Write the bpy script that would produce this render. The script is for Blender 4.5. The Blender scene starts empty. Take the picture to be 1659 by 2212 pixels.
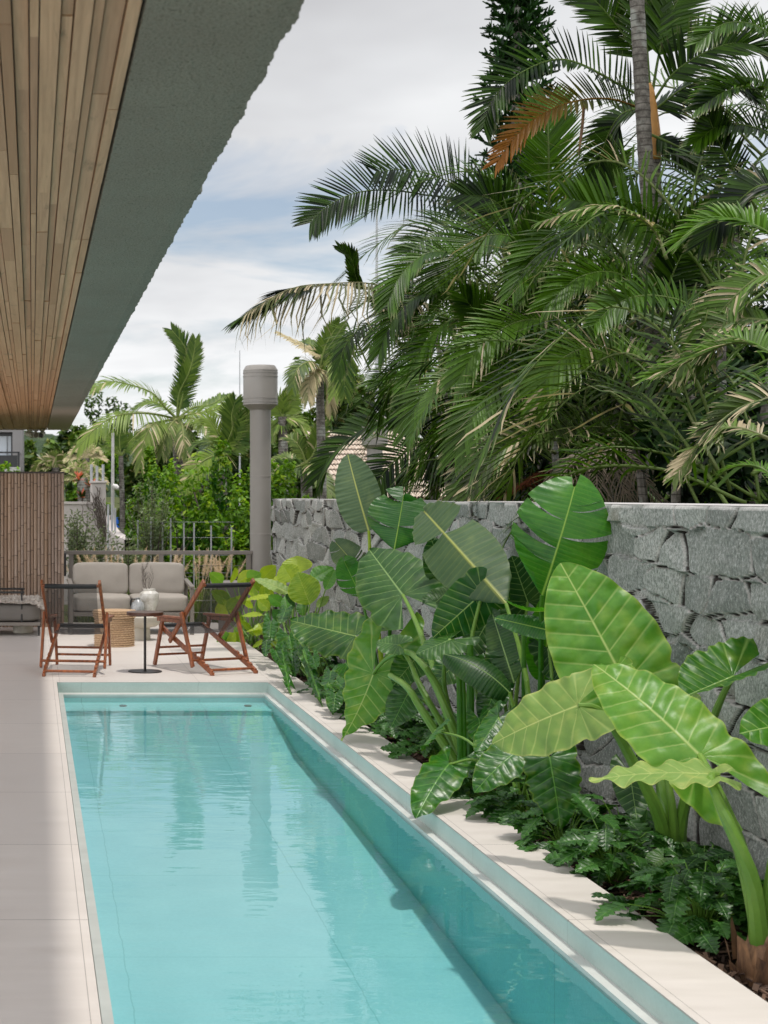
import bpy, math, random
import numpy as np
from mathutils import Vector, Matrix, noise as mnoise

# ------------------------------------------------------------------ camera, sky, sun, exposure
scene = bpy.context.scene
COL = scene.collection
R = math.radians
cam_data = bpy.data.cameras.new("camera")
cam = bpy.data.objects.new("camera", cam_data)
COL.objects.link(cam)
cam.location = (0, 0, 1.6)
cam.rotation_euler = (R(90), 0, 0)
cam_data.sensor_width = 36.0
cam_data.lens = 4000.0 / 2533.0 * 36.0
cam_data.shift_x = 870.0 / 2533.0
cam_data.shift_y = -41.5 / 2533.0
cam_data.clip_start = 0.1
cam_data.clip_end = 3000
cam_data.dof.use_dof = True
cam_data.dof.focus_distance = 9.5
cam_data.dof.aperture_fstop = 8.0
scene.camera = cam

SUN_DIR = Vector((0.17, -0.09, 1.0)).normalized()
sun_el = math.asin(SUN_DIR.z)
sun_az = math.atan2(SUN_DIR.x, SUN_DIR.y)
world = bpy.data.worlds.new("World")
scene.world = world
world.use_nodes = True
wt = world.node_tree
wt.nodes.clear()
def wn(t, **k):
    n = wt.nodes.new(t)
    for a, b in k.items():
        setattr(n, a, b)
    return n
wout = wn('ShaderNodeOutputWorld')
skyt = wn('ShaderNodeTexSky', sky_type='NISHITA', sun_disc=False)
skyt.sun_elevation = sun_el
skyt.sun_rotation = sun_az
bg1 = wn('ShaderNodeBackground'); bg1.inputs['Strength'].default_value = 0.08
wt.links.new(skyt.outputs[0], bg1.inputs['Color'])
tc = wn('ShaderNodeTexCoord')
sep = wn('ShaderNodeSeparateXYZ'); wt.links.new(tc.outputs['Generated'], sep.inputs[0])
def wmath(op, a, b=None, c=None):
    n = wn('ShaderNodeMath', operation=op)
    for i, v in enumerate((a, b, c)):
        if v is None: continue
        if isinstance(v, (int, float)): n.inputs[i].default_value = v
        else: wt.links.new(v, n.inputs[i])
    return n.outputs[0]
zz = wmath('ADD', wmath('MAXIMUM', sep.outputs['Z'], 0.0), 0.10)
cx = wmath('DIVIDE', sep.outputs['X'], zz); cy = wmath('DIVIDE', sep.outputs['Y'], zz)
comb = wn('ShaderNodeCombineXYZ'); wt.links.new(cx, comb.inputs[0]); wt.links.new(cy, comb.inputs[1])
comb.inputs[2].default_value = 3.7
def wnoise(scale, detail, rough, dist=0.0, off=(0, 0, 0)):
    mp = wn('ShaderNodeVectorMath', operation='ADD'); mp.inputs[1].default_value = off
    wt.links.new(comb.outputs[0], mp.inputs[0])
    n = wn('ShaderNodeTexNoise'); n.inputs['Scale'].default_value = scale
    n.inputs['Detail'].default_value = detail; n.inputs['Roughness'].default_value = rough
    n.inputs['Distortion'].default_value = dist
    wt.links.new(mp.outputs[0], n.inputs['Vector'])
    return n.outputs['Fac']
def wramp(fac, stops):
    r = wn('ShaderNodeValToRGB')
    e = r.color_ramp.elements
    while len(e) < len(stops): e.new(0.5)
    for el, (p, c) in zip(e, stops):
        el.position = p; el.color = (*c, 1)
    wt.links.new(fac, r.inputs[0])
    return r.outputs[0]
cover = wramp(wnoise(0.85, 6, 0.58, 0.4, (1.3, 0.6, 0)), [(0.36, (0.25,)*3), (0.52, (1,)*3)])
# cloud brightness: grey bellies higher up, brighter towards the horizon
gnoise = wnoise(0.6, 5, 0.55, 0.2, (4.2, 1.1, 2.0))
elev = wmath('MULTIPLY', sep.outputs['Z'], 1.25)
gsum = wmath('SUBTRACT', wmath('ADD', gnoise, 0.16), elev)
ccol = wramp(gsum, [(0.18, (0.58, 0.58, 0.60)), (0.38, (0.78, 0.79, 0.81)), (0.55, (0.98, 0.99, 1.0))])
bg2 = wn('ShaderNodeBackground'); bg2.inputs['Strength'].default_value = 0.95
# clouds behind the viewer and overhead brightened as added fill for the shaded deck
back = wmath('ADD', wmath('MULTIPLY', sep.outputs['Y'], -0.62), wmath('MULTIPLY', sep.outputs['X'], -0.30))
glow = wmath('ADD', 0.66, wmath('MULTIPLY', wmath('MAXIMUM', wmath('ADD', back, 0.50), 0.0), 1.25))
glow = wmath('ADD', glow, wmath('MULTIPLY', wmath('MAXIMUM', wmath('SUBTRACT', sep.outputs['Z'], 0.35), 0.0), 0.8))
wt.links.new(glow, bg2.inputs['Strength'])
wt.links.new(ccol, bg2.inputs['Color'])
wmix = wn('ShaderNodeMixShader')
wt.links.new(cover, wmix.inputs[0]); wt.links.new(bg1.outputs[0], wmix.inputs[1]); wt.links.new(bg2.outputs[0], wmix.inputs[2])
wt.links.new(wmix.outputs[0], wout.inputs['Surface'])

sun_data = bpy.data.lights.new("sun", 'SUN')
sun_data.energy = 1.6
sun_data.angle = R(2.6)
sun_data.color = (1.0, 0.955, 0.89)
sun = bpy.data.objects.new("sun", sun_data)
COL.objects.link(sun)
sun.location = (10, -5, 40)
sun.rotation_euler = SUN_DIR.to_track_quat('Z', 'Y').to_euler()

scene.view_settings.view_transform = 'Standard'
scene.view_settings.look = 'None'
scene.view_settings.exposure = 0.57
scene.view_settings.gamma = 1.0
scene.render.engine = 'CYCLES'
scene.cycles.use_denoising = True
scene.cycles.max_bounces = 8
scene.cycles.diffuse_bounces = 4
scene.cycles.glossy_bounces = 3
scene.cycles.transmission_bounces = 4
scene.cycles.transparent_max_bounces = 8
scene.cycles.caustics_reflective = False
scene.cycles.caustics_refractive = False

# ------------------------------------------------------------------ helpers
F = 3492.7
def at(px, py, Y):
    """world point of a picture point (1659 x 2212 reading) at depth Y"""
    return Vector(((px - 69.9) / F * Y, Y, 1.6 - (py - 1069.6) / F * Y))

def s2l(c):
    c = c / 255.0
    return c / 12.92 if c <= 0.04045 else ((c + 0.055) / 1.055) ** 2.4
def rgb(r, g, b): return (s2l(r), s2l(g), s2l(b))

class MB:
    def __init__(s): s.v = []; s.f = []; s.c = []; s.m = []; s.e = []
    def add(s, vs, fs, col=(0, 0, 0), mi=0, vein=None):
        o = len(s.v)
        s.e += [tuple(x) for x in vein] if vein else [(0.5, 9.0, 0.0)] * len(vs)
        s.v += [tuple(v) for v in vs]
        s.f += [tuple(i + o for i in f) for f in fs]
        if len(col) and isinstance(col[0], (tuple, list)): s.c += [tuple(c) for c in col]
        else: s.c += [tuple(col)] * len(vs)
        s.m += [mi] * len(fs)
    def mesh(s, name, mats, smooth=False, auto=None):
        me = bpy.data.meshes.new(name)
        me.from_pydata(s.v, [], s.f)
        if not isinstance(mats, (list, tuple)): mats = [mats]
        for m in mats: me.materials.append(m)
        if len(mats) > 1: me.polygons.foreach_set('material_index', s.m)
        a = me.color_attributes.new('tint', 'FLOAT_COLOR', 'POINT')
        arr = np.ones((len(s.v), 4), dtype=np.float32)
        if s.c: arr[:, :3] = np.array(s.c, dtype=np.float32)
        a.data.foreach_set('color', arr.ravel())
        if any(x[1] < 5 for x in s.e):
            a = me.color_attributes.new('vein', 'FLOAT_COLOR', 'POINT')
            arr[:, :3] = np.array(s.e, dtype=np.float32)
            a.data.foreach_set('color', arr.ravel())
        if smooth:
            me.polygons.foreach_set('use_smooth', [True] * len(s.f))
            if auto: me.set_sharp_from_angle(angle=R(auto))
        me.update()
        return me
    def build(s, name, mats, parent=None, smooth=False, bevel=0, seg=2, auto=True):
        o = bpy.data.objects.new(name, s.mesh(name, mats, smooth, 38 if auto else None))
        COL.objects.link(o)
        if parent is not None: o.parent = parent
        if bevel:
            md = o.modifiers.new('bevel', 'BEVEL'); md.width = bevel; md.segments = seg; md.limit_method = 'ANGLE'
            md.angle_limit = R(35); md.harden_normals = False
        return o
    # shapes --------------------------------------------------
    def box(s, x0, x1, y0, y1, z0, z1, col=(0, 0, 0), mi=0):
        s.add([(x0,y0,z0),(x1,y0,z0),(x1,y1,z0),(x0,y1,z0),(x0,y0,z1),(x1,y0,z1),(x1,y1,z1),(x0,y1,z1)],
              [(0,3,2,1),(4,5,6,7),(0,1,5,4),(1,2,6,5),(2,3,7,6),(3,0,4,7)], col, mi)
    def bar(s, p, q, w, h, up=(0, 0, 1), col=(0, 0, 0), mi=0):
        p = Vector(p); q = Vector(q); t = (q - p).normalized()
        sd = t.cross(Vector(up))
        if sd.length < 1e-4: sd = t.cross(Vector((0, 1, 0)))
        sd.normalize(); n = sd.cross(t)
        vs = []
        for e in (p, q):
            for a, b in ((-1,-1),(1,-1),(1,1),(-1,1)): vs.append(e + sd * a * w / 2 + n * b * h / 2)
        s.add(vs, [(0,3,2,1),(4,5,6,7),(0,1,5,4),(1,2,6,5),(2,3,7,6),(3,0,4,7)][:6], col, mi)
    def tube(s, pts, rads, n=8, col=(0, 0, 0), caps=True, mi=0):
        pts = [Vector(p) for p in pts]
        if isinstance(rads, (int, float)): rads = [rads] * len(pts)
        up = Vector((0.13, 0.31, 0.94)).normalized(); vs = []; fs = []
        for i, p in enumerate(pts):
            t = (pts[min(i + 1, len(pts) - 1)] - pts[max(i - 1, 0)]).normalized()
            a = t.cross(up)
            if a.length < 0.05: a = t.cross(Vector((1, 0, 0)))
            a.normalize(); b = t.cross(a)
            for k in range(n):
                an = 2 * math.pi * k / n
                vs.append(p + (a * math.cos(an) + b * math.sin(an)) * rads[i])
        for i in range(len(pts) - 1):
            for k in range(n):
                k2 = (k + 1) % n
                fs.append((i*n+k, i*n+k2, (i+1)*n+k2, (i+1)*n+k))
        if caps:
            fs.append(tuple(range(n - 1, -1, -1))); o = (len(pts) - 1) * n
            fs.append(tuple(o + k for k in range(n)))
        cc = col
        if len(col) == len(pts) and isinstance(col[0], (tuple, list)): cc = [c for c in col for _ in range(n)]
        s.add(vs, fs, cc, mi)
    def lathe(s, prof, center=(0, 0, 0), n=32, col=(0, 0, 0), mi=0):
        cx_, cy_, cz_ = center; vs = []; fs = []
        for r, z in prof:
            for k in range(n):
                an = 2 * math.pi * k / n
                vs.append((cx_ + r * math.cos(an), cy_ + r * math.sin(an), cz_ + z))
        for i in range(len(prof) - 1):
            for k in range(n):
                k2 = (k + 1) % n
                fs.append((i*n+k, i*n+k2, (i+1)*n+k2, (i+1)*n+k))
        fs.append(tuple(range(n - 1, -1, -1))); o = (len(prof) - 1) * n
        fs.append(tuple(o + k for k in range(n)))
        s.add(vs, fs, col, mi)

def tag(o, label=None, cat=None, group=None, kind=None):
    if label: o['label'] = label
    if cat: o['category'] = cat
    if group: o['group'] = group
    if kind: o['kind'] = kind
    return o
def thing(name, label, cat, loc=(0, 0, 0), group=None):
    o = bpy.data.objects.new(name, None); COL.objects.link(o)
    o.location = loc; o.empty_display_size = 0.1
    return tag(o, label, cat, group)
def reparent(o, root):
    """child mesh written in world coordinates under a root that stands elsewhere"""
    o.parent = root
    o.matrix_parent_inverse = Matrix.Translation(-root.location)
    return o

def spline(pts, n):
    """Catmull-Rom through points"""
    P = [Vector(p) for p in pts]
    P = [P[0] * 2 - P[1]] + P + [P[-1] * 2 - P[-2]]
    out = []
    m = len(P) - 3
    for i in range(n + 1):
        u = i / n * m; k = min(int(u), m - 1); t = u - k
        a, b, c, d = P[k:k + 4]
        out.append(0.5 * ((2 * b) + (c - a) * t + (2*a - 5*b + 4*c - d) * t*t + (3*b - a - 3*c + d) * t**3))
    return out

# ------------------------------------------------------------------ materials
class NT:
    def __init__(s, name):
        s.m = bpy.data.materials.new(name); s.m.use_nodes = True
        s.t = s.m.node_tree; s.t.nodes.clear()
        s.out = s.n('ShaderNodeOutputMaterial')
    def n(s, t, **k):
        x = s.t.nodes.new(t)
        for a, b in k.items(): setattr(x, a, b)
        return x
    def l(s, a, b): s.t.links.new(a, b)
    def setin(s, sock, v):
        if isinstance(v, bpy.types.NodeSocket): s.l(v, sock)
        elif isinstance(v, (tuple, list)) and len(v) == 3 and sock.type == 'RGBA': sock.default_value = (*v, 1)
        else: sock.default_value = v
    def math(s, op, a, b=None, c=None, clamp=False):
        x = s.n('ShaderNodeMath', operation=op, use_clamp=clamp)
        for i, v in enumerate((a, b, c)):
            if v is not None: s.setin(x.inputs[i], v)
        return x.outputs[0]
    def mix(s, f, a, b, mode='MIX'):
        x = s.n('ShaderNodeMix', data_type='RGBA', blend_type=mode)
        s.setin(x.inputs[0], f); s.setin(x.inputs[6], a); s.setin(x.inputs[7], b)
        return x.outputs[2]
    def obj(s): return s.n('ShaderNodeTexCoord').outputs['Object']
    def vec(s, v, sc=(1, 1, 1), off=(0, 0, 0)):
        m = s.n('ShaderNodeMapping'); m.inputs['Scale'].default_value = sc; m.inputs['Location'].default_value = off
        s.l(v, m.inputs[0]); return m.outputs[0]
    def noise(s, v, scale, detail=3, rough=0.5, dist=0.0, color=False):
        x = s.n('ShaderNodeTexNoise'); s.l(v, x.inputs['Vector'])
        x.inputs['Scale'].default_value = scale; x.inputs['Detail'].default_value = detail
        x.inputs['Roughness'].default_value = rough; x.inputs['Distortion'].default_value = dist
        return x.outputs['Color' if color else 'Fac']
    def ramp(s, f, stops, interp='LINEAR'):
        r = s.n('ShaderNodeValToRGB'); r.color_ramp.interpolation = interp
        e = r.color_ramp.elements
        while len(e) < len(stops): e.new(0.5)
        for el, (p, c) in zip(e, stops):
            el.position = p; el.color = (*(c if isinstance(c, (tuple, list)) else (c,)*3), 1)
        s.l(f, r.inputs[0]); return r.outputs[0]
    def maprange(s, f, a, b, c, d):
        x = s.n('ShaderNodeMapRange'); s.setin(x.inputs[0], f)
        for i, v in enumerate((a, b, c, d)): x.inputs[i + 1].default_value = v
        return x.outputs[0]
    def tint(s, layer='tint'):
        a = s.n('ShaderNodeVertexColor'); a.layer_name = layer
        q = s.n('ShaderNodeSeparateColor'); s.l(a.outputs[0], q.inputs[0])
        return q.outputs[0], q.outputs[1], q.outputs[2]
    def bump(s, h, strength=0.3, dist=0.01):
        b = s.n('ShaderNodeBump'); b.inputs['Strength'].default_value = strength; b.inputs['Distance'].default_value = dist
        s.l(h, b.inputs['Height']); return b.outputs[0]
    def pbr(s, col, rough=0.6, normal=None, metal=0.0, spec=0.5, out=True, **kw):
        p = s.n('ShaderNodeBsdfPrincipled')
        s.setin(p.inputs['Base Color'], col); s.setin(p.inputs['Roughness'], rough)
        p.inputs['Metallic'].default_value = metal; p.inputs['Specular IOR Level'].default_value = spec
        if normal is not None: s.l(normal, p.inputs['Normal'])
        for k, v in kw.items(): s.setin(p.inputs[k], v)
        if out: s.l(p.outputs[0], s.out.inputs['Surface'])
        return p.outputs[0]
    def translucent(s, surf, col, fac):
        t = s.n('ShaderNodeBsdfTranslucent'); s.setin(t.inputs['Color'], col)
        m = s.n('ShaderNodeMixShader'); s.setin(m.inputs[0], fac)
        s.l(surf, m.inputs[1]); s.l(t.outputs[0], m.inputs[2])
        s.l(m.outputs[0], s.out.inputs['Surface'])

def plain(name, col, rough=0.5, var=0.12, scale=8.0, bump=0.0, bscale=60.0, metal=0.0, spec=0.5):
    t = NT(name); v = t.obj()
    n = t.noise(v, scale, 4, 0.55)
    c = t.mix(t.maprange(n, 0.3, 0.7, 0, 1), tuple(x * (1 - var) for x in col), tuple(min(1, x * (1 + var)) for x in col))
    nm = t.bump(t.noise(v, bscale, 3, 0.6), bump, 0.004) if bump else None
    t.pbr(c, rough, nm, metal, spec)
    return t.m

def leaf_material(name, dark, light, vein, edge, rough=0.38, transl=0.28, spec=0.38, tl=1.6):
    """tint.r vein line, tint.g colour of this leaf, tint.b yellowed rim / dry patch"""
    t = NT(name); r, g, b = t.tint(); v = t.obj()
    n = t.noise(v, 9.0, 4, 0.6)
    base = t.mix(t.math('ADD', t.math('MULTIPLY', g, 0.75), t.math('MULTIPLY', t.math('SUBTRACT', n, 0.5), 0.9), clamp=True), dark, light)
    fine = t.noise(v, 70.0, 2, 0.5)
    base = t.mix(t.maprange(fine, 0.3, 0.7, 0.0, 0.25), base, dark)
    blot = t.ramp(t.noise(v, 5.0, 3, 0.6, 0.5), [(0.56, 0.0), (0.72, 0.55)])
    base = t.mix(t.math('MULTIPLY', blot, t.math('ADD', t.math('MULTIPLY', b, 0.5), 0.25)), base, edge)
    base = t.mix(t.math('MULTIPLY', b, t.maprange(t.noise(v, 24.0, 3, 0.6), 0.3, 0.65, 0.25, 1.0)), base, edge)
    # lateral veins from a phase that runs across the blade, midrib from the distance to the middle
    ph, xm, st = t.tint('vein')
    f = t.math('FRACT', ph); d = t.math('MINIMUM', f, t.math('SUBTRACT', 1.0, f))
    wid = t.maprange(st, 0.13, 0.7, 0.16, 0.05)
    lat = t.math('MULTIPLY', t.math('SUBTRACT', 1.0, t.math('DIVIDE', d, wid), clamp=True), st)
    halo = t.math('MULTIPLY', t.math('SUBTRACT', 1.0, t.math('DIVIDE', d, t.math('MULTIPLY', wid, 3.2)), clamp=True), st)
    mid = t.math('MULTIPLY', t.math('SUBTRACT', 1.0, xm, clamp=True), t.math('GREATER_THAN', st, 0.001))
    rib = t.math('MAXIMUM', lat, mid)
    spot = t.math('MULTIPLY', t.ramp(t.noise(v, 34.0, 3, 0.65, 0.3), [(0.60, 0.0), (0.66, 1.0)]), t.maprange(b, 0.25, 0.8, 0.0, 0.85))
    base = t.mix(spot, base, (0.16, 0.085, 0.03))
    base = t.mix(t.math('MULTIPLY', halo, 0.35), base, t.mix(0.5, base, dark))
    base = t.mix(t.math('MULTIPLY', rib, 0.85, clamp=True), base, vein)
    hh = t.math('ADD', t.math('MULTIPLY', fine, 0.25), t.math('SUBTRACT', t.math('MULTIPLY', mid, 1.0), t.math('MULTIPLY', halo, 0.8)))
    surf = t.pbr(base, t.math('ADD', t.math('MULTIPLY', n, 0.18), rough - 0.09), t.bump(hh, 0.35, 0.005), spec=spec, out=False)
    tr = t.mix(1.0, base, (tl, tl * 1.05, tl * 0.55), 'MULTIPLY')
    t.translucent(surf, tr, transl)
    return t.m

M = {}
M['ear'] = leaf_material('elephant_ear_leaf', rgb(20, 74, 10), rgb(80, 136, 28), rgb(170, 196, 112), rgb(160, 178, 62), 0.36, 0.30)
M['ear_lime'] = leaf_material('elephant_ear_lime_leaf', rgb(72, 128, 34), rgb(134, 176, 60), rgb(190, 204, 124), rgb(180, 186, 84), 0.38, 0.34)
M['ear_pale'] = leaf_material('elephant_ear_pale_leaf', rgb(112, 144, 70), rgb(152, 174, 94), rgb(200, 206, 130), rgb(196, 194, 112), 0.5, 0.30)
M['ear_dark'] = leaf_material('dark_ear_leaf', rgb(20, 60, 14), rgb(64, 108, 34), rgb(142, 170, 104), rgb(120, 140, 60), 0.42, 0.22)  # deeper green ear leaf tone
M['gloss'] = leaf_material('glossy_philodendron_leaf', rgb(14, 62, 8), rgb(60, 126, 22), rgb(110, 160, 70), rgb(140, 160, 40), 0.34, 0.24, 0.45)
M['shrub'] = leaf_material('lobed_shrub_leaf', rgb(16, 54, 14), rgb(70, 124, 42), rgb(110, 156, 78), rgb(90, 136, 48), 0.36, 0.18, 0.45)
M['paddle'] = leaf_material('paddle_leaf', rgb(22, 82, 10), rgb(84, 148, 26), rgb(150, 178, 80), rgb(120, 150, 40), 0.36, 0.34)
M['paddle_grey'] = leaf_material('paddle_leaf_underside', rgb(54, 80, 48), rgb(84, 108, 68), rgb(176, 178, 92), rgb(150, 160, 90), 0.5, 0.2)
M['lime'] = leaf_material('lime_calathea_leaf', rgb(104, 138, 20), rgb(172, 188, 40), rgb(196, 206, 110), rgb(206, 210, 70), 0.34, 0.4)
M['stalk'] = leaf_material('leaf_stalk', rgb(78, 122, 44), rgb(132, 166, 66), rgb(170, 190, 110), rgb(150, 160, 80), 0.35, 0.1)
def palm_material(name, dark, light, dry, rough=0.40, transl=0.18):
    t = NT(name); r, g, b = t.tint(); v = t.obj()
    n = t.noise(v, 3.0, 3, 0.6)
    base = t.mix(t.math('ADD', t.math('MULTIPLY', g, 0.8), t.math('MULTIPLY', t.math('SUBTRACT', n, 0.5), 0.7), clamp=True), dark, light)
    base = t.mix(r, base, dry)
    surf = t.pbr(base, rough, None, spec=0.22, out=False)
    t.translucent(surf, t.mix(1.0, base, (1.5, 1.6, 0.8), 'MULTIPLY'), transl)
    return t.m
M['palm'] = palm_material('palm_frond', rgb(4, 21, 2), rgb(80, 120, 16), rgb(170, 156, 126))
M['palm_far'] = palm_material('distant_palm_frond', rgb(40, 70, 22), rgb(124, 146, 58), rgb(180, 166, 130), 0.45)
M['palm_orange'] = palm_material('orange_palm_frond', rgb(26, 48, 8), rgb(76, 92, 18), rgb(138, 84, 30))
M['foliage'] = palm_material('tree_leaves', rgb(26, 50, 16), rgb(98, 126, 42), rgb(150, 140, 76), 0.5)
M['hedge'] = palm_material('hedge_leaves', rgb(30, 78, 12), rgb(132, 172, 36), rgb(180, 194, 46), 0.4, 0.3)
M['olive'] = palm_material('olive_leaves', rgb(74, 92, 66), rgb(150, 164, 124), rgb(186, 190, 150), 0.5)
M['grass'] = palm_material('fountain_grass', rgb(60, 96, 24), rgb(140, 164, 52), rgb(226, 204, 186), 0.6)
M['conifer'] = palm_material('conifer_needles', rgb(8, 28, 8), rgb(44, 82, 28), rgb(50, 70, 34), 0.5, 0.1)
# ------------------------------------------------------------------ setting: ground, deck, pool, water
PX0, PX1 = 0.21, 2.02            # inner edges of the coping
PYF, PYN = 13.85, 1.5            # far and near end of the pool
BED0, WALLX = 2.32, 3.0
TEND = 20.3                      # end of the terrace

def tile_material():
    t = NT('stone_tile'); v = t.obj()
    s = t.n('ShaderNodeSeparateXYZ'); t.l(v, s.inputs[0])
    def joint(c, off, step, w):
        a = t.math('MODULO', t.math('ADD', c, 100 * step - off), step)
        d = t.math('MINIMUM', a, t.math('SUBTRACT', step, a))
        return t.math('LESS_THAN', d, w)
    j1 = joint(s.outputs[0], 0.235, 1.195, 0.0012)
    j2 = joint(s.outputs[1], 6.095, 1.31, 0.0028)
    dx = t.math('ABSOLUTE', t.math('SUBTRACT', s.outputs[0], 0.178)); j3 = t.math('LESS_THAN', dx, 0.0012)
    dx2 = t.math('ABSOLUTE', t.math('SUBTRACT', s.outputs[0], 2.052)); j4 = t.math('LESS_THAN', dx2, 0.0012)
    j = t.math('MAXIMUM', t.math('MAXIMUM', j1, j2), t.math('MAXIMUM', j3, j4))
    ix = t.math('FLOOR', t.math('DIVIDE', t.math('SUBTRACT', s.outputs[0], 0.235), 1.195))
    iy = t.math('FLOOR', t.math('DIVIDE', t.math('SUBTRACT', s.outputs[1], 6.095), 1.31))
    cmb = t.n('ShaderNodeCombineXYZ'); t.l(ix, cmb.inputs[0]); t.l(iy, cmb.inputs[1])
    wn_ = t.n('ShaderNodeTexWhiteNoise'); t.l(cmb.outputs[0], wn_.inputs['Vector'])
    n = t.noise(t.vec(v, (1.0, 5.0, 1.0)), 2.2, 5, 0.6)
    fine = t.noise(v, 160, 2, 0.6)
    c = t.mix(t.maprange(n, 0.3, 0.7, 0, 1), (0.59, 0.54, 0.49), (0.66, 0.61, 0.56))
    c = t.mix(t.math('MULTIPLY', wn_.outputs[0], 0.45), c, (0.53, 0.49, 0.455))
    c = t.mix(t.maprange(fine, 0.35, 0.7, 0, 0.10), c, (0.45, 0.41, 0.38))
    stain = t.ramp(t.noise(v, 1.7, 6, 0.65, 0.6), [(0.55, 0.0), (0.75, 0.22)])
    c = t.mix(stain, c, (0.46, 0.42, 0.38))
    c = t.mix(t.math('MULTIPLY', j, 0.85), c, (0.20, 0.175, 0.16))
    t.pbr(c, t.maprange(n, 0.3, 0.7, 0.42, 0.6), t.bump(fine, 0.05, 0.002), spec=0.4)
    return t.m
M['tile'] = tile_material()

def slab(mb, x0, x1, y0, y1, z0, z1, nx=1, ny=1):
    mb.box(x0, x1, y0, y1, z0, z1)
mb = MB()
slab(mb, -6, PX0, PYN, TEND, -0.2, 0)
slab(mb, PX0, BED0, PYF, TEND, -0.2, 0)
slab(mb, PX1, BED0, PYN, PYF, -0.088, 0)
slab(mb, -6, 6, -3, PYN, -0.2, 0)
deck = tag(mb.build('pool_deck', M['tile']), kind='structure')

def pooltile(name, c1, c2, jc, size=0.6):
    t = NT(name); v = t.obj()
    s = t.n('ShaderNodeSeparateXYZ'); t.l(v, s.inputs[0])
    n = t.noise(v, 3.0, 5, 0.6)
    f = t.noise(v, 60, 3, 0.6)
    def joint(c, off, step, w):
        a = t.math('MODULO', t.math('ADD', c, 100 * step - off), step)
        d = t.math('MINIMUM', a, t.math('SUBTRACT', step, a))
        return t.math('LESS_THAN', d, w)
    wob = t.math('MULTIPLY', t.math('SUBTRACT', t.noise(v, 6.0, 3, 0.6), 0.5), 0.03)
    j = t.math('MAXIMUM', joint(t.math('ADD', s.outputs[0], wob), 0.42, 1.0, 0.003), joint(s.outputs[1], 6.095, 1.31, 0.003))
    c = t.mix(t.maprange(n, 0.3, 0.7, 0, 1), c1, c2)
    c = t.mix(t.maprange(f, 0.35, 0.7, 0, 0.15), c, jc)
    c = t.mix(t.math('MULTIPLY', j, 0.45), c, jc)
    t.pbr(c, 0.5, spec=0.35)
    return t.m
M['poolfloor'] = pooltile('pool_floor_tile', (0.27, 0.60, 0.63), (0.32, 0.66, 0.68), (0.10, 0.38, 0.38))
M['poolwall'] = pooltile('pool_wall_tile', (0.30, 0.76, 0.77), (0.35, 0.82, 0.83), (0.06, 0.28, 0.28))
M['poolrim'] = pooltile('pool_rim_tile', (0.40, 0.50, 0.46), (0.46, 0.56, 0.52), (0.25, 0.3, 0.28))
M['ledge'] = plain('pool_ledge_stone', (0.52, 0.53, 0.50), 0.5, 0.08, 6.0)
LX0, LX1 = 0.262, 1.968
mb = MB()
FZ = -0.58
fl = [(PYN, -0.86), (5.0, -0.66), (6.6, -0.56), (8.2, -0.47), (9.9, -0.40), (11.9, -0.345), (13.2, -0.20)]
mb.add([(x_, y_, z_) for y_, z_ in fl for x_ in (LX0, LX1)], [(2*i, 2*i+1, 2*i+3, 2*i+2) for i in range(len(fl) - 1)], mi=0)   # floor rises to the shelf
mb.add([(LX1,PYN,-0.9),(LX1,13.72,-0.9),(LX1,13.72,-0.1205),(LX1,PYN,-0.1205)], [(0,3,2,1)], mi=1)   # right
mb.add([(LX0,PYN,-0.9),(LX0,13.72,-0.9),(LX0,13.72,-0.1205),(LX0,PYN,-0.1205)], [(0,1,2,3)], mi=1)   # left
mb.add([(LX0,13.2,-0.20),(LX1,13.2,-0.20),(LX1,13.2,-0.16),(LX0,13.2,-0.16)], [(0,1,2,3)], mi=1)
mb.add([(LX0,13.2,-0.16),(LX1,13.2,-0.16),(LX1,13.72,-0.16),(LX0,13.72,-0.16)], [(0,1,2,3)], mi=1)   # shallow shelf
mb.add([(LX0,13.72,-0.16),(LX1,13.72,-0.16),(LX1,13.72,-0.1205),(LX0,13.72,-0.1205)], [(0,1,2,3)], mi=1)
mb.add([(LX0,PYN,-0.9),(LX1,PYN,-0.9),(LX1,PYN,-0.094),(LX0,PYN,-0.094)], [(0,3,2,1)], mi=1)
# ledge ring at the water line
mb.box(PX0-0.01, LX0, PYN, 13.72, -0.12, -0.0905, mi=3)
mb.box(LX1, PX1+0.01, PYN, 13.72, -0.12, -0.0905, mi=3)
mb.box(PX0-0.01, PX1+0.01, 13.72, PYF+0.01, -0.12, -0.0905, mi=3)
# rim faces under the coping
def rimface(a, b):
    mb.add([(*a, -0.0905), (*b, -0.0905), (*b, -0.004), (*a, -0.004)], [(0, 1, 2, 3)], mi=2)
rimface((PX0 - 0.004 + 0.0065, PYF - 0.003), (PX1 - 0.003, PYF - 0.003))
rimface((PX1 - 0.003, PYF - 0.003), (PX1 - 0.003, PYN))
rimface((PX0 + 0.003, PYN), (PX0 + 0.003, PYF - 0.003))
pool = tag(mb.build('pool_basin', [M['poolfloor'], M['poolwall'], M['poolrim'], M['ledge']]), kind='structure')
# round return fittings on the shallow shelf
M['fitting'] = plain('dark_fitting', (0.05, 0.07, 0.07), 0.4)
for k, (px, lab) in enumerate(((266, 'dark round water inlet on the shallow shelf, nearer the left corner of the pool'), (535, 'dark round water inlet on the shallow shelf, nearer the planted side of the pool'))):
    X = (px - 69.9) / F * 13.5
    mb = MB(); mb.lathe([(0.03, 0), (0.034, 0.006), (0.022, 0.010), (0.02, 0.006)], (X, 13.48, -0.158), 20)
    tag(mb.build('pool_inlet', M['fitting'], smooth=True), lab, 'pool inlet', 'round water inlets')

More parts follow.
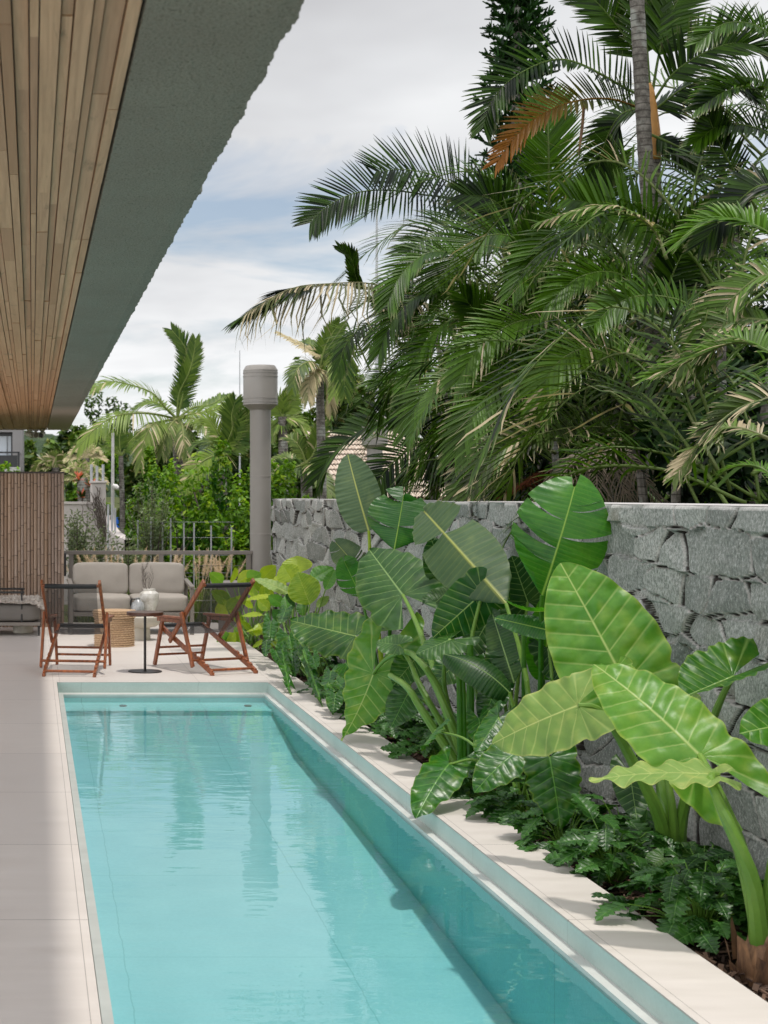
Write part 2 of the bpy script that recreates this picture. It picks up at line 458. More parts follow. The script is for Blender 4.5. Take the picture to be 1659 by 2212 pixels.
def water_material():
    t = NT('pool_water'); v = t.obj()
    n1 = t.noise(t.vec(v, (0.45, 1.25, 1)), 2.6, 3, 0.5, 0.4)
    n2 = t.noise(t.vec(v, (0.55, 1.3, 1)), 9.0, 2, 0.5, 0.3)
    amp = t.maprange(t.noise(v, 0.55, 2, 0.5), 0.35, 0.65, 0.5, 1.2)
    h = t.math('MULTIPLY', t.math('ADD', n1, t.math('MULTIPLY', n2, 0.28)), amp)
    # a livelier line of ripples where the water spills over the shelf edge
    s = t.n('ShaderNodeSeparateXYZ'); t.l(v, s.inputs[0])
    d = t.math('ABSOLUTE', t.math('SUBTRACT', s.outputs[1], 13.1))
    near = t.math('SUBTRACT', 1.0, t.math('DIVIDE', d, 0.32), clamp=True)
    h = t.math('ADD', h, t.math('MULTIPLY', t.math('MULTIPLY', t.noise(t.vec(v, (1.5, 2.0, 1)), 22.0, 3, 0.6), near), 0.5))
    nm = t.bump(h, 0.30, 0.013)
    fr = t.n('ShaderNodeFresnel'); fr.inputs['IOR'].default_value = 1.36; t.l(nm, fr.inputs['Normal'])
    gl = t.n('ShaderNodeBsdfGlossy'); gl.inputs['Roughness'].default_value = 0.015; t.l(nm, gl.inputs['Normal'])
    tr = t.n('ShaderNodeBsdfTransparent'); tr.inputs['Color'].default_value = (0.88, 0.975, 0.98, 1)
    mx = t.n('ShaderNodeMixShader'); t.l(fr.outputs[0], mx.inputs[0]); t.l(tr.outputs[0], mx.inputs[1]); t.l(gl.outputs[0], mx.inputs[2])
    t.l(mx.outputs[0], t.out.inputs['Surface'])
    return t.m
mb = MB()
mb.add([(LX0,PYN,-0.108),(LX1,PYN,-0.108),(LX1,13.72,-0.108),(LX0,13.72,-0.108)], [(0,1,2,3)])
tag(mb.build('pool_water', water_material()), kind='structure')

def soil_material(name, a, b, sc=18):
    t = NT(name); v = t.obj()
    n = t.noise(v, sc, 6, 0.7); n2 = t.noise(v, sc * 5, 3, 0.7)
    c = t.mix(t.maprange(n, 0.3, 0.7, 0, 1), a, b)
    t.pbr(c, 0.95, t.bump(t.math('ADD', n, n2), 0.9, 0.03), spec=0.1)
    return t.m
M['soil'] = soil_material('bark_mulch_soil', (0.018, 0.012, 0.009), (0.075, 0.048, 0.034))
def grid_sheet(x0, x1, y0, y1, nx, ny, zf):
    mb = MB(); vs = []; fs = []
    for j in range(ny + 1):
        for i in range(nx + 1):
            x = x0 + (x1 - x0) * i / nx; y = y0 + (y1 - y0) * j / ny
            vs.append((x, y, zf(x, y)))
    for j in range(ny):
        for i in range(nx):
            a = j * (nx + 1) + i; fs.append((a, a + 1, a + nx + 2, a + nx + 1))
    mb.add(vs, fs); return mb
bed = grid_sheet(BED0 - 0.02, WALLX + 0.15, PYN, TEND, 18, 400, lambda x, y: -0.075 + 0.05 * mnoise.noise((x * 5, y * 5, 0)) + 0.02 * mnoise.noise((x * 16, y * 16, 4)))
tag(bed.build('planting_bed', M['soil'], smooth=True), kind='structure')

def ground_material():
    t = NT('garden_ground'); v = t.obj()
    n = t.noise(v, 0.35, 5, 0.6); n2 = t.noise(v, 6, 5, 0.7)
    c = t.mix(t.maprange(n, 0.35, 0.65, 0, 1), (0.05, 0.075, 0.02), (0.10, 0.12, 0.04))
    c = t.mix(t.maprange(n2, 0.35, 0.7, 0, 0.7), c, (0.05, 0.04, 0.025))
    t.pbr(c, 0.95, t.bump(n2, 0.8, 0.05), spec=0.1); return t.m
M['ground'] = ground_material()
def ground_z(x, y):
    if y < TEND + 0.05 and x < WALLX + 0.1: return -0.75
    if x >= WALLX + 0.1 and y < 24: return 0.75 if x > WALLX + 0.4 else 0.7
    k = min(max((y - TEND) / 6, 0), 1)
    g = -0.5 * k + (0.5 if x > 3.5 else 0) * (1 - k)
    if y > 40: g += (y - 40) * 0.012
    return g + 0.12 * mnoise.noise((x * 0.3, y * 0.3, 0))
xs = [-600, -250, -100, -50, -25, -12, -6, -3, 0, 1, 2, 3.08, 3.15, 4, 6, 10, 16, 25, 50, 100, 250, 600]
ys = [-300, -60, -20, -5, 0, 5, 10, 15, 20.3, 20.36, 21, 22, 23.9, 24.1, 26, 28, 31, 34, 38, 44, 52, 65, 90, 140, 260, 600, 1500]
mb = MB(); vs = [(x, y, ground_z(x, y)) for y in ys for x in xs]; fs = []
for j in range(len(ys) - 1):
    for i in range(len(xs) - 1):
        a = j * len(xs) + i; fs.append((a, a + 1, a + len(xs) + 1, a + len(xs)))
mb.add(vs, fs)
tag(mb.build('ground', M['ground']), kind='structure')

# far wooded hills
def hill_mesh(name, x0, x1, y0, depth, top, seed, col):
    def z(x, y):
        u = (x - x0) / (x1 - x0); w = (y - y0) / depth
        base = top * (math.sin(math.pi * min(max(u, 0), 1)) ** 0.7) * math.sin(math.pi * min(max(w, 0), 1)) ** 0.8
        n = mnoise.fractal((x * 0.03, y * 0.03, seed), 1.0, 2.0, 3)
        tree = abs(mnoise.noise((x * 0.22, y * 0.22, seed))) * 3.4 + abs(mnoise.noise((x * 0.6, y * 0.6, seed))) * 1.3
        return -2 + base * (1 + 0.18 * n) + tree * min(1, base / 4)
    m = grid_sheet(x0, x1, y0, y0 + depth, 150, 40, z)
    return tag(m.build(name, col, smooth=True), kind='structure')
def forest_material(name, a, b):
    t = NT(name); v = t.obj()
    n = t.noise(v, 0.25, 6, 0.7); n2 = t.noise(v, 1.6, 4, 0.7)
    c = t.mix(t.maprange(n, 0.35, 0.65, 0, 1), a, b)
    t.pbr(c, 0.9, t.bump(n2, 1.0, 1.5), spec=0.1); return t.m
hill_mesh('hill', -90, 60, 190, 90, 11.5, 3.0, forest_material('far_forest', (0.05, 0.085, 0.045), (0.11, 0.15, 0.085)))

# ------------------------------------------------------------------ roof overhang of the house
RZ = 2.6
XT, XE, YE = 0.232, 0.557, 24.8
roof = thing('house_roof', 'long flat roof overhang with timber board soffit and dark green rough plaster edge', 'roof', (-2, 12, RZ))
def timber_material():
    t = NT('weathered_soffit_board'); r, g, b = t.tint(); v = t.obj()
    off = t.n('ShaderNodeCombineXYZ'); t.l(t.math('MULTIPLY', r, 37.0), off.inputs[0]); t.l(t.math('MULTIPLY', g, 19.0), off.inputs[1])
    add = t.n('ShaderNodeVectorMath', operation='ADD'); t.l(v, add.inputs[0]); t.l(off.outputs[0], add.inputs[1])
    grain = t.noise(t.vec(add.outputs[0], (60, 1.6, 60)), 1.0, 5, 0.65, 0.8)
    blot = t.noise(t.vec(add.outputs[0], (9, 1.1, 9)), 1.0, 5, 0.6, 0.3)
    c = t.mix(r, (0.34, 0.215, 0.125), (0.68, 0.49, 0.31))
    c = t.mix(t.math('MULTIPLY', g, 0.5), c, (0.52, 0.36, 0.25))
    c = t.mix(t.maprange(grain, 0.35, 0.7, 0.0, 0.5), c, (0.20, 0.115, 0.065))
    c = t.mix(t.ramp(blot, [(0.5, 0.0), (0.72, 0.35)]), c, (0.27, 0.20, 0.12))
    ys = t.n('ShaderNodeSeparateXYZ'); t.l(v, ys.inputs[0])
    c = t.mix(t.maprange(ys.outputs[1], 2.0, 12.0, 0.0, 0.6), c, (0.55, 0.29, 0.14))   # tone turns more orange with distance along the roof
    mould = t.ramp(t.noise(t.vec(v, (14, 2.2, 14)), 1.0, 5, 0.7, 0.6), [(0.60, 0.0), (0.70, 0.5)])
    c = t.mix(mould, c, (0.10, 0.09, 0.045))
    t.pbr(c, 0.62, t.bump(grain, 0.35, 0.003), spec=0.3)
    return t.m
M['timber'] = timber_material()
rnd = random.Random(5)
mb = MB(); x = XT - 0.004
widths = [0.030, 0.044, 0.022, 0.040, 0.026, 0.046, 0.020, 0.038, 0.030, 0.048, 0.024]
k = 0
while x > -1.55:
    w = widths[k % len(widths)] * rnd.uniform(0.9, 1.12)
    dz = [0.0, 0.016, 0.007, 0.020, 0.003, 0.012][(k * 7 + rnd.randint(0, 2)) % 6]
    y = -1.0 - rnd.uniform(0, 1.5)
    while y < YE:
        L = rnd.uniform(0.8, 2.8); y1 = min(y + L, YE)
        jd = rnd.uniform(-0.0025, 0.0025)
        mb.box(x - w, x - 0.0034, y, y1 - 0.003, RZ + 0.004 + dz + jd, RZ + 0.05, (rnd.random(), rnd.random(), 0))
        y = y1
    x -= w; k += 1
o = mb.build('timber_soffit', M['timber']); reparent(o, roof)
M['stucco_core'] = plain('roof_membrane', (0.10, 0.10, 0.10), 0.9)
mb = MB()
mb.box(-1.62, XT - 0.002, -1.5, YE - 0.02, RZ + 0.055, RZ + 0.40)
o = mb.build('roof_slab', M['stucco_core']); reparent(o, roof)
def stucco_material():
    t = NT('rough_green_plaster'); r, g, b = t.tint(); v = t.obj()
    g1 = t.noise(v, 135, 3, 0.7); g2 = t.noise(v, 30, 4, 0.6); g3 = t.noise(v, 1.8, 4, 0.6)
    band = t.noise(t.vec(v, (0.5, 3.5, 0.5)), 1.0, 4, 0.6)
    pit = t.ramp(g1, [(0.33, 0.0), (0.50, 1.0)])
    c = t.mix(pit, (0.125, 0.132, 0.112), (0.31, 0.325, 0.28))
    c = t.mix(t.maprange(g3, 0.3, 0.7, 0, 0.35), c, (0.20, 0.19, 0.165))
    c = t.mix(t.ramp(band, [(0.58, 0.0), (0.8, 0.2)]), c, (0.36, 0.345, 0.30))
    c = t.mix(r, c, t.mix(g1, (0.44, 0.38, 0.335), (0.48, 0.42, 0.375)))
    hh = t.math('MULTIPLY', t.math('ADD', g1, t.math('MULTIPLY', g2, 0.5)), t.math('SUBTRACT', 1.0, t.math('MULTIPLY', r, 0.85)))
    t.pbr(c, 0.92, t.bump(hh, 0.9, 0.012), spec=0.15)
    return t.m
M['stucco'] = stucco_material()
def build_stucco():
    mb = MB(); ny = 1500; y0 = -1.2; nx = 6
    rr = random.Random(11)
    lumps = [(yy, rr.uniform(0.003, 0.012), rr.uniform(0.015, 0.05)) for yy in [3.45, 3.9, 4.3, 4.75, 5.4, 6.0, 6.45, 7.2, 7.9, 8.6, 9.7, 10.6, 11.8, 13.1, 14.6, 16.2]]
    rows = []; cols = []
    for j in range(ny + 1):
        y = y0 + (YE - y0) * j / ny
        smooth_end = min(max((y - 18.0) / 1.2, 0), 1)
        am = 1 - smooth_end
        e = 0.005 * mnoise.noise((y * 14, 1.7, 0)) + 0.005 * mnoise.noise((y * 45, 5.1, 0)) + 0.005 * mnoise.noise((y * 3.1, 9.1, 0))
        for (yy, a, w) in lumps:
            d = (y - yy) / (w * 3)
            if -1 < d < 1: e += a * (1 - abs(d)) * (1 if d > -0.25 else 0.2) * 0.8
        e *= am
        li = 0.004 * mnoise.noise((y * 40, 15.1, 0)) * am
        row = []
        for i in range(nx + 1):
            u = i / nx
            xx = XT + li * (1 - u) + (XE + e - XT) * u
            zz_ = RZ + 0.0 + 0.004 * am * mnoise.noise((xx * 60, y * 60, 2))
            if i == nx: zz_ += 0.012 * am + 0.006 * am * mnoise.noise((y * 30, 3.3, 1))
            row.append((xx, y, zz_))
        e2 = e * 0.6
        row.append((XE + e2 + 0.004 * am, y, RZ + 0.06)); row.append((XE, y, RZ + 0.42)); row.append((XT - 0.002, y, RZ + 0.42))
        row.insert(0, (XT, y, RZ + 0.06))
        rows += row; cols += [(smooth_end, 0, 0)] * len(row)
    n = nx + 5; fs = []
    for j in range(ny):
        for i in range(n - 1):
            a = j * n + i; fs.append((a, a + n, a + n + 1, a + 1))
    fs.append(tuple(ny * n + i for i in range(n)))
    mb.add(rows, fs, cols)
    return mb
o = build_stucco().build('plaster_eave', M['stucco']); reparent(o, roof)
mb = MB(); mb.box(-1.6, XT - 0.004, YE - 0.018, YE + 0.004, RZ + 0.001, RZ + 0.41)
o = mb.build('end_fascia', plain('fascia_paint', (0.46, 0.41, 0.37), 0.8)); reparent(o, roof)

# three small security cameras under the far end
M['camwhite'] = plain('white_camera_plastic', (0.62, 0.60, 0.57), 0.4, 0.05)
M['taupe_lens'] = plain('grey_lens_face', (0.22, 0.19, 0.17), 0.3)
M['black'] = plain('black_plastic', (0.012, 0.012, 0.013), 0.3, 0.05)
for px, lab, yaw, lensm in ((64.5, 'white bullet security camera turned away, first of three under the roof end', 2.3, 'camwhite'), (77.5, 'white security camera with round ringed face, middle of three under the roof end', 3.1, 'taupe_lens'), (91, 'white security camera with black lens, beside the plaster eave', 3.5, 'black')):
    p = at(px, 938, 24.6)
    th = thing('security_camera', lab, 'security camera', (p.x, p.y, RZ), 'security cameras under the roof end')
    mb = MB(); mb.lathe([(0.045, 0), (0.045, -0.02), (0.02, -0.03)], (0, 0, 0), 20); mb.tube([(0, 0, -0.02), (0, 0, -0.06)], 0.018, 10)
    mb.build('mount', M['camwhite'], th, True)
    d = Vector((math.sin(yaw), math.cos(yaw), -0.25)).normalized()
    c = Vector((0, 0, -0.075))
    mb = MB(); mb.tube([c - d * 0.08, c + d * 0.02, c + d * 0.06], [0.032, 0.048, 0.048], 18)
    hd = mb.build('housing', M['camwhite'], th, True, 0.004)
    mb = MB(); mb.tube([c + d * 0.0605, c + d * 0.066], [0.036, 0.033], 18); mb.build('lens', M[lensm], hd, True)

# ------------------------------------------------------------------ stone wall
def stone_wall():
    y0, y1, z0, z1 = 2.0, 20.22, -0.15, 1.555
    ny, nz = 1800, 180
    rs = np.random.RandomState(4)
    cw, ch = 0.38, 0.18
    def hsh(i, j, k):
        v = np.sin(i * 127.1 + j * 311.7 + k * 74.7) * 43758.5453
        return v - np.floor(v)
    # uneven spacing: finer along y near the camera
    yy = y0 + (y1 - y0) * (np.linspace(0, 1, ny + 1) ** 1.25)
    zz_ = np.linspace(z0, z1, nz + 1)
    Y, Z = np.meshgrid(yy, zz_)
    W1 = np.array([mnoise.noise((a * 2.1, b * 3.0, 0.0)) for a, b in zip(Y.ravel()[::1], Z.ravel()[::1])]).reshape(Y.shape)
    W2 = np.array([mnoise.noise((a * 7.0, b * 9.0, 7.0)) for a, b in zip(Y.ravel(), Z.ravel())]).reshape(Y.shape)
    u = (Y + 0.06 * W1 + 0.008 * W2) / cw; w = (Z + 0.05 * W1 - 0.008 * W2) / ch
    u = u + 0.5 * (np.floor(w) % 2)
    i0 = np.floor(u); j0 = np.floor(w)
    f1 = np.full(Y.shape, 9.0); f2 = np.full(Y.shape, 9.0)
    ci = np.zeros(Y.shape); cj = np.zeros(Y.shape); du = np.zeros(Y.shape); dw = np.zeros(Y.shape)
    for a in (-1, 0, 1):
        for b in (-1, 0, 1):
            ii = i0 + a; jj = j0 + b
            pu = ii + 0.5 + 0.72 * (hsh(ii, jj, 1) - 0.5); pw = jj + 0.5 + 0.62 * (hsh(ii, jj, 2) - 0.5)
            ddu = (u - pu); ddw = (w - pw) * 1.15
            d = (np.abs(ddu) ** 2.6 + np.abs(ddw) ** 2.6) ** (1 / 2.6)
            nearer = d < f1
            f2 = np.where(nearer, f1, np.minimum(f2, d))
            ci = np.where(nearer, ii, ci); cj = np.where(nearer, jj, cj)
            du = np.where(nearer, ddu, du); dw = np.where(nearer, ddw, dw)
            f1 = np.where(nearer, d, f1)
    edge = f2 - f1
    gapw = 0.045 + 0.06 * np.clip(W1 + 0.3, 0, 1) * hsh(ci, cj, 9)
    joint = np.clip(1 - edge / gapw, 0, 1)
    dome = np.clip(edge / 0.10, 0, 1) ** 0.5
    h = 0.012 * (hsh(ci, cj, 3) - 0.5) * 2 + du * 0.05 * (hsh(ci, cj, 4) - 0.5) + dw * 0.05 * (hsh(ci, cj, 5) - 0.5)
    # split facets
    fac = np.maximum(0, du * (hsh(ci, cj, 6) - 0.5) * 2 + dw * (hsh(ci, cj, 7) - 0.5) * 2 - 0.12) * 0.05
    rough = 0.005 * W2 + 0.0015 * np.array([mnoise.noise((a * 25, b * 25, 3.0)) for a, b in zip(Y.ravel(), Z.ravel())]).reshape(Y.shape)
    depth = 0.009 * dome + h * 1.4 - fac + rough - 0.021 * joint ** 1.2
    topj = np.clip((Z - (z1 - 0.014)) / 0.014, 0, 1)
    depth = depth * (1 - topj)
    Xc = WALLX - depth
    vs = list(zip(Xc.ravel().tolist(), Y.ravel().tolist(), Z.ravel().tolist()))
    cols = list(zip(hsh(ci, cj, 8).ravel().tolist(), joint.ravel().tolist(), hsh(ci, cj, 11).ravel().tolist()))
    n = ny + 1; fs = []
    for j in range(nz):
        o = j * n
        fs += [(o + i, o + n + i, o + n + i + 1, o + i + 1) for i in range(ny)]
    mb = MB(); mb.add(vs, fs, cols)
    # top, back and end
    k = len(mb.v)
    mb.add([(WALLX - 0.004, y0, z1), (WALLX + 0.30, y0, z1 + 0.004), (WALLX + 0.30, y1, z1 + 0.004), (WALLX - 0.004, y1, z1)], [(0, 1, 2, 3)], (0.5, 0, 0.5), 1)
    mb.add([(WALLX + 0.30, y0, z0), (WALLX + 0.30, y1, z0), (WALLX + 0.30, y1, z1 + 0.004), (WALLX + 0.30, y0, z1 + 0.004)], [(0, 1, 2, 3)], (0.5, 0, 0.5), 1)
    mb.add([(WALLX + 0.01, y1, z0), (WALLX + 0.30, y1, z0), (WALLX + 0.30, y1, z1), (WALLX + 0.01, y1, z1)], [(3, 2, 1, 0)], (0.5, 0, 0.5), 1)
    mb.add([(WALLX + 0.01, y0, z0), (WALLX + 0.30, y0, z0), (WALLX + 0.30, y0, z1), (WALLX + 0.01, y0, z1)], [(0, 1, 2, 3)], (0.5, 0, 0.5), 1)
    return mb
def stone_material():
    t = NT('split_granite'); r, g, b = t.tint(); v = t.obj()
    sp = t.noise(t.vec(v, (1, 1, 0.8)), 64, 5, 0.85); st = t.noise(t.vec(v, (1, 1, 0.35)), 22, 5, 0.65, 0.3); lg = t.noise(v, 1.3, 4, 0.6)
    c = t.mix(r, (0.17, 0.178, 0.165), (0.50, 0.495, 0.46))
    c = t.mix(t.math('MULTIPLY', b, 0.35), c, (0.32, 0.345, 0.31))
    c = t.mix(t.maprange(sp, 0.38, 0.56, 0.9, 0.0), c, (0.10, 0.115, 0.10))
    c = t.mix(t.maprange(sp, 0.53, 0.70, 0.0, 0.75), c, (0.62, 0.62, 0.60))
    c = t.mix(t.maprange(st, 0.45, 0.75, 0.0, 0.35), c, (0.36, 0.37, 0.345))
    rust = t.ramp(t.noise(v, 3.1, 4, 0.6), [(0.62, 0.0), (0.74, 0.4)])
    c = t.mix(rust, c, (0.20, 0.165, 0.11))
    c = t.mix(t.ramp(g, [(0.0, 0.0), (0.12, 0.5), (0.28, 0.4), (0.42, 0.0)]), c, (0.50, 0.46, 0.43))
    c = t.mix(t.ramp(g, [(0.34, 0.0), (0.62, 1.0)]), c, (0.045, 0.038, 0.034))
    s = t.n('ShaderNodeSeparateXYZ'); t.l(v, s.inputs[0])
    lip = t.maprange(s.outputs[2], 1.53, 1.556, 0.0, 0.7)  # pale sunlit top edge painted into the stone colour
    c = t.mix(lip, c, (0.50, 0.48, 0.46))
    t.pbr(c, 0.85, t.bump(t.math('ADD', sp, st), 0.55, 0.006), spec=0.25)
    return t.m
M['stone'] = stone_material()
M['concrete'] = plain('pale_concrete', (0.46, 0.44, 0.42), 0.85, 0.15, 5.0, 0.4, 50)
tag(stone_wall().build('stone_wall', [M['stone'], M['concrete']], smooth=False), 'grey split granite garden wall along the planting bed', 'wall')

# ------------------------------------------------------------------ bamboo screen
def bamboo_material():
    t = NT('dry_bamboo'); r, g, b = t.tint(); v = t.obj()
    st = t.noise(t.vec(v, (80, 80, 1.5)), 1.0, 4, 0.6)
    c = t.mix(r, (0.27, 0.175, 0.11), (0.52, 0.365, 0.25))
    c = t.mix(t.math('MULTIPLY', g, 0.45), c, (0.36, 0.32, 0.30))
    c = t.mix(t.maprange(st, 0.4, 0.7, 0, 0.5), c, (0.20, 0.12, 0.085))
    c = t.mix(b, c, (0.05, 0.03, 0.02))
    t.pbr(c, 0.5, spec=0.4); return t.m
M['bamboo'] = bamboo_material()
screen = thing('bamboo_screen', 'brown upright bamboo pole screen behind the grey daybed', 'screen', (-0.6, 19.62, 0))
rnd = random.Random(21); mb = MB(); x = 0.385
while x > -2.4:
    r_ = rnd.uniform(0.0165, 0.022); x -= r_
    c1, c2 = rnd.random(), rnd.random()
    pts = []; rads = []; cols = []; z = 0.0; zt = 1.865
    node = rnd.uniform(0.05, 0.35); step = rnd.uniform(0.24, 0.34)
    zs = [0.0]
    while node < zt:
        zs += [node - 0.008, node, node + 0.008]; node += step * rnd.uniform(0.85, 1.15)
    zs.append(zt)
    for i, z in enumerate(zs):
        isn = 0 < i < len(zs) - 1 and (i - 1) % 3 == 1
        pts.append((x + 0.002 * mnoise.noise((x * 30, z * 2, 0)), 19.62, z)); rads.append(r_ * (1.13 if isn else 1.0)); cols.append((c1, c2, 0.85 if isn else 0.0))
    mb.tube(pts, rads, 10, cols)
    x -= r_ + 0.0015
o = mb.build('bamboo_poles', M['bamboo'], None, True); reparent(o, screen)
mb = MB(); mb.box(-2.4, 0.392, 19.585, 19.665, 1.866, 1.886)
o = mb.build('cap_board', plain('dark_cap', (0.06, 0.045, 0.04), 0.6)); reparent(o, screen)
mb = MB(); mb.box(-2.4, 0.385, 19.645, 19.68, 0.0, 1.86)
o = mb.build('backing_board', plain('dark_backing', (0.03, 0.022, 0.018), 0.8)); reparent(o, screen)

# ------------------------------------------------------------------ ventilation posts
M['taupe'] = plain('taupe_paint', (0.28, 0.258, 0.23), 0.38, 0.05, 4.0)
def vent_post(x, y, zb, label, zt=3.24):
    th = thing('vent_post', label, 'vent post', (x, y, zb), 'round ventilation posts')
    mb = MB(); mb.lathe([(0.131, 0), (0.131, 1.19), (0.131, 1.2), (0.133, 1.2015), (0.133, 1.215), (0.131, 1.2165), (0.131, 1.23), (0.131, 1.92), (0.131, 1.93), (0.134, 1.9315), (0.134, 1.945), (0.131, 1.9465), (0.131, 1.96), (0.131, zt - zb - 0.44)], (0, 0, 0), 40)
    mb.build('shaft', M['taupe'], th, True, 0)
    h = zt - zb - 0.5
    prof = [(0.140, h - 0.06), (0.212, h), (0.217, h + 0.003)]
    for zz_ in (0.035, 0.085, 0.36, 0.405):
        prof += [(0.215, h + zz_ - 0.016), (0.215, h + zz_ - 0.006), (0.220, h + zz_ - 0.005), (0.220, h + zz_ + 0.005), (0.215, h + zz_ + 0.006), (0.215, h + zz_ + 0.016)]
    prof += [(0.215, h + 0.43), (0.219, h + 0.432), (0.219, h + 0.437), (0.185, h + 0.495), (0.17, h + 0.50), (0.0, h + 0.502)]
    mb = MB(); mb.lathe(prof, (0, 0, 0), 48)
    mb.build('cowl', M['taupe'], th, True)
    return th
vent_post(2.885, 20.45, -0.1, 'tall taupe round vent post with wide cowl at the end of the stone wall')
vent_post((927 - 80) / 4000 * 27.5 , 27.5, 0.2, 'second round taupe post mostly hidden by palm fronds before the tiled roof', 2.95)

# ------------------------------------------------------------------ railing at the terrace end
rail = thing('metal_railing', 'taupe metal railing with slim wires behind the sofa', 'railing', (1.5, TEND + 0.1, 0))
M['rail'] = plain('rail_paint', (0.205, 0.18, 0.155), 0.42, 0.06)
y = TEND + 0.1
mb = MB(); mb.box(0.39, 2.78, y - 0.03, y + 0.03, 0.852, 0.90); o = mb.build('top_rail', M['rail'], None, False, 0.004); reparent(o, rail)
for px in (154, 348, 537):
    X = (px - 69.9) / F * y
    mb = MB(); mb.box(X - 0.03, X + 0.03, y - 0.026, y + 0.026, -0.15, 0.8515); o = mb.build('post', M['rail'], None, False, 0.003); reparent(o, rail)
for zz_ in (0.12, 0.27, 0.42, 0.57, 0.71):
    mb = MB(); mb.tube([(0.41, y, zz_), (2.75, y, zz_)], 0.003, 6); o = mb.build('wire', M['rail'], None, True); reparent(o, rail)
mb = MB(); mb.box(0.34, 0.42, 20.0, 20.12, 0.60, 0.885)
o = mb.build('electric_box', M['black'], None, False, 0.006); tag(o, 'small black box beside the bamboo screen at the end of the railing', 'electric box')
# low grey plinth beside the post
mb = MB(); mb.box(2.22, 2.62, 18.6, 19.3, -0.1, 0.585)
tag(mb.build('garden_plinth', plain('plinth_render', (0.20, 0.18, 0.165), 0.7, 0.1, 4, 0.3, 40), None, False, 0.008), 'low dark grey square plinth between the railing and the lime leaves', 'plinth')
# ------------------------------------------------------------------ furniture
def wood_material(name, a, b, rough=0.38):
    t = NT(name); v = t.obj()
    g = t.noise(t.vec(v, (40, 40, 6)), 1.0, 4, 0.6, 0.5); l_ = t.noise(v, 5, 3, 0.6)
    c = t.mix(t.maprange(g, 0.3, 0.7, 0, 1), a, b)
    c = t.mix(t.maprange(l_, 0.35, 0.7, 0, 0.4), c, tuple(x * 0.6 for x in a))
    t.pbr(c, rough, t.bump(g, 0.1, 0.001)); return t.m
M['redwood'] = wood_material('red_hardwood', rgb(104, 54, 28), rgb(172, 100, 58))
M['walnut'] = wood_material('dark_walnut', rgb(70, 38, 26), rgb(98, 60, 46), 0.3)
def mesh_fabric():
    t = NT('black_mesh_fabric'); v = t.obj()
    d = t.n('ShaderNodeBsdfPrincipled'); d.inputs['Base Color'].default_value = (0.02, 0.02, 0.021, 1); d.inputs['Roughness'].default_value = 0.55
    tr = t.n('ShaderNodeBsdfTransparent')
    m = t.n('ShaderNodeMixShader'); m.inputs[0].default_value = 0.60
    t.l(tr.outputs[0], m.inputs[1]); t.l(d.outputs[0], m.inputs[2]); t.l(m.outputs[0], t.out.inputs['Surface'])
    return t.m
M['sling'] = mesh_fabric()
M['blackcloth'] = plain('black_canvas', (0.010, 0.010, 0.011), 0.7, 0.1, 30)

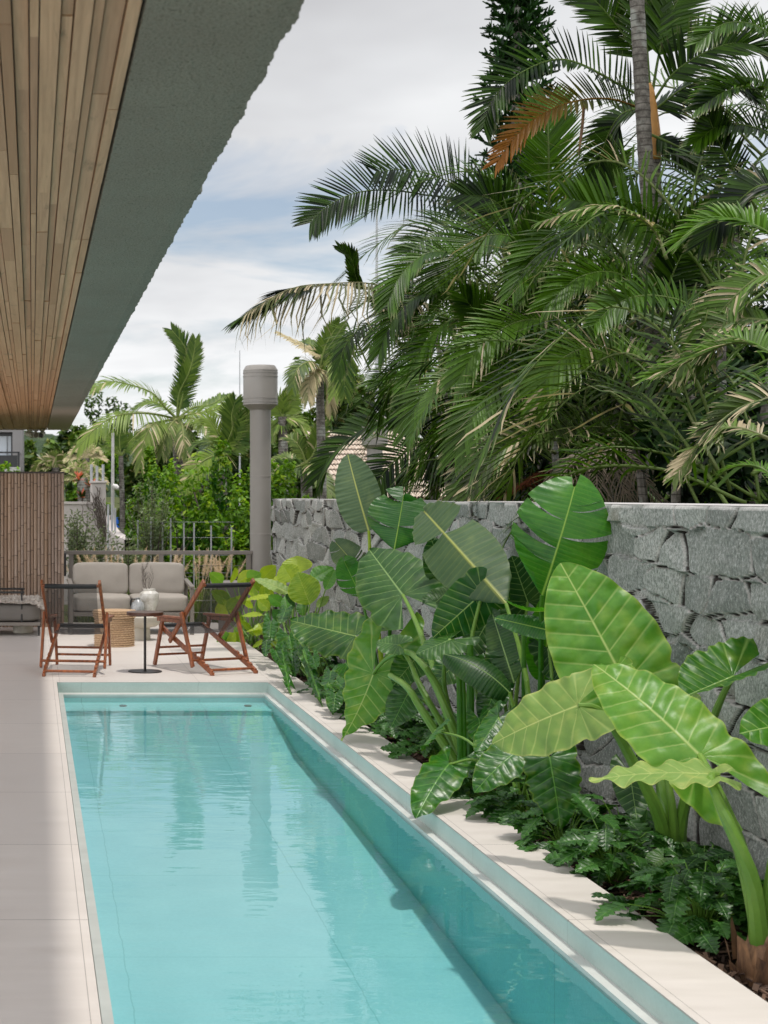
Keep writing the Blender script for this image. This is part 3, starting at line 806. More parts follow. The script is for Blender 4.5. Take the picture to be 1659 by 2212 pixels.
def folding_chair(loc, yaw, label):
    th = thing('folding_chair', label, 'chair', loc, 'red wood folding chairs by the pool')
    th.rotation_euler = (0, 0, yaw)
    W = M['redwood']; bw, bh = 0.024, 0.044
    def P(x, f, z): return Vector((x, f, z))
    for s in (-1, 1):
        # notched bottom rail
        mb = MB(); x = s * 0.225
        a, b = P(x, 0.0, 0.022), P(x, 0.95, 0.372)
        mb.bar(a, b, bw, bh, (0, 0, 1))
        u = (b - a).normalized(); nrm = Vector((0, -u.z, u.y))
        for q in (0.10, 0.18, 0.26, 0.34):
            c = a + u * q + nrm * (bh / 2 + 0.006)
            mb.bar(c - u * 0.022, c + u * 0.022, bw * 0.98, 0.0118, nrm)
        mb.box(x - 0.014, x + 0.014, -0.022, 0.02, 0.0, 0.03)
        mb.build('bottom_rail', W, th, False, 0.004)
        mb = MB(); x = s * 0.258
        mb.bar(P(x, 0.085, 0.835), P(x, 0.72, 0.245), bw, bh, (0, 0, 1)); mb.build('back_rail', W, th, False, 0.004)
        mb = MB(); x = s * 0.252
        mb.bar(P(x, 1.02, 0.0), P(x, 0.86, 0.452), bw, bh, (0, 1, 0)); mb.build('front_leg', W, th, False, 0.004)
        mb = MB(); x = s * 0.288
        mb.bar(P(x, 0.235, 0.055), P(x, 0.445, 0.535), bw, bh, (0, 1, 0)); mb.build('rear_leg', W, th, False, 0.004)
        mb = MB(); x = s * 0.268
        mb.bar(P(x, 0.44, 0.482), P(x, 0.97, 0.468), 0.058, 0.022, (0, 0, 1)); mb.build('armrest', W, th, False, 0.005)
        mb = MB(); mb.bar(P(x, 0.47, 0.448), P(x, 0.93, 0.44), 0.022, 0.034, (0, 0, 1)); mb.build('arm_bearer', W, th, False, 0.003)
    for (f, z, hw, r_) in ((0.03, 0.045, 0.225, 0.012), (0.235, 0.115, 0.29, 0.012), (0.985, 0.10, 0.25, 0.011), (0.962, 0.17, 0.25, 0.011)):
        mb = MB(); mb.tube([P(-hw, f, z), P(hw, f, z)], r_, 10); mb.build('crossbar', W, th, True)
    mb = MB(); mb.tube([P(-0.26, 0.105, 0.795), P(0.26, 0.105, 0.795)], 0.014, 12); mb.build('top_bar', W, th, True)
    # sling: from top bar down, round to the front
    pts = spline([(0.105, 0.775), (0.22, 0.56), (0.40, 0.385), (0.55, 0.325), (0.74, 0.322), (0.955, 0.375)], 26)
    pts = spline([Vector((0, a, b)) for a, b in ((0.105, 0.775), (0.22, 0.55), (0.38, 0.385), (0.55, 0.325), (0.74, 0.325), (0.955, 0.375))], 26)
    mb = MB(); vs = []; fs = []; nx = 8
    for p in pts:
        for i in range(nx + 1):
            x = (i / nx - 0.5) * 0.46
            vs.append((x, p.y, p.z + 0.012 * (2 * x / 0.46) ** 2 * math.sin(math.pi * min(max((p.y - 0.1) / 0.85, 0), 1))))
    for j in range(len(pts) - 1):
        for i in range(nx):
            a = j * (nx + 1) + i; fs.append((a, a + 1, a + nx + 2, a + nx + 1))
    mb.add(vs, fs); sl = mb.build('sling_seat', M['sling'], th, True)
    for c, nm in ((P(0, 0.105, 0.792), 'sleeve'), (P(0, 0.955, 0.375), 'sleeve')):
        mb = MB(); mb.tube([c + Vector((-0.232, 0, 0)), c + Vector((-0.15, 0, -0.001)), c + Vector((0.15, 0, -0.001)), c + Vector((0.232, 0, 0))], [0.021, 0.022, 0.022, 0.021], 12); mb.build(nm, M['blackcloth'], sl, True)
    return th
folding_chair((0.325, 14.25, 0), R(-9), 'red wood folding chair with black mesh sling beside the straw basket')
folding_chair((1.80, 14.43, 0), R(24), 'red wood folding chair with black mesh sling beside the planting bed, turned to the left')

# round side table
M['blackmetal'] = plain('black_metal', (0.018, 0.016, 0.015), 0.42, 0.1)
st = thing('side_table', 'small round walnut side table on thin black pole between the folding chairs', 'side table', (1.022, 14.66, 0))
mb = MB(); mb.lathe([(0.150, 0.512), (0.163, 0.513), (0.167, 0.517), (0.167, 0.541), (0.165, 0.544)], (0, 0, 0), 56); mb.build('table_top', M['walnut'], st, False)
mb = MB(); mb.lathe([(0.012, 0.01), (0.012, 0.511)], (0, 0, 0), 16); mb.build('pole', M['blackmetal'], st, True)
mb = MB(); mb.lathe([(0.152, 0.0), (0.154, 0.003), (0.154, 0.007), (0.150, 0.0095), (0.02, 0.011)], (0, 0, 0), 56); mb.build('base', M['blackmetal'], st, False)

# straw basket pouf
def straw_material():
    t = NT('woven_straw'); r, g, b = t.tint(); v = t.obj()
    n = t.noise(v, 75, 4, 0.75); n2 = t.noise(v, 9, 3, 0.6)
    c = t.mix(t.maprange(n, 0.3, 0.7, 0, 1), (0.30, 0.18, 0.10), (0.82, 0.60, 0.39))
    c = t.mix(t.maprange(n2, 0.3, 0.7, 0, 0.4), c, (0.55, 0.36, 0.21))
    c = t.mix(t.math('MULTIPLY', r, 0.6), c, (0.22, 0.13, 0.07))
    t.pbr(c, 0.8, t.bump(n, 1.0, 0.01), spec=0.2); return t.m
M['straw'] = straw_material()
bk = thing('straw_basket', 'round woven straw basket pouf behind the left folding chair', 'basket', (0.873, 17.2, 0))
def woven(r0, z0, z1, rings, amp=0.005, n=72):
    vs = []; fs = []; cs = []; per = 6
    N = rings * per
    for i in range(N + 1):
        z = z0 + (z1 - z0) * i / N; ph = i / per
        for k in range(n):
            an = 2 * math.pi * k / n
            w = math.sin(2 * math.pi * ph) * 0.5 + 0.5
            tw = math.sin(an * 46 + math.floor(ph) * 1.9 + ph * 2)
            r_ = r0 + amp * (w - 0.5) * 2 + amp * 0.6 * tw * w + 0.006 * mnoise.noise((math.cos(an) * 2, math.sin(an) * 2, z * 6))
            vs.append((r_ * math.cos(an), r_ * math.sin(an), z)); cs.append(((1 - w) ** 3 * 0.8, 0, 0))
    for i in range(N):
        for k in range(n):
            fs.append((i*n+k, i*n+(k+1) % n, (i+1)*n+(k+1) % n, (i+1)*n+k))
    fs.append(tuple(N * n + k for k in range(n)))
    return vs, fs, cs
mb = MB(); mb.add(*woven(0.212, 0, 0.305, 13)); mb.build('basket_body', M['straw'], bk, True)
mb = MB(); mb.add(*woven(0.226, 0.302, 0.378, 3, 0.006)); mb.build('lid', M['straw'], bk, True)

# low pale bowl table, vase, jug, branch
M['cream'] = plain('cream_concrete', (0.54, 0.50, 0.42), 0.65, 0.1, 7, 0.15, 60)
bt = thing('bowl_table', 'low cream bowl shaped table on round foot before the sofa', 'coffee table', (1.21, 17.9, 0))
mb = MB(); mb.lathe([(0.098, 0), (0.10, 0.004), (0.094, 0.10), (0.094, 0.14)], (0, 0, 0), 40); mb.build('foot', M['cream'], bt, True)
mb = MB(); mb.lathe([(0.096, 0.1405), (0.16, 0.150), (0.20, 0.178), (0.216, 0.215), (0.218, 0.255), (0.212, 0.262), (0.19, 0.263)], (0, 0, 0), 48); mb.build('bowl_top', M['cream'], bt, True)
def glaze(name, a, b):
    t = NT(name); v = t.obj(); n = t.noise(v, 12, 5, 0.65); s = t.noise(v, 60, 3, 0.6)
    c = t.mix(t.ramp(n, [(0.42, 0.0), (0.62, 1.0)]), a, b); c = t.mix(t.ramp(s, [(0.62, 0.0), (0.7, 0.5)]), c, (0.2, 0.16, 0.12))
    t.pbr(c, 0.28); return t.m
M['vase'] = glaze('cream_glaze', (0.72, 0.70, 0.65), (0.50, 0.47, 0.41))
M['jug'] = glaze('grey_blue_glaze', (0.40, 0.41, 0.41), (0.20, 0.21, 0.21))
vz = tag((lambda m: m.build('vase', M['vase'], None, True))((lambda m: (m.lathe([(0.045, 0), (0.052, 0.004), (0.066, 0.07), (0.092, 0.15), (0.099, 0.20), (0.092, 0.238), (0.068, 0.258), (0.060, 0.266), (0.062, 0.282), (0.057, 0.285), (0.050, 0.27), (0.04, 0.26)], (0, 0, 0), 40), m)[1])(MB())), 'round shouldered cream ceramic vase holding a bare branch', 'vase')
vz.location = (1.30, 17.98, 0.264); vz.scale = (1.12, 1.12, 1.04)
jg = thing('ceramic_jug', 'small grey blue ceramic jug beside the cream vase', 'jug', (1.165, 17.86, 0.264))
mb = MB(); mb.lathe([(0.052, 0), (0.062, 0.004), (0.076, 0.05), (0.078, 0.10), (0.066, 0.145), (0.040, 0.17), (0.026, 0.185), (0.028, 0.205), (0.02, 0.206)], (0, 0, 0), 36); mb.build('jug_body', M['jug'], jg, True)
mb = MB(); mb.tube(spline([(-0.028, 0, 0.19), (-0.07, 0, 0.185), (-0.082, 0, 0.14), (-0.072, 0, 0.10)], 12), 0.008, 8); mb.build('handle', M['blackmetal'], jg, True)
M['twig'] = plain('grey_bark', (0.10, 0.08, 0.065), 0.9, 0.3, 30)
rnd = random.Random(3)
mb = MB()
def twig(mb, p, d, L, r, depth):
    n = 5; pts = [p]; dd = d.copy()
    for i in range(n):
        dd = (dd + Vector((rnd.uniform(-.22, .22), rnd.uniform(-.22, .22), rnd.uniform(-.05, .2)))).normalized()
        pts.append(pts[-1] + dd * L / n)
    mb.tube(pts, [r * (1 - 0.6 * i / n) for i in range(n + 1)], 5)
    if depth > 0:
        for i in range(1, n + 1):
            for _ in range(1 if depth > 1 else 2):
                e = (dd + Vector((rnd.uniform(-1, 1), rnd.uniform(-.6, .6), rnd.uniform(-.1, .6)))).normalized()
                twig(mb, pts[i], e, L * rnd.uniform(0.35, 0.6), r * 0.5, depth - 1)
twig(mb, Vector((0, 0, 0)), Vector((-0.06, 0, 1)), 0.32, 0.007, 3)
br = tag(mb.build('bare_branch', M['twig'], None, True), 'bare grey twiggy branch standing in the cream vase', 'branch'); br.location = (1.30, 17.98, 0.40)

# sofa ---------------------------------------------------------
def weave(name, c, sc=260):
    t = NT(name); v = t.obj(); a = t.noise(t.vec(v, (1, 1, 6)), sc * 0.35, 2, 0.6); b = t.noise(v, 4, 4, 0.6)
    cc = t.mix(t.maprange(b, 0.3, 0.7, 0, 1), tuple(x * 0.90 for x in c), tuple(x * 1.06 for x in c))
    cc = t.mix(t.maprange(a, 0.3, 0.7, 0, 0.25), cc, tuple(x * 0.6 for x in c))
    t.pbr(cc, 0.9, t.bump(a, 0.25, 0.002), spec=0.15); return t.m
M['cushion'] = weave('taupe_outdoor_fabric', (0.37, 0.335, 0.295))
M['cushion_dark'] = weave('dark_taupe_fabric', (0.20, 0.185, 0.168))
def cushion(w, d, h, puff=0.03, n=12, seed=0):
    """pillow block, centre at origin, w along x, d along y, h along z"""
    mb = MB(); vs = []; fs = []; idx = {}
    def key(i, j, k):
        if (i, j, k) in idx: return idx[(i, j, k)]
        a, b, c = i / n * 2 - 1, j / n * 2 - 1, k / n * 2 - 1
        p = [abs(a) ** 7, abs(b) ** 7, abs(c) ** 7]
        rr = (abs(a) ** 9 + abs(b) ** 9 + abs(c) ** 9) ** (1 / 9)
        mx = max(abs(a), abs(b), abs(c)); q = mx / max(rr, 1e-6)
        x, y, z = a * q, b * q, c * q
        bx = 1 - x * x; by = 1 - y * y; bz = 1 - z * z
        nz = mnoise.noise((a * 1.7 + seed, b * 1.7, c * 1.7))
        X = x * (w / 2 + puff * 0.5 * by * bz * 0.6); Y = y * (d / 2 + puff * bx * bz); Z = z * (h / 2 + puff * bx * by * 0.8)
        s = 0.006 * nz
        vs.append((X + s, Y + s, Z + s)); idx[(i, j, k)] = len(vs) - 1
        return len(vs) - 1
    for u in range(n):
        for v in range(n):
            for fixed in (0, n):
                for ax in range(3):
                    q = []
                    for (du, dv) in ((0, 0), (1, 0), (1, 1), (0, 1)):
                        c = [0, 0, 0]; c[ax] = fixed; c[(ax + 1) % 3] = u + du; c[(ax + 2) % 3] = v + dv
                        q.append(key(*c))
                    fs.append(tuple(q if fixed == n else q[::-1]))
    mb.add(vs, fs); return mb
def put(mb, name, mat, parent, loc, rx=0, ry=0, rz=0):
    o = mb.build(name, mat, parent, True); o.location = loc; o.rotation_euler = (rx, ry, rz); return o
sofa = thing('outdoor_sofa', 'taupe two seat outdoor sofa facing the pool behind the low table', 'sofa', (1.14, 18.95, 0))
SW = 1.43
mb = MB()
mb.box(-SW/2 + 0.05, SW/2 - 0.05, -0.40, -0.36, 0.21, 0.255); mb.box(-SW/2 + 0.05, SW/2 - 0.05, 0.32, 0.36, 0.21, 0.255)
mb.box(-SW/2 + 0.05, SW/2 - 0.05, 0.33, 0.36, 0.52, 0.56)
mb.box(-SW/2 + 0.05, SW/2 - 0.05, -0.355, 0.315, 0.235, 0.255)
mb.build('seat_frame', M['rail'], sofa, False, 0.004)
for s in (-1, 1):
    x = s * (SW / 2 - 0.022)
    mb = MB(); mb.box(x - 0.022, x + 0.022, -0.42, -0.37, 0, 0.528); mb.build('leg', M['rail'], sofa, False, 0.005)
    mb = MB(); mb.box(x - 0.022, x + 0.022, 0.33, 0.38, 0, 0.575); mb.build('leg', M['rail'], sofa, False, 0.005)
    mb = MB(); mb.bar((x, -0.44, 0.545), (x, 0.40, 0.592), 0.055, 0.028); mb.build('armrest', M['rail'], sofa, False, 0.006)
for s in (-1, 1):
    put(cushion(SW / 2 - 0.06, 0.70, 0.185, 0.012, 14, s), 'seat_cushion', M['cushion'], sofa, (s * (SW / 4 - 0.025), -0.03, 0.348))
    put(cushion(SW / 2 - 0.065, 0.17, 0.375, 0.016, 14, s + 5), 'back_cushion', M['cushion'], sofa, (s * (SW / 4 - 0.025), 0.245, 0.605), R(-9))

# daybed at the left edge ---------------------------------------
db = thing('daybed', 'dark taupe cushioned armchair at the left edge before the bamboo screen', 'armchair', (-0.45, 18.75, 0))
mb = MB(); mb.box(-0.56, 0.545, -0.37, 0.36, 0.115, 0.155); mb.build('base_frame', M['rail'], db, False, 0.006)
for sx in (-0.52, 0.525):
    for sy in (-0.34, 0.33):
        mb = MB(); mb.tube([(sx, sy, 0), (sx, sy, 0.115)], [0.010, 0.014], 10); mb.build('leg', M['blackmetal'], db, True)
put(cushion(1.09, 0.72, 0.20, 0.02, 12, 2), 'seat_cushion', M['cushion_dark'], db, (-0.01, 0, 0.262))
for sy in (-0.36, 0.35):
    mb = MB(); mb.bar((-0.56, sy, 0.495), (0.36, sy, 0.495), 0.05, 0.022); mb.bar((-0.54, sy, 0.14), (-0.54, sy, 0.485), 0.03, 0.03); mb.bar((0.33, sy, 0.155), (0.33, sy, 0.485), 0.02, 0.02)
    mb.build('arm', M['blackmetal'], db, False, 0.004)
put(cushion(0.22, 0.68, 0.34, 0.04, 10, 8), 'back_cushion', M['cushion_dark'], db, (-0.43, 0, 0.53), 0, R(10))
# fluffy throw
def fur():
    mb = MB(); rr = random.Random(8)
    vs = []; fs = []; nx, ny = 40, 24
    for j in range(ny + 1):
        for i in range(nx + 1):
            x = -0.36 + 0.92 * i / nx; y = -0.40 + 0.74 * j / ny
            z = 0.405 + 0.022 * mnoise.noise((x * 7, y * 7, 1)) + 0.012 * mnoise.noise((x * 26, y * 26, 2)) - 0.9 * max(0, x - 0.50) - 0.5 * max(0, -0.35 - y)
            vs.append((x, y, z))
    for j in range(ny):
        for i in range(nx):
            a = j * (nx + 1) + i; fs.append((a, a + 1, a + nx + 2, a + nx + 1))
    mb.add(vs, fs, (0.5, 0, 0))
    for _ in range(5200):
        i = rr.random(); j = rr.random() if rr.random() < 0.5 else rr.random() ** 3
        x = -0.36 + 0.94 * i; y = -0.41 + 0.74 * j
        z = 0.405 + 0.022 * mnoise.noise((x * 7, y * 7, 1)) - 0.9 * max(0, x - 0.50) - 0.5 * max(0, -0.35 - y)
        p = Vector((x, y, z)); d = Vector((rr.uniform(-1, 1), rr.uniform(-1, .4), rr.uniform(0.1, 0.9))).normalized() * rr.uniform(0.02, 0.05)
        sd = d.cross(Vector((rr.random(), rr.random(), 0.2))).normalized() * 0.004
        mb.add([p - sd, p + sd, p + d * 0.7 + sd * 0.6 - Vector((0, 0, .004)), p + d - Vector((0, 0, .012))], [(0, 1, 2, 3)], (rr.random(), 0, 0))
    return mb
def fur_mat():
    t = NT('sheepskin'); r, g, b = t.tint(); t.pbr(t.mix(r, (0.50, 0.44, 0.38), (0.78, 0.73, 0.67)), 0.9, spec=0.1); return t.m
o = fur().build('sheepskin_throw', fur_mat(), None, True); o.location = (-0.45, 18.75, 0)
tag(o, 'fluffy cream sheepskin thrown over the armchair at the left edge', 'throw')
# round stone stool foot under / behind the daybed
mb = MB(); mb.lathe([(0.112, 0), (0.116, 0.004), (0.116, 0.10), (0.11, 0.107)], (0, 0, 0), 40)
o = mb.build('stone_stool', M['cream'], None, True); o.location = (-0.11, 18.85, 0)
tag(o, 'low round pale stone drum on the floor under the left armchair', 'stool')
# ------------------------------------------------------------------ big leaved plants of the bed
def z3(x, y): return (489 + 0.3684 * x, 916.8 + 0.3684 * y)
def z4(x, y): return (960.5 + 0.526 * x, 1047.8 + 0.526 * y)
def zd(x, y): return (873.2 + 0.2763 * x, 1309.8 + 0.2763 * y)
def ze(x, y): return (523.9 + 0.21703 * x, 1178.8 + 0.21703 * y)
VZ = Vector((0, 0, 1))

def leaf_mesh(mb, B, T, W, N=(0, -1, 0.2), kind='cordate', rows=64, cols=12, nv=9, b=0.42, quilt=0.010, wave=0.02,
              fold=0.0, cup=0.0, bow=0.0, tint=0.5, rim=0.5, seed=0, lobes=0.0, fw=0.72, droop=0.0, splits=None, twist=0.0, pale=0.0, veinw=1.0, sinus=0.55):
    B = Vector(B); T = Vector(T); yv = T - B; L = yv.length; yv.normalize()
    N = Vector(N); xv = yv.cross(N); xv.normalize(); zv = xv.cross(yv)
    rr = random.Random(seed * 7 + 3)
    ph = rr.uniform(0, 6.28); ph2 = rr.uniform(0, 6.28)
    hw = W / L / 2                         # half width in units of length
    def out(y):
        if kind == 'cordate':
            if y >= 0: return (1 - y) ** fw * (1 + 0.95 * y) * (1 - 0.10 * math.exp(-((y - 0.02) / 0.05) ** 2))
            q = min(1, -y / b); return sinus + (0.96 - sinus) * math.sqrt(max(0, 1 - q ** 2.0)) + 0.10 * math.sin(math.pi * q) * (1 - q)
        if kind == 'paddle':
            y = min(max(y, 0), 1); return max(0.0, math.sin(math.pi * min(1, y ** 0.80 * 0.965 + 0.035))) ** 0.52
        y = min(max(y, 0), 1)
        return max(0.0, math.sin(math.pi * (y ** 0.82))) ** 0.8
    def inn(y):
        if kind == 'cordate' and y < 0:
            q = min(1, -y / b); return sinus * (0.9 * q ** 0.8 + 0.1 * q ** 4)
        return 0.0
    y0 = -b if kind == 'cordate' else 0.0
    ka = 0.55 if kind != 'paddle' else 0.16
    segs = None
    for sg in (-1, 1):
        cuts = []
        if splits:
            cuts = sorted(rr.uniform(0.08, 0.92) for _ in range(splits))
        ranges = [(y0, 1.0, None)]
        if cuts:
            e = [0.0] + cuts + [1.0]
            ranges = [(e[i], e[i + 1], rr) for i in range(len(e) - 1)]
        for (ya, yb, spl) in ranges:
            n = max(5, int(rows * (yb - ya) / (1 - y0)))
            dz_seg = rr.uniform(-0.16, 0.16) * hw * 2 if spl else 0
            dy_seg = rr.uniform(-0.02, 0.02) if spl else 0
            shrink = rr.uniform(0.015, 0.06) if spl else 0
            vs = []; cs = []; fs = []; es = []
            for j in range(n + 1):
                y = ya + (yb - ya) * j / n
                if y > 0.9985: y = 0.9985
                if y < y0 + 0.0015: y = y0 + 0.0015
                xo = out(y) * hw; xi = inn(y) * hw
                for i in range(cols + 1):
                    v = i / cols
                    if spl:
                        mid = (ya + yb) / 2
                        yy = y + (mid - y) * shrink * 6 * v * (0.5 if yb - ya > .15 else 1) + (0.16 * hw * v * 2 + dy_seg) * v * 1.0
                    else:
                        yy = y
                    x = xi + (xo - xi) * v
                    s = yy - ka * x if kind != 'paddle' else yy
                    if kind == 'cordate' and s < 0.02:
                        th = math.atan2(x, y + 1e-6); th0 = math.atan2(1, ka)
                        fr = (0.02 * nv - (th - th0) * 2.0)
                    else:
                        fr = s * nv
                    f = fr - math.floor(fr); d = min(f, 1 - f)
                    br = 0.62 * math.sin(math.pi * f) ** 0.7
                    rel = x / (xo + 1e-6)
                    body = min(1, x / (0.06 * hw * 2 + 1e-6)) * (1 - 0.55 * v ** 4)
                    z = quilt * br * body
                    wv = v ** 2 * wave * (math.sin(yy * nv * 3.6 + ph + sg) + 0.6 * math.sin(yy * nv * 1.7 + ph2 * sg))
                    z += wv
                    z += quilt * (0.6 * mnoise.noise((x * 13 * sg + seed, yy * 13, 1.0)) + 0.25 * mnoise.noise((x * 34 * sg + seed, yy * 34, 2.0))) * body
                    z += fold * x
                    z -= cup * (x / hw) ** 2
                    z += bow * 4 * max(yy, -0.3) * (1 - yy)
                    z -= droop * v ** 2
                    z += dz_seg * v
                    xx = x
                    if lobes:
                        xx = x * (1 - lobes * (0.5 - 0.5 * math.cos(2 * math.pi * fr)) ** 1.5 * v) if (0.03 < y < 0.9) else x
                    if twist: z += twist * x * sg * yy
                    p = B + (xv * (sg * xx) + yv * yy + zv * z) * L
                    vs.append(p)
                    mw = 0.012 * veinw * (1 - 0.6 * max(0, y))
                    r_ = 0
                    lw = 0.055 if kind != 'paddle' else 0.16
                    lat = math.exp(-(d / lw) ** 2) * (0.75 if kind != 'paddle' else 0.13) * (1 - 0.5 * v)
                    es.append((fr, abs(x) / (mw * 1.3) if y > -0.02 else 3.0, min(0.7, (0.62 if kind != 'paddle' else 0.14) * veinw * (1 - 0.45 * v))))
                    rimv = max(0, (v - 0.93) / 0.07) * rim
                    rimv += max(0, mnoise.noise((x * 9 * sg + seed * 3.3, yy * 7, 5.0)) - 0.12) * rim * 1.1
                    g = tint + 0.22 * mnoise.noise((x * 5 * sg + seed, yy * 4, 9.0))
                    cs.append((r_, min(1, max(0, g)), min(1, rimv)))
            m = cols + 1
            for j in range(n):
                for i in range(cols):
                    a = j * m + i
                    q = (a, a + 1, a + m + 1, a + m)
                    fs.append(q if sg > 0 else q[::-1])
            mb.add(vs, fs, cs, 0, es)
    return mb

def stalk_mesh(mb, pts, r0, r1, n=9, k=14):
    P = spline(pts, k)
    mb.tube(P, [r0 + (r1 - r0) * (i / k) ** 0.7 for i in range(k + 1)], n,
            [(0.0, 0.35 + 0.3 * i / k, 0.15 * (i / k)) for i in range(k + 1)])
    return mb
def PT(q, Y): return at(q[0], q[1], Y)

plant_seed = [0]
def add_leaf(root, a, Ya, t, Yt, wpx, mat, **kw):
    """one leaf of a plant: joint a and tip t are picture readings at depths Ya, Yt"""
    plant_seed[0] += 1
    B = PT(a, Ya); T = PT(t, Yt)
    mb = MB(); kw.setdefault('seed', plant_seed[0])
    leaf_mesh(mb, B, T, wpx / F * (Ya + Yt) / 2, **kw)
    o = mb.build('leaf', mat, None, True, auto=False); reparent(o, root)
    return B
def add_stalk(root, pts, r0, r1, mat=None):
    o = stalk_mesh(MB(), pts, r0, r1).build('stalk', mat or M['stalk'], None, True); reparent(o, root)

# --- elephant ear at the lower right corner
g1 = 'elephant ear plants along the wall'
B1 = at(1648, 2060, 5.62)
p1 = thing('elephant_ear_plant', 'elephant ear on a brown dry corm in the lower right corner', 'plant', (B1.x, B1.y, B1.z), g1)
a = z4(1050, 1112)
add_leaf(p1, a, 5.95, z4(612, 735), 6.35, 185, M['ear_lime'], N=(-0.35, -0.7, 0.75), nv=9, b=0.52, quilt=0.014, wave=0.018, fold=-0.10, tint=0.45, rim=0.55, bow=0.05, sinus=0.52)
add_stalk(p1, [B1 + Vector((0, 0, 0.02)), at(*z4(1255, 1640), 5.62), at(*z4(1190, 1420), 5.66), at(*z4(1110, 1230), 5.75), PT(a, 5.94)], 0.040, 0.012)
a = z4(1120, 1190)
add_leaf(p1, a, 5.72, z4(592, 1215), 5.85, 150, M['ear_pale'], N=(-0.05, -0.16, 1.0), nv=8, b=0.16, quilt=0.012, wave=0.028, tint=0.6, rim=0.9, bow=0.04, splits=None)
add_stalk(p1, [B1 + Vector((-0.015, -0.01, 0.02)), at(*z4(1262, 1620), 5.58), at(*z4(1170, 1400), 5.60), at(*z4(1095, 1215), 5.68), PT(a, 5.72)], 0.036, 0.012)
add_stalk(p1, [B1 + Vector((0.03, 0.02, 0.02)), at(1668, 1900, 5.6), at(1690, 1790, 5.62), at(1760, 1560, 5.7)], 0.036, 0.014)
add_leaf(p1, (1760, 1555), 5.72, (1597, 1585), 5.62, 150, M['ear'], N=(-0.3, -0.8, 0.5), nv=8, tint=0.75, rim=0.3, bow=0.03)
mb = MB(); rnd = random.Random(9)
cc = at(1648, 2125, 5.62)
mb.lathe([(0.085, -0.12), (0.098, -0.04), (0.092, 0.05), (0.070, 0.11), (0.052, 0.15), (0.044, 0.18)], cc, 18)
for k in range(16):
    an = k * 2.4; p = cc + Vector((math.cos(an) * 0.092, math.sin(an) * 0.092, -0.1 + 0.012 * k))
    q = p + Vector((math.cos(an) * 0.02, math.sin(an) * 0.02, 0.12)); sd = Vector((-math.sin(an), math.cos(an), 0)) * 0.035
    mb.add([p - sd, p + sd, q + sd * 0.5, q - sd * 0.3 + Vector((math.cos(an) * 0.012, math.sin(an) * 0.012, 0.02))], [(0, 1, 2, 3)], (0.4 + 0.05 * (k % 5), 0, 0))
def bark_dry():
    t = NT('dry_leaf_sheath'); v = t.obj(); n = t.noise(t.vec(v, (30, 30, 5)), 1.0, 5, 0.65, 0.5)
    t.pbr(t.mix(t.maprange(n, 0.3, 0.7, 0, 1), (0.045, 0.022, 0.013), (0.30, 0.16, 0.075)), 0.75, t.bump(n, 0.8, 0.006)); return t.m
M['drysheath'] = bark_dry()
o = mb.build('corm', M['drysheath'], None, True, auto=False); reparent(o, p1)

# --- big lime elephant ear in front of the wall
B2 = at(1444, 1842, 7.05)
p2 = thing('elephant_ear_plant', 'big lime green elephant ear with the largest upright leaf before the stone wall', 'plant', (B2.x, B2.y, B2.z), g1)
a = z4(548, 905)
add_leaf(p2, a, 6.90, z4(198, 1062), 7.15, 168, M['ear_pale'], N=(-0.30, -0.75, 0.62), nv=7, b=0.40, quilt=0.012, wave=0.022, tint=0.35, rim=0.75, bow=0.03, fold=-0.10, sinus=0.62)
add_stalk(p2, [B2, at(*z4(870, 1330), 6.98), at(*z4(770, 1130), 6.96), at(*z4(690, 990), 6.93), at(*z4(620, 915), 6.90), PT(a, 6.90)], 0.036, 0.012)
a = z4(742, 812)
add_leaf(p2, a, 7.28, z4(475, 320), 7.50, 236, M['ear_lime'], N=(-0.22, -0.9, 0.35), nv=8, b=0.26, quilt=0.016, wave=0.014, tint=0.25, rim=0.45, bow=0.02, rows=110, cols=18)
add_stalk(p2, [B2, at(*z4(900, 1280), 7.08), at(*z4(850, 1000), 7.20), PT(a, 7.28)], 0.034, 0.013)
a = z4(1185, 785)
add_leaf(p2, a, 6.55, z4(978, 872), 6.45, 150, M['ear'], N=(-0.5, -0.45, 0.7), nv=8, b=1.1, quilt=0.014, wave=0.02, tint=0.45, rim=0.3, fold=0.55, sinus=0.42)
add_stalk(p2, [B2 + Vector((0.04, 0, 0)), at(*z4(980, 1330), 6.98), at(*z4(1060, 1080), 6.8), at(*z4(1130, 890), 6.65), PT(a, 6.55)], 0.036, 0.010)
add_leaf(p2, z4(800, 940), 7.15, z4(800, 1095), 7.05, 70, M['ear_lime'], N=(-0.2, -1, 0.2), nv=6, tint=0.7, rim=0.4, b=0.25)
add_leaf(p2, z4(1010, 900), 7.2, z4(1140, 1005), 7.1, 60, M['ear_pale'], N=(-0.2, -1, 0.4), nv=6, tint=0.4, rim=0.6, b=0.25)
add_leaf(p2, z4(700, 760), 7.0, z4(770, 935), 6.9, 80, M['ear_lime'], N=(-0.5, -1, 0.3), nv=6, tint=0.4, rim=0.5, b=0.25)
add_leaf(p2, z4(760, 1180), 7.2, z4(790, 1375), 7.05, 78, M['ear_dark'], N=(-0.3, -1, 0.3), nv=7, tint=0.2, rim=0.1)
add_stalk(p2, [B2 + Vector((0.01, 0.04, 0)), at(*z4(890, 1300), 7.2), at(*z4(880, 1150), 7.2)], 0.03, 0.016)
add_stalk(p2, [B2 + Vector((0.02, -0.02, 0)), at(*z4(935, 1330), 6.98), at(*z4(915, 1200), 6.98)], 0.028, 0.012)
add_leaf(p2, z4(905, 1560), 6.8, z4(1030, 1465), 6.85, 60, M['ear_dark'], N=(-0.1, -0.5, 1), nv=7, tint=0.6, rim=0.2, b=0.6)
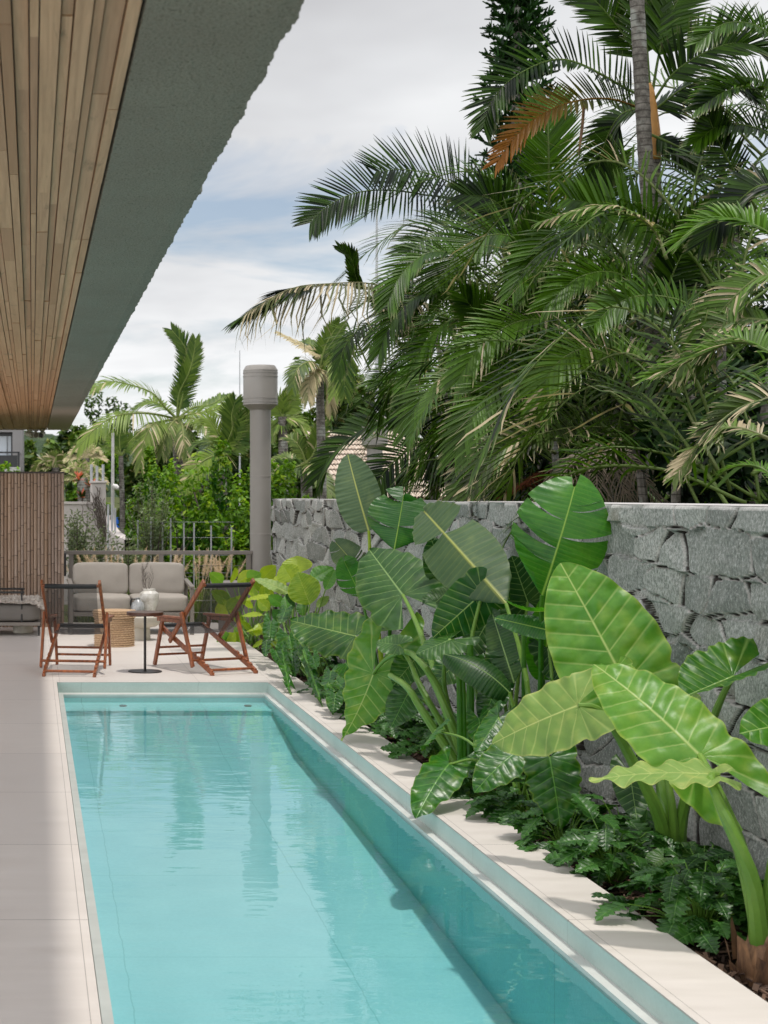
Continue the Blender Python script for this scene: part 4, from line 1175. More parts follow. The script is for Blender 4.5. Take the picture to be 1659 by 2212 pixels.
add_leaf(p2, z4(900, 1530), 6.75, z4(842, 1570), 6.7, 60, M['ear_dark'], N=(-0.1, -0.6, 1), nv=6, tint=0.7, rim=0.2, b=0.5)

# --- glossy philodendron with drooping heart leaves
B3 = at(1125, 1755, 8.1)
p3 = thing('heartleaf_plant', 'dark glossy plant with drooping heart shaped leaves left of the big lime elephant ear', 'plant', (B3.x, B3.y, B3.z), 'glossy heart leaved plants')
for (aa, Ya, tt, Yt, w, kw) in (
    (zd(350, 1232), 8.35, zd(92, 1655), 8.05, 100, dict(b=0.42, tint=0.55, N=(-0.45, -0.8, 0.5), fold=-0.12, bow=0.05)),
    (zd(868, 1140), 8.0, zd(550, 1455), 7.9, 96, dict(b=0.22, tint=0.5, N=(-0.45, -0.8, 0.55), bow=0.06)),
    (zd(1136, 1178), 7.55, zd(1222, 1735), 7.4, 122, dict(b=0.30, tint=0.35, N=(-0.15, -1, 0.35), bow=0.05, wave=0.035, sinus=0.6, lobes=0.10)),
    (zd(735, 870), 8.35, zd(560, 1140), 8.2, 66, dict(b=0.5, tint=0.4, N=(-0.6, -0.8, 0.3), fold=-0.3)),
    (zd(240, 970), 8.6, zd(130, 1110), 8.4, 50, dict(b=0.6, tint=0.5, N=(-0.9, -0.4, 0.3), fold=-0.4)),
    (zd(700, 1000), 8.3, zd(590, 1200), 8.15, 60, dict(b=0.4, tint=0.3, N=(-0.5, -0.8, 0.3)))):
    add_leaf(p3, aa, Ya, tt, Yt, w, M['gloss'], nv=7, quilt=0.014, rim=0.45, **{**dict(wave=0.022), **kw})
    add_stalk(p3, [B3, B3.lerp(PT(aa, Ya), 0.5) + Vector((0, 0.05, 0.12)), PT(aa, Ya)], 0.010, 0.006)

# --- middle elephant ear clump
B4 = at(1012, 1660, 9.4)
p4 = thing('elephant_ear_plant', 'tall elephant ear with folded pale leaf dangling over the coping at mid pool', 'plant', (B4.x, B4.y, B4.z), g1)
a = z3(862, 1460)
add_leaf(p4, a, 10.5, z3(676, 1855), 10.42, 175, M['ear_lime'], N=(-0.55, -0.70, 0.45), nv=7, b=0.98, fw=1.5, quilt=0.014, wave=0.035, fold=-0.30, tint=0.2, rim=0.6, bow=-0.05, sinus=0.42)
add_stalk(p4, [B4, at(*z3(1330, 1780), 9.35), at(*z3(1230, 1530), 9.4), at(*z3(1130, 1380), 9.5), at(*z3(1040, 1330), 9.9), at(*z3(930, 1380), 10.3), PT(a, 10.5)], 0.036, 0.010)
a = z3(1035, 1000)
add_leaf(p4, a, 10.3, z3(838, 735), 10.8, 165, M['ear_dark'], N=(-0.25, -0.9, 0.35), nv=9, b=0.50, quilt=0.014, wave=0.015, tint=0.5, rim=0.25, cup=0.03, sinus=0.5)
add_stalk(p4, [B4, at(*z3(1280, 1620), 9.55), at(*z3(1180, 1330), 9.8), at(*z3(1090, 1110), 10.1), PT(a, 10.3)], 0.030, 0.010)
a = z3(1500, 990)
add_leaf(p4, a, 9.15, z3(1212, 1250), 9.3, 110, M['ear'], N=(-0.5, -0.7, -0.3), nv=8, b=0.30, quilt=0.010, tint=0.05, rim=0.05, fold=-0.2, wave=0.012)
add_stalk(p4, [B4 + Vector((0.03, 0, 0)), at(*z3(1425, 1500), 9.2), at(*z3(1440, 1250), 9.2), PT(a, 9.15)], 0.022, 0.009)
a = z3(1310, 1262)
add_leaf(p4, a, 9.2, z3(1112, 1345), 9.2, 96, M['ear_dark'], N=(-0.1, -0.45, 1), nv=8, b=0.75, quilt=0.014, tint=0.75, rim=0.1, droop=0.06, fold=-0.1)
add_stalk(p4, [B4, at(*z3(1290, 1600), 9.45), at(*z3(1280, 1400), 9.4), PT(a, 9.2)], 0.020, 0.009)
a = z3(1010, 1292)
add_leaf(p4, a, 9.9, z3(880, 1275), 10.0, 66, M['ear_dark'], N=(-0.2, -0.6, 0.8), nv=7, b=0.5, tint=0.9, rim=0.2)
add_stalk(p4, [B4, at(*z3(1150, 1560), 9.7), at(*z3(1080, 1400), 9.85), PT(a, 9.9)], 0.026, 0.009)
add_stalk(p4, [B4 + Vector((-0.05, 0, 0)), at(*z3(1150, 1680), 9.5), at(*z3(1060, 1540), 9.6), at(*z3(960, 1470), 9.85)], 0.030, 0.016)
add_leaf(p4, z3(1230, 1040), 9.8, z3(1320, 960), 9.9, 55, M['ear_dark'], N=(-0.2, -0.8, 0.4), nv=7, tint=0.6, rim=0.1)
add_leaf(p4, z3(1480, 1720), 9.0, z3(1500, 1880), 8.9, 62, M['gloss'], N=(-0.6, -0.8, 0.3), nv=6, tint=0.4, rim=0.3)

# --- broad elephant ear further along the pool
B5 = Vector((2.74, 13.0, -0.07))
p5 = thing('elephant_ear_plant', 'elephant ear with one broad flat leaf reaching left over the far coping', 'plant', (B5.x, B5.y, B5.z), g1)
a = z3(755, 1240)
add_leaf(p5, a, 13.2, z3(376, 1150), 13.6, 150, M['ear'], N=(-0.12, -0.62, 0.8), nv=9, b=0.36, quilt=0.012, wave=0.022, tint=0.40, rim=0.4, sinus=0.55, cup=0.03)
add_stalk(p5, [B5, at(*z3(880, 1400), 13.0), at(*z3(820, 1310), 13.1), PT(a, 13.2)], 0.024, 0.009)
for (aa, Ya, tt, Yt, w, mt, kw) in (
    (z3(700, 1400), 11.7, z3(760, 1480), 11.5, 55, 'gloss', dict(N=(-0.5, -0.8, 0.3))),
    (z3(640, 1500), 11.9, z3(740, 1600), 11.6, 66, 'gloss', dict(N=(-0.2, -0.8, 0.6))),
    (z3(690, 1545), 11.8, z3(590, 1545), 11.7, 50, 'ear', dict(N=(-0.1, -0.5, 0.9), wave=0.05)),
    (z3(640, 1580), 11.6, z3(628, 1690), 11.5, 40, 'gloss', dict(N=(-0.4, -0.9, 0.2)))):
    add_leaf(p5, aa, Ya, tt, Yt, w, M[mt], nv=6, tint=0.4, rim=0.3, quilt=0.02, b=0.3, **kw)
    add_stalk(p5, [B5, B5.lerp(PT(aa, Ya), 0.55) + Vector((0, 0, 0.1)), PT(aa, Ya)], 0.012, 0.006)

# --- white bird of paradise clumps (paddle leaves)
g2 = 'paddle leaved plants against the wall'
def paddle(root, a, Ya, t, Yt, w, mat, **kw):
    kw = {**dict(kind='paddle', nv=26, quilt=0.0035, wave=0.006, rows=96, cols=12, rim=0.12, tint=0.45, veinw=1.0), **kw}
    return add_leaf(root, a, Ya, t, Yt, w, M[mat], **kw)
B6 = at(1150, 1690, 8.75); B6.x = min(B6.x, 2.75)
p6 = thing('bird_of_paradise_plant', 'paddle leaved plant with split bright green leaf rising above the middle of the stone wall', 'plant', (B6.x, B6.y, -0.07), g2)
q = paddle(p6, z4(400, 452), 8.35, z4(535, 5), 8.45, 205, 'paddle', N=(-0.10, -0.95, 0.1), splits=6, tint=0.4, bow=0.05)
add_stalk(p6, [(B6.x, B6.y, -0.07), at(*z4(392, 900), 8.6), at(*z4(396, 640), 8.4), q], 0.022, 0.011, M['paddle'])
q = paddle(p6, z3(1640, 1050), 9.0, z3(1158, 508), 9.9, 150, 'paddle_grey', N=(-0.55, -0.8, 0.45), splits=1, bow=0.09, tint=0.5)
add_stalk(p6, [(B6.x, B6.y, -0.07), at(*z4(345, 880), 8.75), at(*z4(310, 680), 8.85), q], 0.020, 0.010)
q = paddle(p6, z4(405, 800), 8.55, z4(440, 425), 8.5, 92, 'paddle', N=(0.1, -1, 0), splits=0, tint=0.5)
add_stalk(p6, [(B6.x, B6.y, -0.07), at(*z4(400, 950), 8.6), q], 0.018, 0.01, M['paddle'])
paddle(p6, z4(490, 610), 8.25, z4(205, 545), 8.5, 58, 'paddle', N=(-0.2, -0.7, 0.6), splits=0, tint=0.05)
paddle(p6, z4(466, 505), 8.25, z4(245, 470), 8.5, 26, 'paddle', N=(0.1, 0.3, 1), splits=0, tint=0.8, fold=0.5, bow=-0.12)
q = paddle(p6, zd(822, 672), 8.75, zd(310, 372), 8.95, 84, 'ear_dark', N=(-0.2, -0.55, 0.8), tint=0.05, bow=0.12, droop=0.1)
add_stalk(p6, [(B6.x, B6.y, -0.07), at(*zd(880, 900), 8.75), q], 0.016, 0.009)
paddle(p6, zd(860, 600), 8.9, zd(690, 60), 9.1, 66, 'ear_dark', N=(-0.3, -0.9, 0.2), tint=0.0, splits=2)
for (x0, y0, x1, y1, Y, r_) in ((440, 960, 425, 500, 9.0, 0.014), (470, 960, 455, 490, 9.0, 0.012), (520, 1000, 515, 300, 9.1, 0.018), (940, 700, 935, 190, 8.8, 0.012)):
    add_stalk(p6, [at(*zd(x0, y0 + 250), Y), at(*zd((x0 + x1) / 2, (y0 + y1) / 2), Y), at(*zd(x1, y1), Y)], r_ * 1.4, r_, M['paddle'])
B7 = at(842, 1520, 12.7); B7.x = min(B7.x, 2.78)
p7 = thing('bird_of_paradise_plant', 'paddle leaved plant whose tallest leaf stands above the far part of the stone wall', 'plant', (B7.x, B7.y, -0.07), g2)
q = paddle(p7, z3(835, 625), 12.9, z3(712, 176), 13.3, 96, 'paddle_grey', N=(-0.35, -0.9, 0.15), tint=0.35, bow=0.04, rim=0.05, fold=0.12)
add_stalk(p7, [(B7.x, B7.y, -0.07), at(*z3(900, 1300), 12.7), at(*z3(850, 850), 12.8), q], 0.026, 0.012, M['lime'])
q = paddle(p7, z3(985, 730), 12.0, z3(1040, 412), 12.2, 138, 'paddle', N=(-0.1, -0.95, 0.2), splits=3, tint=0.0, bow=0.03)
add_stalk(p7, [(B7.x, B7.y, -0.07), at(*z3(960, 1200), 12.4), q], 0.022, 0.011, M['paddle'])
q = paddle(p7, z3(800, 870), 12.9, z3(640, 690), 13.1, 66, 'paddle_grey', N=(-0.2, -0.9, 0.3), splits=3, tint=0.1)
q = paddle(p7, z3(790, 1010), 12.9, z3(690, 800), 12.9, 70, 'paddle', N=(-0.5, -0.8, 0.2), splits=3, tint=0.55)
add_stalk(p7, [(B7.x, B7.y, -0.07), at(*z3(850, 1250), 12.8), q], 0.018, 0.010, M['paddle'])

# --- lime calathea clump at the far end
B8 = at(640, 1440, 15.0)
p8 = thing('calathea_plant', 'lime yellow round leaved plant before the end of the stone wall and the vent post', 'plant', (B8.x, B8.y, -0.07), 'lime leaved plants')
heroes = (
    (545, 270, 545, 100, 300, 15.6, 'lime', 0.75, 0), (500, 355, 395, 185, 240, 15.3, 'lime', 0.55, 0),
    (670, 585, 545, 258, 330, 14.8, 'lime', 0.15, 0), (680, 340, 905, 215, 190, 15.0, 'paddle', 0.75, 0.2),
    (825, 440, 918, 235, 120, 14.9, 'paddle', 0.9, 0), (520, 495, 105, 325, 150, 15.4, 'ear_pale', 0.5, 0.4),
    (405, 590, 255, 495, 130, 15.6, 'paddle', 0.85, 0), (270, 640, 150, 540, 120, 16.0, 'lime', 0.3, 0),
    (200, 690, -10, 700, 120, 16.0, 'lime', 0.6, 0.6), (310, 500, 15, 545, 90, 16.2, 'lime', 0.9, 0.5),
    (600, 700, 590, 530, 120, 15.0, 'paddle', 0.4, 0), (740, 610, 860, 500, 90, 14.9, 'ear_pale', 0.4, 0),
    (215, 955, 95, 1010, 90, 15.4, 'lime', 0.3, 0.4), (200, 820, 30, 860, 70, 15.8, 'lime', 0.9, 0.6),
    (390, 470, 330, 300, 150, 15.9, 'lime', 0.8, 0), (450, 640, 420, 500, 110, 15.2, 'paddle', 0.6, 0), (140, 900, 160, 770, 90, 15.8, 'lime', 0.6, 0))
for k, (ax, ay, tx, ty, w, Y, mt, tn, up) in enumerate(heroes):
    q = add_leaf(p8, ze(ax, ay), Y, ze(tx, ty), Y + 0.1, w * 0.217, M[mt], kind='ovate', N=(-0.2, -0.9 + up, 0.25 + up), nv=14, quilt=0.006, wave=0.012, tint=tn, rim=0.35, rows=32, cols=9, fold=0.1, bow=0.03, veinw=0.5)
    add_stalk(p8, [(B8.x + 0.1 * math.sin(k), B8.y + 0.12 * math.cos(k * 2.3), -0.07), Vector((B8.x, Y, 0)).lerp(q, 0.6), q], 0.010, 0.006)
rnd = random.Random(77)
B9 = Vector((2.35, 17.6, -0.07))
p9 = thing('calathea_plant', 'lime yellow leaved plant behind the right folding chair and the dark plinth', 'plant', tuple(B9), 'lime leaved plants')
for k in range(26):
    px = rnd.uniform(480, 590); py = rnd.uniform(1245, 1400); Y = rnd.uniform(16.6, 18.3)
    if px < 540: Y = max(Y, 17.7)
    an = rnd.uniform(-2.6, -0.5); L = rnd.uniform(32, 52)
    q = add_leaf(p9, (px, py), Y, (px + L * math.cos(an), py + L * math.sin(an) * 0.8), Y - 0.1, rnd.uniform(24, 36), M['lime'] if rnd.random() < 0.7 else M['ear_lime'], kind='ovate', N=(rnd.uniform(-.5, .5), -0.7, rnd.uniform(0, 0.8)), nv=12, quilt=0.006, wave=0.015, tint=rnd.random(), rim=0.35, rows=18, cols=6, fold=0.1, bow=0.04, veinw=0.5)
    add_stalk(p9, [B9 + Vector((rnd.uniform(-.1, .1), rnd.uniform(-.2, .2), 0)), B9.lerp(q, 0.6) + Vector((0, 0, 0.05)), q], 0.008, 0.005)

# --- glossy hanging leaves at the far corner of the pool
B10 = Vector((2.50, 13.9, -0.07))
p10 = thing('heartleaf_plant', 'deep green glossy plant with long wavy leaves hanging by the far corner of the pool', 'plant', tuple(B10), 'glossy heart leaved plants')
for (ax, ay, Ya, tx, ty, Yt, w, kw) in (
    (285, 760, 15.2, 262, 990, 15.0, 165, dict(b=0.5, tint=0.5)), (465, 895, 14.2, 512, 1155, 14.0, 275, dict(b=0.38, tint=0.45, quilt=0.035)),
    (400, 1030, 13.8, 478, 1478, 12.95, 115, dict(b=0.15, tint=0.5, wave=0.05)), (608, 1040, 13.2, 802, 1602, 12.2, 120, dict(b=0.12, tint=0.25, wave=0.03, fold=-0.5)),
    (900, 1470, 12.0, 905, 1685, 11.75, 120, dict(b=0.3, tint=0.3)), (1040, 1425, 11.9, 850, 1415, 11.8, 160, dict(b=0.3, tint=0.75, wave=0.05)),
    (560, 1000, 13.8, 545, 1265, 13.5, 120, dict(b=0.3, tint=0.35)), (500, 1150, 13.6, 520, 1310, 13.4, 140, dict(b=0.4, tint=0.2)),
    (330, 1040, 14.4, 395, 1200, 14.1, 120, dict(b=0.3, tint=0.6)), (360, 700, 15.0, 300, 640, 15.0, 110, dict(b=0.5, tint=0.6)),
    (700, 1100, 12.9, 740, 1230, 12.7, 130, dict(b=0.4, tint=0.5)), (1030, 1230, 12.2, 1010, 1280, 12.0, 110, dict(b=0.5, tint=0.7)),
    (430, 640, 15.0, 380, 780, 14.8, 150, dict(b=0.4, tint=0.3)), (520, 560, 15.0, 430, 480, 15.0, 90, dict(b=0.3, tint=0.1)),
    (240, 960, 15.0, 230, 1110, 14.7, 100, dict(b=0.3, tint=0.1)), (880, 1250, 12.4, 860, 1390, 12.2, 150, dict(b=0.4, tint=0.15))):
    q = add_leaf(p10, ze(ax, ay), Ya, ze(tx, ty), Yt, w * 0.217, M['gloss'], nv=9, rim=0.3, rows=44, cols=9,
                 **{**dict(quilt=0.022, wave=0.028, N=(-0.4, -0.85, 0.35)), **kw})
    add_stalk(p10, [(B10.x, q.y * 0.5 + B10.y * 0.5, -0.07), Vector((B10.x, q.y, 0.0)).lerp(q, 0.6) + Vector((0, 0, 0.08)), q], 0.009, 0.005)

# --- more dark leaves that fill the middle of the bed
B11 = Vector((2.78, 9.25, -0.07))
p11 = thing('elephant_ear_plant', 'dark elephant ear filling the gap between the tall stalks at mid bed', 'plant', tuple(B11), g1)
for (ax, ay, tx, ty, Y, w, mt, kw) in (
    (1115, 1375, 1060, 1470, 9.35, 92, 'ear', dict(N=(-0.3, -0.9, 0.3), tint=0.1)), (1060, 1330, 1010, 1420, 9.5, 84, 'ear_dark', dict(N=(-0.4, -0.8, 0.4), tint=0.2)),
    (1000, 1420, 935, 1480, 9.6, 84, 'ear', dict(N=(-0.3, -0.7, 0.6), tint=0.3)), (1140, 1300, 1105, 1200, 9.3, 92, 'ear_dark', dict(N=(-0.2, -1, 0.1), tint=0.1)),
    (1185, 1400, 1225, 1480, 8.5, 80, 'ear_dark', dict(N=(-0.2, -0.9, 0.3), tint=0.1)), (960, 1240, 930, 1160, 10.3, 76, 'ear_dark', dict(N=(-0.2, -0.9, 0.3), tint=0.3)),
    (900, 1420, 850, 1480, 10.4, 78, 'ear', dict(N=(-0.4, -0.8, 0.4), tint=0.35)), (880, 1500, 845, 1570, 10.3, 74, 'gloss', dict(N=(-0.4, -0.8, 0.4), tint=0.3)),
    (1075, 1480, 1040, 1560, 9.1, 66, 'gloss', dict(N=(-0.4, -0.9, 0.3), tint=0.2))):
    q = add_leaf(p11, (ax, ay), Y, (tx, ty), Y - 0.05, w, M[mt], nv=8, b=0.42, quilt=0.012, wave=0.02, rim=0.15, **kw)
    add_stalk(p11, [(2.72, q.y * 0.5 + 4.62, -0.07), Vector((2.74, q.y, 0.0)).lerp(q, 0.6) + Vector((0, 0, 0.06)), q], 0.016, 0.008)

# --- low lobed shrubs under them
def shrub(x, y, rad, nleaf, label, seed, mat='shrub', size=0.15, dark=0.0):
    rr = random.Random(seed)
    th = thing('lobed_shrub', label, 'shrub', (x, y, -0.07), 'low lobed leaf shrubs in the planting bed')
    mbf = MB(); mbs = MB()
    for k in range(nleaf):
        an = rr.uniform(0, 2 * math.pi); el = rr.uniform(0.10, 1.35)
        rr_ = rad * rr.uniform(0.45, 1.0)
        d = Vector((math.cos(an) * math.cos(el), math.sin(an) * math.cos(el), math.sin(el) * 0.85))
        q = d * rr_
        q.x = min(q.x, WALLX - 0.09 - x); q.z += 0.05
        t_ = (Vector((d.x, d.y, 0)).normalized() * rr.uniform(0.5, 1.0) + Vector((rr.uniform(-.4, .4), rr.uniform(-.4, .4), rr.uniform(-0.9, 0.25)))).normalized()
        L = size * rr.uniform(0.7, 1.2)
        if q.x + t_.x * L > WALLX - 0.04 - x: t_.x = -abs(t_.x) * 0.5; t_.normalize()
        if q.z + t_.z * L < 0.045: t_.z = (0.05 - q.z) / L; t_.normalize()
        nrm = (d + VZ * 0.7 + Vector((rr.uniform(-.3, .3), rr.uniform(-.5, .1), 0))).normalized()
        leaf_mesh(mbf, q, q + t_ * L, L * rr.uniform(0.6, 0.8), nrm, 'ovate', 26, 5, 6, quilt=0.03, wave=0.02, fold=0.12, bow=0.06, tint=rr.uniform(0.1, 0.9), rim=0.25, seed=seed * 100 + k, lobes=0.42, veinw=1.2)
        mbs.tube(spline([(0.02 * math.cos(an), 0.02 * math.sin(an), 0), q * 0.55 + Vector((0, 0, 0.03)), q], 6), [0.004, 0.004, 0.0035, 0.003, 0.003, 0.0025, 0.002], 5, (0, 0.5, 0))
    mbf.build('foliage', M[mat], th, True, auto=False); mbs.build('stems', M['stalk'], th, True)
for args in (
    (2.50, 6.95, 0.27, 62, 'lobed leaf shrub at the foot of the big lime elephant ear, against the coping', 31),
    (2.52, 6.10, 0.30, 80, 'lobed leaf shrub nearest the front, left of the brown corm', 32),
    (2.50, 8.05, 0.26, 52, 'dark lobed shrub spreading on the coping under the drooping heart leaves', 33),
    (2.76, 7.55, 0.24, 44, 'lobed shrub close to the wall behind the drooping heart leaves', 34),
    (2.80, 6.0, 0.25, 44, 'lobed shrub between the lime elephant ear and the lower right corner, close to the wall', 35),
    (2.50, 9.9, 0.26, 54, 'dark lobed shrub left of the tall elephant ear stalks at mid pool', 36),
    (2.74, 9.1, 0.26, 40, 'dark lobed shrub close to the wall behind the middle elephant ear stalks', 37),
    (2.47, 10.9, 0.25, 50, 'dark lobed shrub under the dangling pale elephant ear tip', 38),
    (2.48, 12.0, 0.25, 50, 'dark lobed shrub below the broad flat elephant ear leaf', 39),
    (2.48, 13.0, 0.26, 46, 'dark lobed shrub beside the long wavy hanging leaves', 40),
    (2.80, 6.75, 0.22, 40, 'lobed shrub close to the wall right behind the big lime elephant ear stalks', 44),
    (2.46, 7.45, 0.22, 46, 'lobed shrub on the coping edge between drooping heart leaves and big lime elephant ear', 45),
    (2.48, 8.65, 0.25, 50, 'dark lobed shrub under the leftmost drooping heart leaf', 46),
    (2.80, 10.4, 0.25, 44, 'dark lobed shrub close to the wall left of the middle elephant ear stalks', 47),
    (2.46, 11.45, 0.22, 40, 'small dark lobed shrub between the dangling pale tip and the broad flat leaf', 42),
    (2.66, 12.5, 0.28, 46, 'dark lobed shrub by the wall under the tallest paddle leaf', 43),
    (2.62, 14.8, 0.26, 40, 'dark lobed shrub below the lime leaves at the far end of the bed', 41)):
    shrub(*args)

# bark chips over the soil
rnd = random.Random(71); mb = MB()
for _ in range(2600):
    x = rnd.uniform(BED0 + 0.02, WALLX - 0.03); y = rnd.uniform(5.0, 11.0) if rnd.random() < 0.8 else rnd.uniform(11, 19)
    c = Vector((x, y, -0.075 + 0.05 * mnoise.noise((x * 5, y * 5, 0)) + rnd.uniform(0.0, 0.03)))
    d = Vector((rnd.uniform(-1, 1), rnd.uniform(-1, 1), rnd.uniform(-.35, .35))).normalized() * rnd.uniform(0.012, 0.04)
    mb.bar(c - d, c + d, rnd.uniform(0.008, 0.02), rnd.uniform(0.003, 0.007), (rnd.uniform(-.4, .4), rnd.uniform(-.4, .4), 1), (rnd.random(), 0, 0))
t = NT('bark_chip'); r, g, b = t.tint(); t.pbr(t.mix(r, (0.03, 0.017, 0.011), (0.17, 0.10, 0.065)), 0.9)
tag(mb.build('bark_chips', t.m), kind='stuff')
# ------------------------------------------------------------------ palms behind the wall
def z6(x, y): return (960.5 + 0.42106 * x, 0.42106 * y)
def z7(x, y): return (960.5 + 0.42106 * x, 523.9 + 0.42106 * y)
def zc(x, y): return (611.2 + 0.3158 * x, 244.5 + 0.3158 * y)
def z5(x, y): return (489 + 0.3684 * x, 489 + 0.3684 * y)

def frond_mesh(mb, path, L, n=46, up=(0, 0, 1), lift=0.5, droop=0.35, lw=0.03, a0=68, a1=22, start=0.12, rw=0.012,
               dry=0.0, drytip=0.15, tint=0.5, seed=0, sides=(1, -1), curl=0.0, seg=4, tipmin=0.35, keel=True, drygrad=False):
    rr = random.Random(seed * 13 + 5)
    K = 24
    P = spline(path, K)
    rach_col = (min(1, dry + 0.12), 0.75, 0)
    mb.tube(P, [rw * (1 - 0.85 * i / K) + 0.0012 for i in range(K + 1)], 5, rach_col)
    U0 = Vector(up).normalized()
    vs = []; fs = []; cs = []
    for i in range(n):
        t = start + (0.995 - start) * (i + rr.uniform(-0.25, 0.25)) / (n - 1); t = min(max(t, 0.02), 0.995)
        u = t * K; k = min(int(u), K - 1); f = u - k
        p = P[k].lerp(P[k + 1], f); T = (P[min(k + 2, K)] - P[max(k - 1, 0)]).normalized()
        S = T.cross(U0)
        if S.length < 0.05: S = T.cross(Vector((0, 1, 0.1)))
        S.normalize(); Nn = S.cross(T)
        prof = max(tipmin, math.sin(math.pi * (0.12 + 0.74 * t)) ** 0.7)
        aa = R(a0 + (a1 - a0) * t ** 1.3)
        for sg in sides:
            if rr.random() < 0.02: continue
            l_ = L * prof * rr.uniform(0.88, 1.08)
            lf = lift + rr.uniform(-0.12, 0.12)
            d = (T * math.cos(aa + rr.uniform(-.06, .06)) + (S * sg * math.cos(lf) + Nn * math.sin(lf)) * math.sin(aa)).normalized()
            wd = d.cross(Nn)
            if wd.length < 0.1: wd = d.cross(S)
            wd.normalize()
            nl = wd.cross(d).normalized()
            g = min(1, max(0, tint + rr.uniform(-0.28, 0.28)))
            dq = dry * (min(1, max(0, (t - 0.42) / 0.5)) * 1.7 if drygrad else 1.0)
            dr = min(1.0, dq) if drygrad else (1.0 if rr.random() < dry else (dry * 0.5))
            w0 = lw * (1.06 if keel else 0.9) * rr.uniform(0.85, 1.15)
            base = len(vs)
            dd = 0.5 * droop * rr.uniform(0.6, 1.4); cu = curl * rr.uniform(0.2, 1.6)
            tipdry = drytip if rr.random() < 0.6 else 0.0
            for s_ in range(seg + 1):
                s = s_ / seg
                c = p + d * (l_ * s * (1 - 0.25 * dd * s)) - VZ * (dd * l_ * s * s) + (Vector((rr.uniform(-1, 1), rr.uniform(-1, 1), rr.uniform(-1, .3))) * cu * l_ * s ** 3)
                w = w0 * (0.55 + 1.3 * s - 1.75 * s * s if s < 0.95 else 0.06)
                w = max(w, 0.0012)
                col = (min(1, dr + (tipdry * 2.6 if s > 0.85 else 0)), g, s)
                if keel:
                    vs += [c - wd * w / 2 + nl * w * 0.16, c, c + wd * w / 2 + nl * w * 0.16]; cs += [col] * 3
                else:
                    vs += [c - wd * w / 2, c + wd * w / 2]; cs += [col] * 2
            m = 3 if keel else 2
            for s_ in range(seg):
                for q in range(m - 1):
                    a = base + s_ * m + q
                    fs.append((a, a + 1, a + m + 1, a + m))
    mb.add(vs, fs, cs)
    return mb

M['palm_dead'] = palm_material('withered_palm_frond', rgb(40, 50, 28), rgb(80, 84, 50), rgb(116, 104, 90))
fseed = [100]
def hero(root, pts, Lpx, mat='palm', **kw):
    fseed[0] += 1
    P = [at(*q) if len(q) == 3 else q for q in pts]
    Ym = P[len(P) // 2].y
    kw.setdefault('seed', fseed[0])
    o = frond_mesh(MB(), P, Lpx / F * Ym, **kw).build('frond', M[mat], None, True, auto=False)
    return reparent(o, root)
def D(q, Y): return (q[0], q[1], Y)

# shared arching fronds for the body of each clump (built along +x from the crown)
arch = []
for k in range(10):
    rr = random.Random(300 + k)
    L = rr.uniform(1.9, 2.5); rise = rr.uniform(0.5, 1.15); fall = rr.uniform(-0.6, 0.5)
    pts = [(0, 0, 0), (L * 0.25, rr.uniform(-.05, .05), rise * 0.72), (L * 0.55, rr.uniform(-.1, .1), rise), (L * 0.82, rr.uniform(-.15, .15), rise * 0.55 + fall * 0.4), (L * 0.98, rr.uniform(-.2, .2), fall)]
    pts = [Vector(p) for p in pts]
    mb = frond_mesh(MB(), pts, rr.uniform(0.42, 0.56), n=38, lift=rr.uniform(0.25, 0.65), droop=rr.uniform(0.2, 0.5), lw=0.034, dry=[0, 0.02, 0.0, 0.06, 0, 0.0, 0.12, 0.0, 0.03, 0.0][k], drytip=0.2, tint=rr.uniform(0.25, 0.75), seed=k, curl=0.08, rw=0.014, keel=False)
    arch.append(mb.mesh('palm_frond_mesh', M['palm'], True))
def cane_material():
    t = NT('ringed_palm_cane'); v = t.obj(); s = t.n('ShaderNodeSeparateXYZ'); t.l(v, s.inputs[0])
    w = t.math('MULTIPLY', t.math('ADD', s.outputs[2], t.math('MULTIPLY', t.noise(v, 6, 2, 0.5), 0.02)), 18.0)
    ring = t.math('LESS_THAN', t.math('FRACT', w), 0.16)
    n = t.noise(v, 14, 5, 0.7); n2 = t.noise(v, 4, 4, 0.6)
    c = t.mix(t.maprange(n, 0.35, 0.65, 0, 1), (0.055, 0.048, 0.040), (0.22, 0.20, 0.175))
    c = t.mix(t.ramp(n2, [(0.52, 0.0), (0.62, 0.6)]), c, (0.36, 0.37, 0.33))
    c = t.mix(t.math('MULTIPLY', ring, 0.75), c, (0.05, 0.042, 0.035))
    t.pbr(c, 0.85, t.bump(t.math('ADD', n, t.math('MULTIPLY', ring, -0.6)), 0.7, 0.012), spec=0.2); return t.m
M['cane'] = cane_material()
M['sheath'] = plain('orange_crownshaft', rgb(176, 126, 62), 0.5, 0.3, 6)

